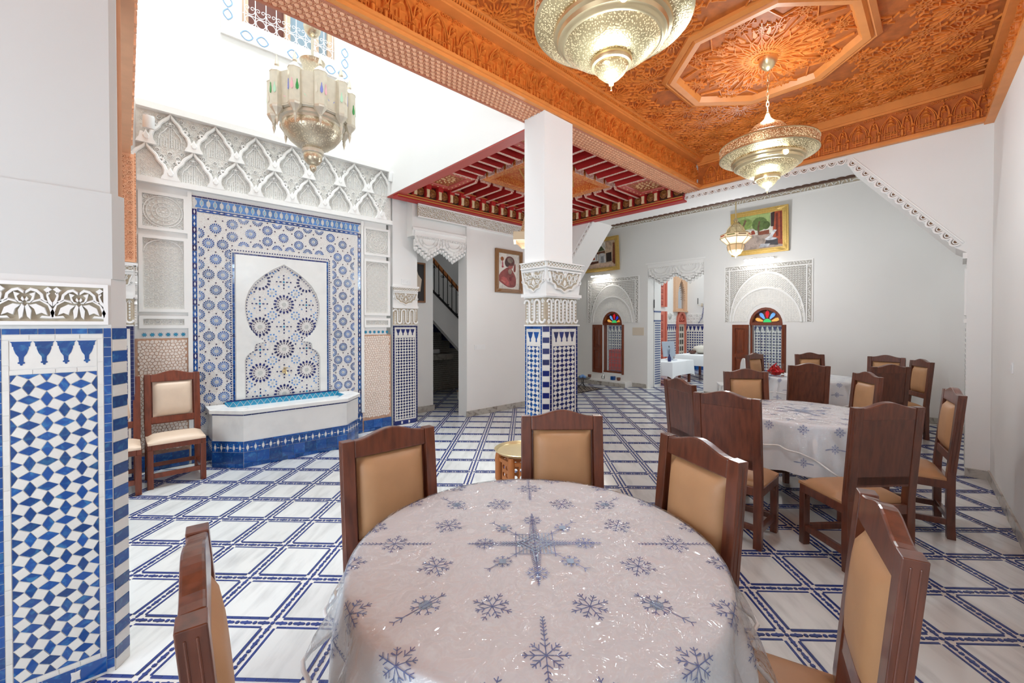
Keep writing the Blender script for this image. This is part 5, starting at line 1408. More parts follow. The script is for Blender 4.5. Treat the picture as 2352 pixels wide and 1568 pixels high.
# small glazed lantern in the corridor
lx, ly = 8.0, 2.735
t = thing('glass_lantern', 'small brass and glass lantern hanging in front of the far wall painting', 'lamp', (lx, ly, 0))
MB().tube([(0, 0, 3.46), (0, 0, 4.75)], .012, 8).build('rod', BRASS, t, local=True, smooth=60)
MB().lathe([(.012, 3.50), (.03, 3.49), (.042, 3.465), (.03, 3.44), (.02, 3.43), (.045, 3.41), (.03, 3.39)], 20).build('knob', BRASS, t, local=True, smooth=50)
MB().lathe([(.03, 3.40), (.08, 3.375), (.125, 3.32), (.15, 3.25), (.155, 3.22)], 8, 0, 0, 0, pi / 8).build('dome', PBRASS, t, local=True)
FROST = mat('frosted_glass', (250, 226, 190), .3, emit=((255, 224, 176), .35))
MB().lathe([(.155, 3.235), (.235, 3.215), (.245, 3.20), (.248, 3.145), (.13, 3.03)], 8, 0, 0, 0, pi / 8).build('glass_belt', FROST, t, local=True)
MB().lathe([(.13, 3.03), (.135, 3.0), (.12, 2.93), (.08, 2.87), (.02, 2.84)], 8, 0, 0, 0, pi / 8).build('glass_bowl', mat('amber_glass', (232, 196, 148), .15, emit=((255, 214, 160), .25)), t, local=True)
b = MB()
for k in range(8):
    a = pi / 8 + pi / 4 * k
    b.tube([(r * cos(a), r * sin(a), z) for r, z in ((.03, 3.40), (.08, 3.377), (.127, 3.322), (.152, 3.25), (.24, 3.215), (.25, 3.145), (.132, 3.03), (.137, 3.0), (.122, 2.93), (.082, 2.87), (.02, 2.838))], .007, 5)
    a2 = a + pi / 4
    for r, z in ((.243, 3.213), (.25, 3.145), (.133, 3.03)): b.tube([(r * cos(a), r * sin(a), z), (r * cos(a2), r * sin(a2), z)], .006, 5)
b.build('brass_ribs', BRASS, t, local=True, smooth=50)
CG = [tint('red_glass', (200, 20, 30)), mat('red_strip', (206, 24, 30), .2), mat('green_strip', (110, 130, 60), .2), mat('brown_strip', (120, 96, 70), .2)]
for k in range(8):
    a = pi / 4 * k; M = T(lx + .231 * cos(a), ly + .231 * sin(a)) @ RZ(a) @ Matrix(((0, 0, 1, 0), (1, 0, 0, 3.185 * 0), (0, 1, 0, 3.185), (0, 0, 0, 1)))
    piece('colour_strip', MB().box(-.065, .065, -.008, .008, 0, .006).mesh('colour_strip', CG[1 + k % 3]), M, t)
MB().lathe([(.0, 2.79), (.006, 2.80), (.008, 2.82), (.02, 2.838), (.0, 2.845)], 10).build('finial', BRASS, t, local=True)
point('lantern_light', (lx, ly, 2.72), 48, (.95, .97, 1), .1)
# square lantern of the gallery behind the pillar
t = thing('square_lantern', 'pale square lantern in the gallery half hidden behind the pillar', 'lamp', (4.36, 4.4, 0), .8)
MB().tube([(0, 0, 3.2), (0, 0, 3.9)], .012, 6).build('rod', BRASS, t, local=True)
MB().lathe([(.02, 3.22), (.06, 3.12), (.1, 2.98), (.2, 2.95)], 4, 0, 0, 0, pi / 4).build('roof', PBRASS, t, local=True)
PARCH = mat('parchment_panel', (226, 208, 178), .6, emit=((255, 226, 180), .1))
MB().box(-.18, .18, -.18, .18, 2.83, 2.95).build('shade', PARCH, t, local=True, bevel=.006)
MB().lathe([(.08, 2.74), (.15, 2.80), (.2, 2.83)], 4, 0, 0, 0, pi / 4).build('base', mat('tan_base', (206, 166, 120), .5), t, local=True)
point('gallery_light', (4.36, 4.4, 2.35), 18, (.92, .97, 1), .1)
# ================================================================ chairs
def pillow(x0, x1, y0, y1, z0, z1, bulge, n=8, M=None):
    """upholstered pad: flat sides, rounded edge, domed top"""
    b = MB(M); vs = []; fs = []
    g = lambda t: 1 - abs(2 * t - 1) ** 3.2
    for j in range(n + 1):
        for i in range(n + 1):
            u, v = i / n, j / n; k = (g(u) * g(v)) ** .5
            vs.append((x0 + (x1 - x0) * u, y0 + (y1 - y0) * v, z1 + bulge * k - (.012 if i in (0, n) or j in (0, n) else 0)))
    N = n + 1
    for j in range(n):
        for i in range(n): fs.append((j * N + i, j * N + i + 1, (j + 1) * N + i + 1, (j + 1) * N + i))
    rim = [i for i in range(N)] + [j * N + n for j in range(1, N)] + [n * N + i for i in range(n - 1, -1, -1)] + [j * N for j in range(n - 1, 0, -1)]
    base = len(vs)
    for r in rim: vs.append((vs[r][0], vs[r][1], z0))
    for k in range(len(rim)): a, c = rim[k], rim[(k + 1) % len(rim)]; fs.append((c, a, base + k, base + (k + 1) % len(rim)))
    fs.append(tuple(range(base + len(rim) - 1, base - 1, -1)))
    return b.add(vs, fs)
def chair_proto(wood, seatm, name='dining_chair'):
    t = thing(name, '', 'chair')
    W = .232; tilt = .055
    def post(s):
        b = MB(); x = s * (W - .027)
        prof = [(-.19, 0), (-.185, .12), (-.185, .47), (-.185 - tilt, 1.078)]
        vs = []; h = .027
        for y, z in prof: vs += [(x - h, y - .024, z), (x + h, y - .024, z), (x + h, y + .024, z), (x - h, y + .024, z)]
        fs = [(3, 2, 1, 0), (12, 13, 14, 15)]
        for q in range(3):
            for k in range(4): fs.append((q * 4 + k, q * 4 + (k + 1) % 4, q * 4 + 4 + (k + 1) % 4, q * 4 + 4 + k))
        b.add(vs, fs)
        for gx in (-.012, .012): b.tube([(x + gx, -.185 - .021, .5), (x + gx, -.185 - tilt - .021, 1.06)], .004, 4)
        for gy in (-.009, .009): b.tube([(x + s * .0265, -.185 + gy, .5), (x + s * .0265, -.185 - tilt + gy, 1.06)], .004, 4)
        return b
    for s in (-1, 1): post(s).build('rear_leg', wood, t, local=True, bevel=.007)
    yb = lambda z: -.185 - tilt * (z - .47) / .605
    def backM(z): # frame in the plane of the back: x right, y up along the back, z forward
        a = atan2(tilt, .605)
        return Matrix(((-1, 0, 0, 0), (0, -sin(a), cos(a), -.185), (0, cos(a), sin(a), .47), (0, 0, 0, 1)))
    BM = backM(0)
    crest = [(-W + .054, .53), (W - .054, .53), (W - .054, .606)] + [(W - .06 - (2 * W - .12) * k / 14, .608 + .036 * (.5 - .5 * cos(2 * pi * k / 14))) for k in range(15)] + [(-W + .054, .606)]
    b = MB(BM); b.prism(crest, -.022, .022); b.build('crest_rail', wood, t, local=True, bevel=.006)
    b = MB(BM); b.box(-W + .05, W - .05, .1, .165, -.02, .02); b.build('lower_rail', wood, t, local=True, bevel=.005)
    b = MB(BM); b.box(-.1785, .1785, .09, .535, -.02, -.004); b.build('back_panel', wood, t, local=True, bevel=.004)
    pillow(-.165, .165, .165, .53, -.004, .016, .028, 8, BM).build('back_pad', seatm, t, local=True, smooth=60)
    b = MB(); b.box(-W, -W + .035, -.17, .2, .375, .435).box(W - .035, W, -.17, .2, .375, .435).box(-W + .035, W - .035, .165, .2, .375, .435).box(-W + .05, W - .05, -.205, -.175, .375, .435)
    b.build('seat_rail', wood, t, local=True, bevel=.004)
    pillow(-W + .004, W - .004, -.165, .215, .43, .462, .03, 8).build('seat', seatm, t, local=True, smooth=60)
    for s in (-1, 1):
        b = MB(); x = s * (W - .024)
        b.box(x - .024, x + .024, .155, .205, 0, .38); b.build('front_leg', wood, t, local=True, bevel=.006)
        b = MB(); b.box(s * (W - .026) - .016, s * (W - .026) + .016, -.19, .16, .1, .145); b.build('stretcher', wood, t, local=True, bevel=.004)
        b = MB(frame((s * (W - .024), .15, .38), (0, -1, 0), (0, 0, 1))); b.prism([(0, 0), (0, -.05), (.012, -.02), (.045, 0)], -.012, .012); b.build('bracket', wood, t, local=True)
    MB().box(-W + .03, W - .03, .165, .195, .1, .145).build('stretcher', wood, t, local=True, bevel=.004)
    MB().box(-W + .03, W - .03, -.2, -.17, .12, .16).build('stretcher', wood, t, local=True, bevel=.004)
    return t
dark = chair_proto(DKWOOD, TAN); used = {}
def place(proto, bx, by, fx, fy, label, group, key='d'):
    """(bx, by): top of the back; (fx, fy): direction it faces"""
    l = hypot(fx, fy); fx /= l; fy /= l
    rz = atan2(-fx, fy)                      # local +y -> (fx, fy)
    ox, oy = bx + fx * .24, by + fy * .24
    if key not in used:
        used[key] = 1; proto.matrix_basis = T(ox, oy) @ RZ(rz); proto['label'] = label; proto['group'] = group; return proto
    return dup(proto, (ox, oy, 0), rz, label, group)
G1 = 'walnut chairs around the nearest table'; G2 = 'walnut chairs around the middle table'; G3 = 'walnut chairs around the far table'
place(dark, .925, 1.862, -.03, -1, 'walnut chair left of the nearest table, tan back pad facing the camera', G1)
place(dark, 1.835, 1.555, -.67, -.74, 'walnut chair with tan pad directly behind the nearest table, before the pillar', G1)
place(dark, 1.81, .76, -.90, .43, 'walnut chair right of the nearest table, turned with pale pad to the left', G1)
place(dark, 1.50, .13, -.30, .95, 'closest chair on the right, seen from the side with tan seat under the table edge', G1)
place(dark, .105, 1.125, .99, -.12, 'closest chair at the lower left, pale worn crest and pad seen edge-on', G1)
place(dark, 3.24, 1.17, 1, 0, 'reddish walnut chair seen from behind, left of the middle table', G2)
place(dark, 3.53, .305, .63, .77, 'walnut chair with its plain brown back to the camera in front of the middle table', G2)
place(dark, 4.72, .022, -.2, 1, 'walnut chair side-on at the right wall beside the middle table', G2)
place(dark, 5.06, 1.62, -.74, -.67, 'walnut chair with tan pad behind the middle table, before the window shutter', G2)
place(dark, 3.71, 1.745, .83, -.55, 'narrow-looking walnut chair back left of the middle table, beside the tray table', G2)
place(dark, 5.65, .645, -.55, .83, 'walnut chair turned left with tan pad at the far right of the middle table', G2)
place(dark, 6.38, 1.30, .83, .56, 'very dark chair back with framed panel standing before the far table', G3)
place(dark, 6.95, .575, .69, .72, 'nearly black chair back between the far table and the corridor end', G3)
place(dark, 8.05, 2.44, -.25, -.97, 'walnut chair with tan pad in front of the right far window, left shutter behind it', G3)
place(dark, 8.85, 1.80, -.78, -.62, 'walnut chair with tan pad under the right edge of the far window', G3)
place(dark, 9.0, .80, -.95, .1, 'walnut chair with tan pad against the blank far wall', G3)
place(dark, 8.35, .36, -.5, .86, 'walnut chair standing alone at the corridor end, turned to the left', G3)
pale = chair_proto(RDWOOD, CREAM)  # paler wood and pads put the brighter courtyard exposure into their colour
place(pale, .36, 5.76, .02, -1, 'reddish chair with cream pads against the fountain wall, fully visible', 'cream chairs by the fountain', 'p')
place(pale, -.135, 5.76 - .1, .0, -1, 'reddish chair with cream pads by the fountain, half hidden by the near pillar', 'cream chairs by the fountain', 'p')
# white chair beyond the far table
wc = thing('white_chair', 'white plastic chair edge beside the far window shutter', 'chair', (8.55, 3.02, 0), .5)
b = MB()
for s in (-1, 1):
    for q in (-1, 1): MB().tube([(s * .2, q * .2, 0), (s * .18, q * .17, .44)], .018, 8).build('leg', WPLAS, wc, local=True, smooth=60)
MB().box(-.21, .21, -.2, .2, .43, .46).build('seat', WPLAS, wc, local=True, bevel=.01)
b = MB(frame((0, -.2, .46), (1, 0, 0), (0, -.1, 1))); b.prism([(-.2, 0), (.2, 0), (.21, .4), (.15, .47), (.05, .5), (-.05, .5), (-.15, .47), (-.21, .4)], -.012, .012); b.build('backrest', WPLAS, wc, local=True, bevel=.006)

# ================================================================ tables, cloths, vinyl covers
CAMA = radians(47.12)
def drape(name, R, z, m, hem, fold, amp, nth=160, nr=14, seed=0, off=.0, flare=.06):
    """a cloth lying on a round top: hem(theta) gives the overhang"""
    R_ = random.Random(seed); ph = [R_.uniform(0, 6.28) for _ in range(6)]
    rc = .02
    def wave(t): return .6 * cos(fold * t + ph[0]) + .3 * cos((fold * 2 - 3) * t + ph[1]) + .25 * cos((fold - 4) * t + ph[2])
    def pos(r, t):
        if r <= R: return (r * cos(t), r * sin(t), z + off)
        d = r - R
        q = min(d / (rc * 1.57), 1); s = max(0, d - rc * 1.57)
        k = min(1, s / .12); rr = R + off + rc * sin(q * 1.57) + s * flare + (amp * (wave(t) + .4)) * k * min(1, s / .3 + .35)
        return (rr * cos(t), rr * sin(t), z + off - rc * (1 - cos(q * 1.57)) - s * (.995 - .05 * k))
    vs = [(0, 0, z + off)]; fs = []; radii = [R * .33, R * .66, R * .9, R]
    for i in range(nth):
        t = 2 * pi * i / nth
        for r in radii: vs.append(pos(r, t))
        H = hem(t)
        for k in range(1, nr + 1): vs.append(pos(R + H * (k / nr) ** 1.25, t))
    C_ = len(radii) + nr
    for i in range(nth):
        j = (i + 1) % nth; fs.append((0, 1 + i * C_, 1 + j * C_))
        for k in range(C_ - 1): fs.append((1 + i * C_ + k, 1 + i * C_ + k + 1, 1 + j * C_ + k + 1, 1 + j * C_ + k))
    b = MB(); b.add(vs, fs)
    edge = [vs[1 + i * C_ + C_ - 1] for i in range(nth)]
    return b, pos, edge
def flake(kind):
    """stitched snowflake strokes: list of ((x0,y0),(x1,y1),pale)"""
    S_ = []
    def arm(a, l, br, pale=0, x=0, y=0):
        S_.append(((x, y), (x + l * cos(a), y + l * sin(a)), pale))
        for f_, bl_ in br:
            for s in (-1, 1):
                p = (x + l * f_ * cos(a), y + l * f_ * sin(a)); S_.append((p, (p[0] + bl_ * cos(a + s * .8), p[1] + bl_ * sin(a + s * .8)), pale))
    if kind == 's':
        for k in range(8): arm(pi / 4 * k, .052 if k % 2 else .062, [(.45, .018), (.75, .013)])
    elif kind == 'l':                       # long: flake with two feathered arms along x
        S_ += flake('s')
        for s in (0, pi): arm(s, .13, [(.5, .012), (.6, .012), (.7, .012), (.8, .011), (.9, .01), (1, .008)])
    elif kind == 'd':
        for k in range(8): arm(pi / 8 + pi / 4 * k, .045, [(.7, .014)])
        for k in range(6): S_.append(((.02 * cos(pi / 3 * k), .02 * sin(pi / 3 * k)), (.02 * cos(pi / 3 * k + 1.05), .02 * sin(pi / 3 * k + 1.05)), 1))
        S_.append(((-.014, 0), (.014, 0), 2)); S_.append(((0, -.012), (0, .012), 2))
        arm(0, .10, [(.75, .02), (1, .014)]); arm(pi, .07, [(.8, .015)])
    elif kind == 'c':                       # the large centre star
        for k in range(4):
            a = pi / 2 * k
            arm(a, .25, [(.1 + .045 * q, .03 * (1 - q / 24)) for q in range(20)], 0)
            x, y = .185 * cos(a), .185 * sin(a)
            for q in range(8): arm(pi / 4 * q, .04, [(.6, .014)], 0, x, y)
            for s in (-.012, .012): S_.append(((.02 * cos(a) - s * sin(a), .02 * sin(a) + s * cos(a)), (.12 * cos(a) - s * .3 * sin(a), .12 * sin(a) + s * .3 * cos(a)), 1))
            a += pi / 4
            arm(a, .235, [(.42, .02), (.95, .02)], 0)
            x, y = .165 * cos(a), .165 * sin(a)
            for q in range(8): arm(pi / 4 * q + a, .034, [(.7, .01)], 0, x, y)
            S_.append(((x - .014, y), (x + .014, y), 2)); S_.append(((x, y - .012), (x, y + .012), 2))
            u, v = .062 * cos(a), .062 * sin(a); r = .026
            sq = [(u + r * dx, v + r * dy) for dx, dy in ((-1, -1), (1, -1), (1, 1), (-1, 1))]
            for q in range(4): S_.append((sq[q], sq[(q + 1) % 4], 0))
            for q in range(3): S_.append(((sq[0][0], sq[0][1] + r * .5 * (q + 1)), (sq[1][0], sq[1][1] + r * .5 * (q + 1)), 1))
        for r in (.02, .036, .05):
            for q in range(4): S_.append(((r * 1.3 * cos(pi / 2 * q), r * 1.3 * sin(pi / 2 * q)), (r * 1.3 * cos(pi / 2 * q + pi / 2), r * 1.3 * sin(pi / 2 * q + pi / 2)), 1))
    return S_
def embroider(pos, R, par, rot, full=True, sc=1.0):
    items = [('c', 0, 0, rot)]
    for k in range(8): a = rot + pi / 8 + pi / 4 * k; items.append(('s', .37 * cos(a), .37 * sin(a), a))
    for k in range(4):
        a = rot + pi / 4 + pi / 2 * k; items.append(('d', .475 * cos(a), .475 * sin(a), a)); a += pi / 4; items.append(('l', .52 * cos(a), .52 * sin(a), a))
    for k in range(16): a = rot + pi / 16 + pi / 8 * k; items.append(('s', .655 * cos(a), .655 * sin(a), a))
    for rr, n in ((.8, 14), (.93, 16)):
        for k in range(n) if full else range(0, n, 2): a = rot + .2 + 2 * pi * k / n; items.append(('s' if k % 2 else 'l', rr * cos(a), rr * sin(a), a + pi / 2))
    for kind, x, y, a in items:
        b = MB(); big = kind == 'c'; sk = 0
        for p, q, c in flake(kind):
            sk += 1; n = 2; wd = (.0012 if not c else .0016 if c == 1 else .010) 
            P3 = []
            for k in range(n + 1):
                u = (p[0] + (q[0] - p[0]) * k / n) * (1 if big else sc); v = (p[1] + (q[1] - p[1]) * k / n) * (1 if big else sc)
                X, Y = x + u * cos(a) - v * sin(a), y + u * sin(a) + v * cos(a)
                P3.append((hypot(X, Y), atan2(Y, X)))
            for k in range(n):
                (r0, t0), (r1, t1) = P3[k], P3[k + 1]
                x0_, y0_, x1_, y1_ = r0 * cos(t0), r0 * sin(t0), r1 * cos(t1), r1 * sin(t1)
                l = hypot(x1_ - x0_, y1_ - y0_) or 1; nx_, ny_ = -(y1_ - y0_) / l * wd, (x1_ - x0_) / l * wd
                quad = []
                for X, Y in ((x0_ + nx_, y0_ + ny_), (x0_ - nx_, y0_ - ny_), (x1_ - nx_, y1_ - ny_), (x1_ + nx_, y1_ + ny_)):
                    rr, tt = hypot(X, Y), atan2(Y, X); w1 = Vector(pos(rr, tt))
                    if rr <= R: w1.z += .001 + .000012 * sk
                    else: w1 += Vector((cos(tt), sin(tt), .3)) * (.002 + .000012 * sk)
                    quad.append(w1)
                b.add(quad, [(0, 1, 2, 3)], 1 if c else 0)
        b.build('embroidered_star' if big else 'embroidered_flake', [EMB, EMBL], par, local=True)
def dining_table(x, y, R, z, labels, hem_cloth, cover_a, seed, rot):
    t = thing('dining_table', labels[0], 'table', (x, y, 0))
    MB().lathe([(.0, z - .035), (R - .03, z - .035), (R - .012, z - .02), (R - .012, z - .008), (R - .02, z - .002), (0, z - .002)], 48).build('tabletop', DKWOOD, t, local=True, smooth=40)
    MB().box(-.38, .38, -.38, .38, z - .12, z - .035).build('apron', DKWOOD, t, local=True)
    for s in (-1, 1):
        for q in (-1, 1): MB().tube([(s * .36, q * .36, 0), (s * .36, q * .36, z - .04)], .035, 8).build('leg', DKWOOD, t, local=True, smooth=60)
    b, pos, edge = drape('tablecloth', R, z, CLOTH, lambda t_: hem_cloth, 13, .035, 150, 12, seed)
    c = thing('tablecloth', labels[1], 'tablecloth', (x, y, 0))
    b.build('cloth', CLOTH, c, local=True, smooth=80)
    embroider(pos, R, c, rot, seed == 11, 1.0 if seed == 11 else .68)
    def hem(t_):
        q = t_ - rot - cover_a[1]; return max(.12, min(cover_a[0] / max(abs(cos(q)), abs(sin(q))), cover_a[0] * 1.27) - R)
    b, pos, edge = drape('vinyl_cover', R, z, FILM, hem, 17, .055, 180, 12, seed + 5, .004, .24)
    v = thing('vinyl_cover', labels[2], 'table cover', (x, y, 0))
    b.build('film', FILM, v, local=True, smooth=80)
    MB().tube(edge, .0075, 6, 0, True).build('welt', HEM, v, local=True, smooth=80)
dining_table(1.106, 1.067, .64, .785, ('round dining table nearest the camera, under its white cloth', 'white cloth with blue stitched snowflakes on the nearest table', 'clear vinyl cover with white welt over the nearest table'), .46, (.85, .1), 11, CAMA)
dining_table(4.63, 1.0, .60, .79, ('round dining table in the middle of the room', 'white cloth with blue stitched snowflakes on the middle table', 'clear vinyl cover with white welt over the middle table'), .44, (.82, pi / 4 - .1), 23, CAMA)
dining_table(7.75, 1.5, .62, .79, ('round dining table in the corridor before the right far window', 'white cloth hanging over the far table', 'clear vinyl cover with white welt over the far table'), .46, (.84, .3), 37, CAMA)
# red bow in a clear box
t = thing('gift_box', 'clear box holding a bright red satin bow on the far table', 'box', (7.55, 1.98, .795), .4)
b = MB(); b.box(-.1, .1, -.1, .1, 0, .2); b.build('clear_box', GLASS, t, local=True)
b = MB(); REDS = mat('red_satin', (222, 10, 36), .3, bump=(18, .5, 'noise'))
for k in range(8):
    a = pi / 4 * k; b.tube([(.0, 0, .06), (.05 * cos(a), .05 * sin(a), .11 + .02 * (k % 2)), (.085 * cos(a), .085 * sin(a), .07), (.05 * cos(a + .3), .05 * sin(a + .3), .035), (0, 0, .05)], [.012, .03, .034, .028, .012], 6)
b.ball((0, 0, .05), .075, 0, 10, 6, .65); b.build('bow', REDS, t, local=True, smooth=70)
b = MB(); b.tube([(-.06, .02, .1), (-.09, .03, .17), (-.1, .0, .21)], [.012, .016, .004], 5); b.build('ribbon_end', REDS, t, local=True, smooth=60)

# ================================================================ little tray tables with turned legs and pierced sides
def tray_table(x, y, r, h, rz, label):
    t = thing('tray_table', label, 'side table', (x, y, 0), rz, 'carved tray tables with brass tops')
    b = MB(); b.lathe([(.0, h), (r * .9, h), (r * .94, h + .012), (r, h + .022), (r + .006, h + .018), (r * .96, h + .002), (r * .9, h - .01), (0, h - .01)], 40); b.build('brass_tray', mat('pale_brass_tray', (214, 196, 150), .3, metal=.6, noise=(12, .04)), t, local=True, smooth=50)
    n = 6; q = r * .86
    P = [(q * cos(2 * pi * k / n), q * sin(2 * pi * k / n)) for k in range(n)]
    for k in range(n):
        px, py = P[k]
        pr = [(.026, 0), (.03, .02), (.022, .05), (.024, h * .3), (.03, h * .33), (.02, h * .36), (.03, h * .39), (.02, h * .42), (.03, h * .45), (.02, h * .48), (.03, h * .52), (.03, h * .8), (.034, h * .84), (.026, h * .95), (.022, h - .012)]
        b = MB(); b.lathe(pr, 12); b.build('leg', OAK, t, local=True, smooth=50, M=T(px, py))
        x2, y2 = P[(k + 1) % n]; L_ = hypot(x2 - px, y2 - py)
        M = frame((px, py, 0), (x2 - px, y2 - py, 0), (0, 0, 1))
        b = MB(M); b.box(.02, L_ - .02, h * .84, h * .9, -.012, .012); b.build('rail', OAK, t, local=True)
        b = MB(M); w0, w1 = L_ * .32, L_ - .03                      # pierced panel: slats with round holes between
        cols, rows = 2, 5; cw = (w1 - w0) / cols; rh = (h * .84 - .1) / rows
        for i in range(cols):
            for j in range(rows):
                cx_, cy_ = w0 + cw * (i + .5), .1 + rh * (j + .5); ro = min(cw, rh) * .36
                cell = []
                for e in range(16):
                    a = 2 * pi * e / 16; m_ = max(abs(cos(a)), abs(sin(a)))
                    cell.append(((cx_ + cw / 2 * cos(a) / m_, cy_ + rh / 2 * sin(a) / m_), (cx_ + ro * cos(a), cy_ + ro * sin(a))))
                for e in range(16): A, B = cell[e], cell[(e + 1) % 16]; b.prism([A[0], B[0], B[1], A[1]], -.005, .005)
        b.build('pierced_panel', OAK, t, local=True)
tray_table(2.53, 2.60, .235, .50, .35, 'carved wooden tray table with brass top behind the chair left of the pillar')
tray_table(5.88, 2.60, .33, .50, .1, 'carved wooden tray table with brass top behind the middle table chairs')
# ================================================================ far wall: arched windows with stucco surrounds, shutters, paintings, doorway
def far_window(n, yc, label, swap):
    M = FW @ T(-yc, 0, 0)
    b = MB(M); fw_ = .045; hw = .3; zs = 1.62
    b.box(-hw, -hw + .035, .3, zs, -.16, -.06).box(hw - .035, hw, .3, zs, -.16, -.06).box(-hw, hw, .3, .34, -.16, -.04).box(-hw, hw, zs - .03, zs + .03, -.14, .0)
    for k in range(12):
        a0, a1 = pi * k / 12, pi * (k + 1) / 12; e = 1.12
        b.prism([(hw * cos(a0), zs + hw * e * sin(a0)), (hw * cos(a1), zs + hw * e * sin(a1)), ((hw - .045) * cos(a1), zs + (hw - .045) * e * sin(a1)), ((hw - .045) * cos(a0), zs + (hw - .045) * e * sin(a0))], -.14, .012)
    win = struct('window_%d' % n, b, SHUT, label)
    # stained glass fan
    cols = [(226, 168, 80), (100, 160, 226), (206, 16, 40), (110, 170, 230) if swap else (30, 50, 190), (220, 170, 90) if swap else (226, 140, 40)]
    MB(M).prism([(.255 * cos(pi * k / 16), zs + .02 + .28 * sin(pi * k / 16)) for k in range(17)], -.12, -.11).build('fan_tracery', SHUT, win)
    for k in range(5):
        a = pi - pi * (k + .5) / 5
        def P(r, w_): return (r * cos(a) - w_ * sin(a), zs + .03 + r * 1.05 * sin(a) + w_ * cos(a))
        m = mat('stained_glass_%d_%d' % cols[k][:2], cols[k], .1, emit=(cols[k], .55), spec=.6)
        MB(M).prism([P(.085, -.014), P(.17, -.036), P(.21, -.03), P(.232, 0), P(.21, .03), P(.17, .036), P(.085, .014)], -.11, -.1).build('stained_pane', m, win)
        MB(M).tube([(*P(r, w_), -.098) for r, w_ in ((.085, -.018), (.17, -.042), (.214, -.035), (.24, 0), (.214, .035), (.17, .042), (.085, .018))], .006, 4).build('lead_came', SHUT, win)
    MB(M).prism([(.075 * cos(pi * k / 10), zs + .03 + .075 * sin(pi * k / 10)) for k in range(11)], -.11, -.098).build('stained_pane', mat('stained_glass_green', (60, 190, 110), .1, emit=((60, 200, 110), .5)), win)
    # iron grille
    g = MB(M @ T(0, 0, -.2))
    for k in range(6): x = -.25 + .1 * k; g.tube([(x, .34, 0), (x, zs, 0)], .006, 5)
    for z in (.36, .62, .9, 1.18, 1.42, 1.56): g.tube([(-.27, z, 0), (.27, z, 0)], .006, 5)
    for k in range(5):
        x = -.2 + .1 * k
        for z in (.42, .55, .7, .84, .98, 1.12, 1.25, 1.36, 1.49):
            for s in (1, -1): g.tube([(x + s * (.024 + (.022 - .0018 * q) * cos(.75 * q)), z + (.026 - .002 * q) * sin(.75 * q), 0) for q in range(9)], .004, 4)
    g.build('grille', mat('grey_iron', (120, 124, 136), .5, metal=.2), win, smooth=60)
    MB(M).box(-.265, .265, .34, zs - .03, -.15, -.146).build('pane', GLASS, win)
    # shutters: opened into the room, each with two sunk panels
    for s, ang in ((1, 6), (-1, 55)):
        SMt = M @ T(-s * .3, 0, .0) @ Matrix.Rotation(radians(ang) * s, 4, 'Y')
        if s == 1: SMt = M @ T(-.305, 0, .02) @ Matrix.Rotation(radians(-8), 4, 'Y')
        else: SMt = M @ T(.305, 0, .02) @ Matrix.Rotation(radians(58), 4, 'Y')
        def X(a, b_): return (-b_, -a) if s == 1 else (a, b_)
        b = MB(SMt); w_ = .33
        for a0, a1, z0, z1, d0, d1 in ((0, .06, .28, 1.6, 0, .04), (w_ - .06, w_, .28, 1.6, 0, .04), (.06, w_ - .06, .28, .36, 0, .04), (.06, w_ - .06, 1.52, 1.6, 0, .04), (.06, w_ - .06, .9, .98, 0, .04), (.06, w_ - .06, .36, 1.52, .008, .018)):
            x0_, x1_ = X(a0, a1); b.box(x0_, x1_, z0, z1, d0, d1)
        sh = b.build('shutter', SHUT, win)
        for z0, z1 in ((.39, .87), (1.01, 1.49)):
            x0_, x1_ = X(.085, w_ - .085); b = MB(SMt); b.frus([(x0_, z0), (x1_, z0), (x1_, z1), (x0_, z1)], .018, .034, .78); b.build('sunk_panel', SHUT, sh)
    # stucco surround
    def archband(r0, r1, e0, e1, z0, d, m_, nn=20):
        for k in range(nn):
            a0, a1 = pi * k / nn, pi * (k + 1) / nn
            b.prism([(r0 * cos(a0), z0 + r0 * e0 * sin(a0)), (r1 * cos(a0), z0 + r1 * e1 * sin(a0)), (r1 * cos(a1), z0 + r1 * e1 * sin(a1)), (r0 * cos(a1), z0 + r0 * e0 * sin(a1))], 0, d, m_)
    zc = 1.66
    b = MB(M); H0, H1, OW = 1.66, 2.86, .80
    b.box(-OW, OW, H1 - .02, H1, 0, .02).box(-OW + .02, OW - .02, H1 - .11, H1 - .09, 0, .0205).box(-OW, -OW + .02, H0, H1 - .02, 0, .02).box(OW - .02, OW, H0, H1 - .02, 0, .02).box(-OW + .09, -OW + .11, H0, H1 - .11, 0, .0195).box(OW - .11, OW - .09, H0, H1 - .11, 0, .0195)
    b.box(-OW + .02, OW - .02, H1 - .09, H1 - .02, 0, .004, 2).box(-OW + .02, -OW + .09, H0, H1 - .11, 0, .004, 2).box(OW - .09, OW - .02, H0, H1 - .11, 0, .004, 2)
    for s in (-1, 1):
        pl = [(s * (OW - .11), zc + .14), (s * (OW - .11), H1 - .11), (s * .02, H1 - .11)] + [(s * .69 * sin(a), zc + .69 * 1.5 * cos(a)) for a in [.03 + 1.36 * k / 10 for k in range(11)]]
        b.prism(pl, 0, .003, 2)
    archband(.63, .66, 1.13, 1.5, zc, .0035, 1)
    zc = 1.66
    archband(.60, .63, 1.13, 1.13, zc, .03, 0); archband(.66, .685, 1.5, 1.5, zc, .022, 0)
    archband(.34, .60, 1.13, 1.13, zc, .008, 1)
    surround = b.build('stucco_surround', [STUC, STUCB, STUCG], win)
    r = MB(M @ T(0, 0, .004)); tangle(r, -OW + .03, OW - .03, H1 - .085, H1 - .025, .05, .018, .014, 0, n)
    for s in (-1, 1):
        x0_, x1_ = (-OW + .025, -OW + .085) if s < 0 else (OW - .085, OW - .025); tangle(r, x0_, x1_, H0, H1 - .12, .05, .018, .014, 0, n + 1)
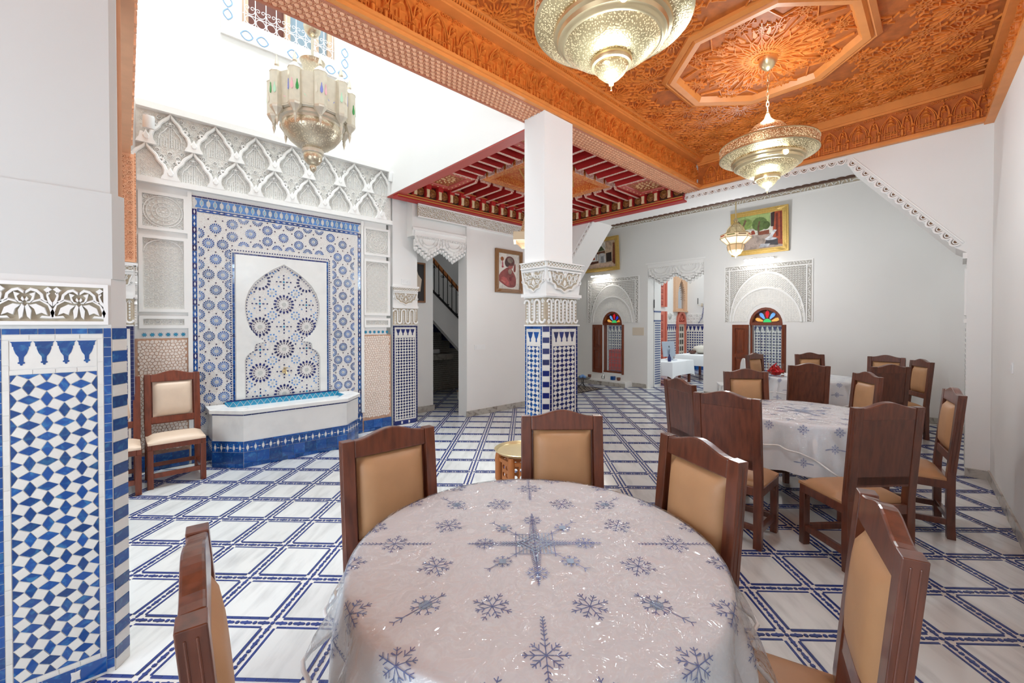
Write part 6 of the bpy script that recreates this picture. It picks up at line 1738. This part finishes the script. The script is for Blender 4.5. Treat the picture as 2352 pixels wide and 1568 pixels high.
    for i in range(30):                            # spandrels outside the big arch, lattice between the arches
        for j in range(26):
            x, z = -OW + .13 + (2 * OW - .26) * i / 29, 1.68 + 1.07 * j / 25
            rr = hypot(x, (z - zc) / 1.5); ri = hypot(x, (z - zc) / 1.13)
            if rr > .70: r.poly([(x - .016, z - .014), (x, z + .016), (x + .016, z - .004)], .013, .016)
            elif rr < .655 and ri > .64: r.poly([(x - .018, z), (x, z + .02), (x + .018, z), (x, z - .02)], .007, .014, 0, True)
            elif .37 < ri < .57: r.frus([(x - .012, z), (x, z + .014), (x + .012, z), (x, z - .014)], 0, .009, .6)
    r.build('stucco_relief', STUC, win, kind='stuff')
    return win
far_window(2, 2.70, 'right far arched window with stained glass fan, chestnut shutters and carved surround', True)
far_window(3, 6.37, 'left far arched window with stained glass fan, chestnut shutters and carved surround', False)
# low sill bench under the left window
b = MB(FW); b.box(-8.3, -5.75, 0, .14, 0, .35); o = struct('trim_1', b, WALLG, 'low white bench step under the left far window')
baseboard('baseboard_bench', 9.25, 8.2, 9.25, 5.75, .1, 'marble skirting of the low bench under the window')
def small(name, mb, m, label, cat, **k):
    o = mb.build(name, m, None, **k); return tag(o, label, cat)
small('glass_bottle', MB().lathe([(.04, .14), (.045, .17), (.04, .22), (.012, .26), (.01, .3), (.014, .31)], 14, 0, 9.42, 6.53), GLASS, 'small clear glass bottle on the bench below the left far window', 'bottle', smooth=50)
small('blue_cube', MB(T(9.42, 6.22, .14)).box(-.05, .05, -.05, .05, 0, .1), BLUE, 'blue glazed cube holder on the bench below the left far window', 'box', bevel=.008)
small('brown_cup', MB().lathe([(.035, .14), (.05, .16), (.052, .22), (.045, .22), (.03, .15)], 12, 0, 9.42, 6.05), DKWOOD, 'brown cup on the right end of the bench under the left window', 'cup', smooth=40)
small('brown_cup', MB().lathe([(.035, .14), (.05, .16), (.052, .22), (.045, .22), (.03, .15)], 12, 0, 9.42, 6.98), DKWOOD, 'brown cup below the open left shutter on the bench', 'cup', smooth=40)
# plate label on the wall between window and doorway
b = MB(FW @ T(-5.59, 1.33)); b.box(-.16, .16, 0, .2, 0, .012)
small('wall_plaque', b, mat('beige_plaque', (222, 208, 188), .6), 'beige rectangular plaque on the wall left of the far doorway', 'plaque', bevel=.003)
# tray stand and rug near the left window
rg = thing('rug', 'dark rug with pale pattern on the corridor floor beside the arch', 'rug', (8.2, 6.45, 0))
b = MB(); b.box(7.65, 8.72, 6.02, 6.95, .001, .008); b.build('pile', mat('dark_rug', (58, 50, 50), .95), rg)
b = MB(T(7.65, 6.02, .008)); scroll(b, .06, 1.0, .06, .86, .16, .016, .002); b.build('rug_pattern', mat('rug_beige', (170, 156, 140), .95), rg, kind='stuff')
tr = thing('tray_stand', 'low metal tray stand with slim legs on the dark rug', 'stand', (8.38, 6.42, .008))
MB().lathe([(0, .25), (.17, .25), (.19, .27), (.2, .268), (.18, .24), (0, .24)], 24).build('tray', mat('dull_metal', (150, 148, 146), .35, metal=.8), tr, local=True, smooth=50)
for k in range(3):
    a = 2.1 * k; MB().tube([(.03 * cos(a), .03 * sin(a), .24), (.02 * cos(a), .02 * sin(a), .12), (.13 * cos(a), .13 * sin(a), .0)], .008, 6).build('leg', IRON, tr, local=True)
b = MB(T(8.38, 6.42, .26)); 
for x, y, r_ in ((-.06, .02, .05), (.05, .04, .055), (.0, -.06, .045)): b.ball((x, y, r_ * .8), r_, 0, 10, 6, .8)
small('blue_bundle', b, mat('pale_blue_cloth', (120, 160, 214), .7), 'pale blue wrapped bundle on the tray stand', 'bundle', smooth=60)

# ---- framed pictures
def picture(name, label, M, W, H, f, fm_, bg, shapes, fd=.05):
    """frame of four mitred bars around a flat canvas; shapes = (colour, polygon in 0..1)"""
    t = thing(name, label, 'picture', tuple(M @ Vector((W / 2, H / 2, 0))))
    b = MB(M)
    for a, c, d, e in (((0, 0), (W, 0), (W - f, f), (f, f)), ((W, 0), (W, H), (W - f, H - f), (W - f, f)), ((W, H), (0, H), (f, H - f), (W - f, H - f)), ((0, H), (0, 0), (f, f), (f, H - f))):
        b.prism([a, c, d, e], 0, fd)
        mx_, my_ = (a[0] + c[0] + d[0] + e[0]) / 4, (a[1] + c[1] + d[1] + e[1]) / 4
        b.frus([(mx_ + (q[0] - mx_) * .94, my_ + (q[1] - my_) * .5) if abs(a[1] - c[1]) < 1e-6 else (mx_ + (q[0] - mx_) * .5, my_ + (q[1] - my_) * .94) for q in (a, c, d, e)], fd, fd + .012, .8)
    b.build('frame', fm_, t)
    b = MB(M); ms = [mat('paint_%d_%d_%d' % bg, bg, .55, second=(tuple(int(v * .86) for v in bg), 7, .45, .7))]; b.box(f, W - f, f, H - f, 0, fd * .4)
    for k, (c, pl) in enumerate(shapes):
        m = mat('paint_%d_%d_%d' % c, c, .55, second=(tuple(int(v * .72) for v in c), 9, .45, .75))
        if m not in ms: ms.append(m)
        b.prism([(f + (W - 2 * f) * x, f + (H - 2 * f) * y) for x, y in pl], fd * .4, fd * .4 + .0012 + .0006 * k, ms.index(m))
    b.build('canvas', ms, t)
    return t
def ell(x, y, rx, ry, n=12, a0=0, a1=2 * pi): return [(x + rx * cos(a0 + (a1 - a0) * k / n), y + ry * sin(a0 + (a1 - a0) * k / n)) for k in range(n + (0 if a1 - a0 > 6.2 else 1))]
def soft(pl, n=2):
    for _ in range(n):
        pl = [q for i in range(len(pl)) for q in ((pl[i - 1][0] * .25 + pl[i][0] * .75, pl[i - 1][1] * .25 + pl[i][1] * .75), (pl[i][0] * .75 + pl[(i + 1) % len(pl)][0] * .25, pl[i][1] * .75 + pl[(i + 1) % len(pl)][1] * .25))]
    return pl
tilt_ = Matrix.Rotation(radians(4), 4, 'X')
garden = [((168, 190, 120), [(0, .55), (.75, .6), (.75, 1), (0, 1)]), ((232, 228, 214), [(0, .4), (.8, .42), (.8, .62), (0, .6)]), ((184, 164, 152), [(0, 0), (1, 0), (1, .3), (.75, .42), (0, .42)]),
    ((104, 128, 66), ell(.52, .72, .17, .2)), ((136, 160, 84), ell(.2, .78, .16, .16)), ((88, 108, 52), ell(.66, .66, .08, .12)), ((110, 84, 60), [(.48, .4), (.52, .42), (.51, .66), (.54, .8), (.5, .8), (.47, .62)]), ((120, 96, 70), [(.13, .42), (.18, .42), (.17, .7), (.24, .88), (.19, .9), (.14, .72), (.06, .9), (.02, .86), (.11, .7)]),
    ((166, 70, 46), ell(.37, .44, .05, .12, 10, 0, pi)), ((140, 74, 50), [(.5, .4), (.72, .4), (.72, .52), (.5, .5)]), ((176, 76, 40), [(.8, .12), (1, .06), (1, 1), (.84, 1), (.8, .7)]), ((120, 44, 24), [(.86, .3), (.91, .3), (.91, .96), (.86, .96)]), ((120, 44, 24), [(.95, .2), (.98, .2), (.98, .98), (.95, .98)]), ((60, 40, 34), [(.76, .6), (.82, .6), (.84, 1), (.76, .98)]), ((72, 66, 70), [(.62, .1), (.9, .06), (.9, .24), (.66, .26)]), ((226, 226, 228), [(.62, .26), (.74, .24), (.88, .48), (.82, .5), (.72, .34)]), ((210, 210, 214), ell(.76, .25, .12, .035)), ((196, 196, 200), [(.5, .04), (.7, .04), (.74, .12), (.54, .14)])]
picture('framed_painting', 'large gold framed painting of a tree-lined village square over the right window', FW @ T(-3.34, 3.06, .02) @ tilt_, 1.05, .9, .1, GOLDF, (206, 198, 186), garden)
court = [((212, 190, 160), [(0, .55), (1, .6), (1, 1), (0, 1)]), ((70, 46, 34), [(.02, .64), (.36, .68), (.36, .86), (.02, .84)]), ((232, 226, 216), [(.36, .62), (.66, .66), (.66, 1), (.36, .98)]), ((206, 178, 150), [(.66, .5), (1, .52), (1, 1), (.66, 1)]), ((50, 36, 30), [(.68, .2), (.86, .22), (.86, .56), (.68, .54)]), ((132, 70, 40), [(.88, .1), (1, .1), (1, .9), (.92, .9)]), ((236, 234, 230), [(.04, .26), (.4, .26), (.4, .62), (.04, .62)]), ((176, 172, 176), [(.1, .3), (.36, .3), (.36, .56), (.1, .56)]), ((236, 234, 230), [(.15, .3), (.32, .3), (.32, .5), (.23, .54), (.15, .5)]), ((178, 72, 34), ell(.235, .34, .055, .12, 10, 0, pi)), ((92, 50, 30), [(.02, .16), (.4, .2), (.4, .28), (.02, .26)]),
    ((112, 66, 40), [(.36, .54), (.64, .56), (.64, .64), (.36, .62)]), ((86, 92, 58), [(.36, .64), (.64, .66), (.56, .78), (.5, .86), (.42, .78)]), ((206, 204, 204), [(.42, .16), (.66, .18), (.66, .5), (.58, .56), (.48, .56), (.42, .48)]), ((150, 150, 154), [(.5, .2), (.6, .2), (.6, .44), (.5, .44)]), ((216, 184, 160), [(.0, .0), (1, .0), (.9, .16), (.4, .2), (.1, .12)])]
picture('framed_painting', 'gold framed painting of an old fountain court over the left window', FW @ T(-7.25, 3.06, .02) @ tilt_, 1.13, .9, .1, GOLDF, (200, 176, 150), court)
bust = [((150, 74, 70), [(.04, .38), (.0, .3), (.02, .22), (.2, .14), (.4, .06), (.62, .04), (.8, .08), (.84, .2), (.82, .36), (.74, .46), (.6, .6), (.42, .62), (.3, .56), (.14, .48)]), ((112, 62, 58), ell(.54, .78, .23, .16)), ((84, 52, 50), ell(.42, .74, .12, .12)), ((140, 122, 108), ell(.55, .82, .14, .08)), ((176, 96, 90), [(.44, .58), (.66, .58), (.7, .7), (.6, .66), (.48, .68)]), ((150, 70, 60), [(.7, .5), (.82, .5), (.8, .76), (.74, .7)]), ((166, 140, 124), ell(.54, .5, .09, .08)), ((190, 92, 88), [(.06, .3), (.3, .36), (.5, .2), (.56, .08), (.3, .12)]), ((196, 120, 106), [(.1, .26), (.34, .2), (.32, .17), (.12, .22)]), ((150, 84, 36), ell(.18, .84, .07, .06)), ((196, 96, 110), [(.17, .62), (.23, .62), (.21, .78), (.18, .78)]), ((170, 60, 70), ell(.2, .62, .04, .03)), ((150, 50, 60), [(.52, .34), (.62, .36), (.6, .24), (.54, .24)])]
picture('framed_print', 'brown framed print of a reddish turbaned bust on the stair wall', SM @ T(4.95, 2.2, .005), .68, .8, .07, mat('brown_picture_frame', (142, 100, 58), .4, noise=(20, .1)), (226, 220, 210), [(c, soft(pl)) for c, pl in bust], .04)
def picture_light(y, z, wd, label, power):
    t = thing('picture_light', label, 'lamp', (FX - .12, y, z))
    MB().tube([(-.0, -wd / 2, 0), (0, wd / 2, 0)], .016, 10).build('metal_tube', mat('nickel', (190, 186, 180), .25, metal=1), t, local=True, smooth=60)
    MB().tube([(-.016, -wd / 2 + .01, -.012), (-.016, wd / 2 - .01, -.012)], .017, 8).build('lit_strip', mat('lit_led_strip', (255, 252, 244), .4, emit=((255, 252, 246), 14)), t, local=True)
    MB().box(-.0, .115, -.06, .06, -.006, .006).tube([(0, -.06, 0), (.11, -.04, 0)], .005, 5).build('bracket', BRASS, t, local=True)
    l = area('picture_light_glow', (FX - .12, y, z - .035), (0, radians(20), 0), .02, wd, power, (1, .97, .92)); return t
picture_light(2.80, 2.95, .55, 'lit white picture light under the large village painting', 1.6)
picture_light(6.66, 2.94, .62, 'slim picture light under the fountain court painting', 3.2)
lambrequin(wf, FW @ T(-D1, 3.06, -.02), D1 - D0, .42, 2, STUC)
b = MB(FW); b.box(-D1 - .05, -D0 + .05, 3.1, 3.14, 0, .012); b.build('door_lintel', STUC, wf)
# ================================================================ the second courtyard beyond the doorway
BXX, BY = 14.9, 6.8
b = MB().box(12.4, 15.1, BY, BY + .2, 0, 7).box(BXX, BXX + .2, -1, BY, 0, 7).box(12.3, 12.4, BY, 9, 0, 7).box(9.9, 12.4, 9, 9.2, 0, 7)
wb = struct('wall_far_courtyard', b, WHITE, 'bright white walls of the second courtyard with tiled dado')
b = MB().box(9.9, 15.1, -1.2, -1, 0, 7); struct('wall_far_courtyard_south', b, WHITE, 'white side wall of the second courtyard')
b = MB().box(9.9, 10.1, -1, 9, 4.9, 7); struct('wall_far_courtyard_front', b, WHITE, 'upper wall above the corridor seen from second courtyard')
DL = frame((12.4, BY, 0), (1, 0, 0), (0, 0, 1)); DX = frame((BXX, BY, 0), (0, -1, 0), (0, 0, 1)); DR = frame((12.3, 9, 0), (0, -1, 0), (0, 0, 1))
for M, L_, hx in ((DL, 2.5, 1.3), (DX, 4.6, 0), (DR, 2.2, 0)):
    MB(M).box(0, L_, .16, 1.62, 0, .006).build('dado_bed', WTILE, wb)
    g = MB(M); s_ = .085
    for i in range(int(L_ / s_)):
        for j in range(13): g.box(i * s_ + .012, i * s_ + .062, .22 + j * .09, .27 + j * .09, .004, .01)
    for i in range(int(L_ / .14)): x = .14 * (i + .5); g.prism([(x - .055, 1.55), (x - .03, 1.45), (x, 1.38), (x + .03, 1.45), (x + .055, 1.55)], .004, .01); 
    g.box(0, L_, 1.57, 1.61, .004, .012)
    g.build('dado_tiles', NAVY, wb, kind='stuff')
    row_tiles(wb, M, 0, L_, 0, .16, max(2, round(L_ / .2)), BLUE, 'skirting_tile', .01)
    r = MB(M); scroll(r, 0, L_, 1.66, 2.0, .1, .016, .02); r.box(0, L_, 1.62, 2.02, 0, .004); r.build('stucco_band', STUC, wb, kind='stuff')
# salmon doors (lower leaf and upper leaf)
def panel_door(n, M, W, z0, z1, rows, lab):
    b = MB(M); b.box(0, W, z0, z1, 0, .05); o = struct('door_%d' % n, b, PINK, lab)
    h_ = (z1 - z0 - .1) / rows
    for j in range(rows):
        z = z0 + .06 + h_ * j
        for x0_, x1_ in ((W * .12, W * .82),):
            MB(M).frus([(x0_, z), (x1_, z), (x1_, z + h_ - .06), (x0_, z + h_ - .06)], .05, .075, .82).build('door_panel', PINKD, o)
    MB(M).box(W, W + .07, z0, z1, 0, .09).box(-.05, 0, z0, z1, 0, .09).build('door_frame', PINK, o)
    return o
panel_door(1, frame((12.52, BY, 0), (1, 0, 0), (0, 0, 1)), .8, .0, 2.05, 7, 'salmon panelled lower door beyond the far doorway')
panel_door(2, frame((12.52, BY, 0), (1, 0, 0), (0, 0, 1)), .8, 2.2, 3.3, 5, 'salmon panelled upper shutter door beyond the far doorway')
small('round_plate', MB(DL @ T(1.32, 1.9)).lathe([(0, .04), (.1, .03), (.12, .01), (.12, 0)], 20), GREYT, 'round white plate hung on the wall of the second courtyard', 'plate', smooth=50)
# little arched door with lattice
M = frame((14.2, BY, 0), (1, 0, 0), (0, 0, 1)); W = .66
b = MB(M); b.box(0, .07, .1, 1.62, 0, .08).box(W - .07, W, .1, 1.62, 0, .08).box(0, W, 1.62, 1.7, 0, .085)
for k in range(10):
    a0, a1 = pi * k / 10, pi * (k + 1) / 10; b.prism([(W / 2 + r * cos(a), 1.7 + r * 1.2 * sin(a)) for r, a in ((.33, a0), (.33, a1), (.25, a1), (.25, a0))], 0, .08)
o = struct('door_3', b, PINK, 'small arched salmon door with open lattice in the second courtyard')
MB(M).prism([(W / 2 + .26 * cos(pi * k / 10), 1.7 + .31 * sin(pi * k / 10)) for k in range(11)], 0, .02).build('fan_ground', PINKD, o)
for k in range(5): a = pi * (k + .5) / 5; MB(M).bar((W / 2 + .05 * cos(a), 1.72 + .05 * sin(a), .02), (W / 2 + .25 * cos(a), 1.72 + .28 * sin(a), .02), .03, .03).build('fan_ray', PINK, o)
MB(M).box(.07, W - .07, .1, 1.62, .0, .03).build('lattice_ground', mat('cream_lattice', (232, 222, 206), .5), o)
for i in range(3):
    for j in range(6): MB(M).box(.12 + .15 * i, .2 + .15 * i, .2 + .235 * j, .36 + .235 * j, .03, .036).build('lattice_opening', BLACK, o)
# pointed mirror frame high on the same wall
M = frame((14.0, BY, 2.1), (1, 0, 0), (0, 0, 1)); t = thing('pointed_mirror', 'tan carved mirror frame with pointed arch high in the second courtyard', 'mirror', (14.45, BY - .05, 2.7))
LP = mat('light_carved_wood', (222, 180, 146), .6, noise=(20, .06))
ar = [(.62, 0), (.62, .62), (.55, .82), (.44, 1.0), (.36, 1.08)]
b = MB(M); b.prism([(0, 0), (.9, 0), (.9, 1.3), (0, 1.3)], 0, .02); b.prism([(0, 0), (.18, 0), (.18, .62), (.25, .82), (.36, 1.0), (.45, 1.1), (.45, 1.3), (0, 1.3)], .02, .09); b.prism([(.9, 0), (.72, 0), (.72, .62), (.65, .82), (.54, 1.0), (.45, 1.1), (.45, 1.3), (.9, 1.3)], .02, .09)
b.build('frame', LP, t); MB(M).box(-.02, .92, -.05, -.002, 0, .12).build('sill', LP, t); MB(M).prism([(.18, .08), (.72, .08), (.72, .62), (.65, .82), (.54, 1.0), (.45, 1.1), (.36, 1.0), (.25, .82), (.18, .62)], .02, .024).build('mirror_pane', mat('mirror_pane', (206, 214, 224), .05, metal=.9), t)
b = MB(M)
for k in range(9): a = .2 + .8 * k / 9; b.ball((.6 + .1 * (1 - a) - .16 * max(0, a - .55) * 2, .25 + .85 * a, .09), .022, 0, 6, 4)
b.build('bead_row', LP, t, kind='stuff')
# tiled column inside the doorway with sconce garland; second garland on the right wall
t = thing('tiled_column', 'slim column with grey blue tile grid just inside the far doorway', 'pillar', (10.1, 5.5, 0))
MB().box(9.96, 10.3, 5.34, 5.75, 0, 3.3).build('shaft', WHITE, t)
for M, L_ in ((frame((9.96, 5.75, 0), (0, -1, 0), (0, 0, 1)), .41), (frame((9.96, 5.34, 0), (1, 0, 0), (0, 0, 1)), .34)):
    g = MB(M)
    for j in range(27):
        for i in range(6): g.box(.03 + i * (L_ - .05) / 6, .03 + (i + .75) * (L_ - .05) / 6, .06 + .06 * j, .095 + .06 * j, -.002, .005)
    g.box(.0, L_, 1.68, 1.72, 0, .006).box(0, L_, 1.92, 1.96, 0, .006); g.build('tile_grid', mat('slate_blue_tile', (92, 108, 150), .3), t, kind='stuff')
def sconce(x, y, z, label, nx_, garl):
    t = thing('wall_sconce', label, 'lamp', (x, y, z))
    M = frame((0, 0, 0), (nx_[1], nx_[0], 0), (0, 0, 1))
    for s in (-1, 1):
        MB(M).tube([(0, 0, 0), (s * .06, -.03, .05), (s * .11, -.01, .06), (s * .12, .03, .06)], .008, 6).build('arm', SILV, t, local=True)
        MB(M).tube([(s * .12, .03, .06), (s * .12, .24, .06)], .012, 8).build('candle', IRON, t, local=True)
    MB(M).box(-.03, .03, -.05, .05, -.02, .01).build('back_plate', SILV, t, local=True)
    g = MB(M); R_ = random.Random(4)
    for k in range(200):
        f_ = k / 200; p = garl(f_); a, q = R_.uniform(0, 6.28), R_.uniform(-1, 1); l = .05
        d = Vector((cos(a) * sqrt(1 - q * q), sin(a) * sqrt(1 - q * q), q)) * l; c = Vector(p)
        g.add([c - d * .2 + Vector((.006, 0, 0)), c + d, c - d * .2 - Vector((.006, 0, .004))], [(0, 1, 2)])
    gm = g.build('tinsel_garland', mat('blue_tinsel', (40, 60, 170), .25, metal=.6), None); gm.matrix_basis = T(x, y, z); tag(gm, 'blue tinsel garland hung on the sconce ' + label.split(' ', 2)[2], 'garland')
sconce(9.95, 5.43, 2.0, 'silver sconce on the tiled column by far doorway', (-1, 0), lambda f: (.1 - .2 * f if f < .4 else .0 - .04 * f, .02 - .1 * sin(pi * f / .4) if f < .4 else -.02 - .55 * (f - .4) / .6, .05))
sconce(BXX - .02, 6.18, 2.3, 'silver sconce on the right wall of second courtyard', (-1, 0), lambda f: (.1 - .1 * f if f < .75 else .02 - .5 * (f - .75), .1 - .75 * f, .05))
# two cloth-covered tables, the computer back, the sheepskin bundle
def cloth_table(label, lab2, x0, x1, y0, y1, z, hem, legs):
    t = thing('dining_table', label, 'table', ((x0 + x1) / 2, (y0 + y1) / 2, 0))
    MB().box(x0, x1, y0, y1, z - .03, z - .004).build('tabletop', RDWOOD, t)
    for x, y in ((x0 + .08, y0 + .08), (x1 - .08, y0 + .08), (x0 + .08, y1 - .08), (x1 - .08, y1 - .08)): MB().box(x - .03, x + .03, y - .03, y + .03, 0, z - .03).build('leg', RDWOOD, t)
    b = MB(); n = 14; pts = []
    for k in range(n): pts.append((x0 + (x1 - x0) * k / n, y0))
    for k in range(n): pts.append((x1, y0 + (y1 - y0) * k / n))
    for k in range(n): pts.append((x1 - (x1 - x0) * k / n, y1))
    for k in range(n): pts.append((x0, y1 - (y1 - y0) * k / n))
    N = len(pts); cx_, cy_ = (x0 + x1) / 2, (y0 + y1) / 2
    top = [(x, y, z) for x, y in pts]; mid = [(cx_ + (x - cx_) * 1.02, cy_ + (y - cy_) * 1.02, z - .02) for x, y in pts]
    low = []
    for k, (x, y) in enumerate(pts):
        q = k % n; cor = abs(q - n / 2) / (n / 2); w_ = .012 * sin(k * 2.1)
        low.append((cx_ + (x - cx_) * (1.04 + w_ + .04 * cor ** 4), cy_ + (y - cy_) * (1.04 + w_ + .04 * cor ** 4), z - hem * (1 + .22 * cor ** 6)))
    b.add(top + mid + low, [tuple(range(N))] + [(k, N + k, N + (k + 1) % N, (k + 1) % N)[::-1] for k in range(N)] + [(N + k, 2 * N + k, 2 * N + (k + 1) % N, N + (k + 1) % N)[::-1] for k in range(N)])
    o = b.build('tablecloth', CLOTH, None, smooth=50); tag(o, lab2, 'tablecloth')
cloth_table('low desk under a white cloth just beyond the far doorway', 'white cloth on the low desk beyond the far doorway', 10.36, 11.6, 5.05, 5.8, .62, .36, 0)
cloth_table('table under a white cloth further back in the second courtyard', 'white cloth on the table further back in second courtyard', 12.0, 13.6, 4.55, 5.75, .72, .3, 0)
t = thing('desktop_computer', 'back of a silver desktop computer on the low white desk', 'computer', (11.1, 5.45, .622))
SV = mat('silver_plastic', (178, 190, 206), .3, metal=.4)
CMx = frame((10.8, 5.5, .622), (.83, -.16, 0), (0, 0, 1))
b = MB(CMx @ Matrix.Rotation(radians(-8), 4, 'X')); b.box(0, .52, .1, .52, -.025, .0); b.build('case', SV, t, bevel=.012)
b = MB(CMx); b.prism([(.2, 0), (.36, 0), (.33, .3), (.23, .3)], .0, .02); b.box(.17, .39, 0, .012, -.08, .13); b.build('stand', SV, t)
b = MB(CMx @ Matrix.Rotation(radians(-8), 4, 'X') @ T(.27, .37, .0)); b.prism([(0, -.022), (.012, -.026), (.022, -.014), (.024, .002), (.016, .012), (.02, .018), (.012, .022), (.0, .016), (-.014, .02), (-.024, .006), (-.02, -.014), (-.01, -.026)], 0, .002).prism([(0, .026), (.008, .03), (.012, .04), (.003, .036)], 0, .002)
b.build('rear_emblem', mat('dark_grey_emblem', (60, 64, 74), .3), t)
small('blue_bottle', MB(T(10.6, 5.25, .622)).lathe([(.04, 0), (.045, .02), (.045, .1), (.02, .15), (.018, .19)], 12), NAVY, 'small dark blue bottle on the desk before the computer', 'bottle', smooth=50)
b = MB(T(12.75, 5.1, .725)); b.ball((0, .2, .13), .26, 0, 12, 8, .5); b.ball((.05, -.12, .14), .3, 0, 12, 8, .47); b.ball((.3, -.3, .12), .22, 0, 12, 8, .54)
small('fleece_bundle', b, mat('off_white_fleece', (222, 216, 204), .95, bump=(40, .6, 'noise')), 'off-white fleece bundle lying on the further white table', 'bundle', smooth=70)
b = MB(T(12.52, 5.48, .725)); b.lathe([(.05, 0), (.1, .03), (.11, .1), (.09, .1), (.06, .03)], 14); small('dark_bowl', b, DKWOOD, 'dark wooden bowl beside the fleece bundle', 'bowl', smooth=50)
# red chest seen through the left window
t = thing('red_chest', 'red wooden chest in the second courtyard seen through the left far window', 'chest', (11.9, 7.6, 0))
MB().box(11.7, 12.1, 7.2, 7.9, .1, .72).build('body', RED, t, bevel=.01); MB().box(11.67, 12.13, 7.17, 7.93, .72, .78).build('lid', RED, t, bevel=.008)
for x in (11.75, 12.05):
    for y in (7.25, 7.85): MB().box(x - .03, x + .03, y - .03, y + .03, 0, .1).build('foot', DKWOOD, t)
print('objects', len(bpy.data.objects), 'tris', sum(sum(len(p.vertices) - 2 for p in m.polygons) for m in bpy.data.meshes))
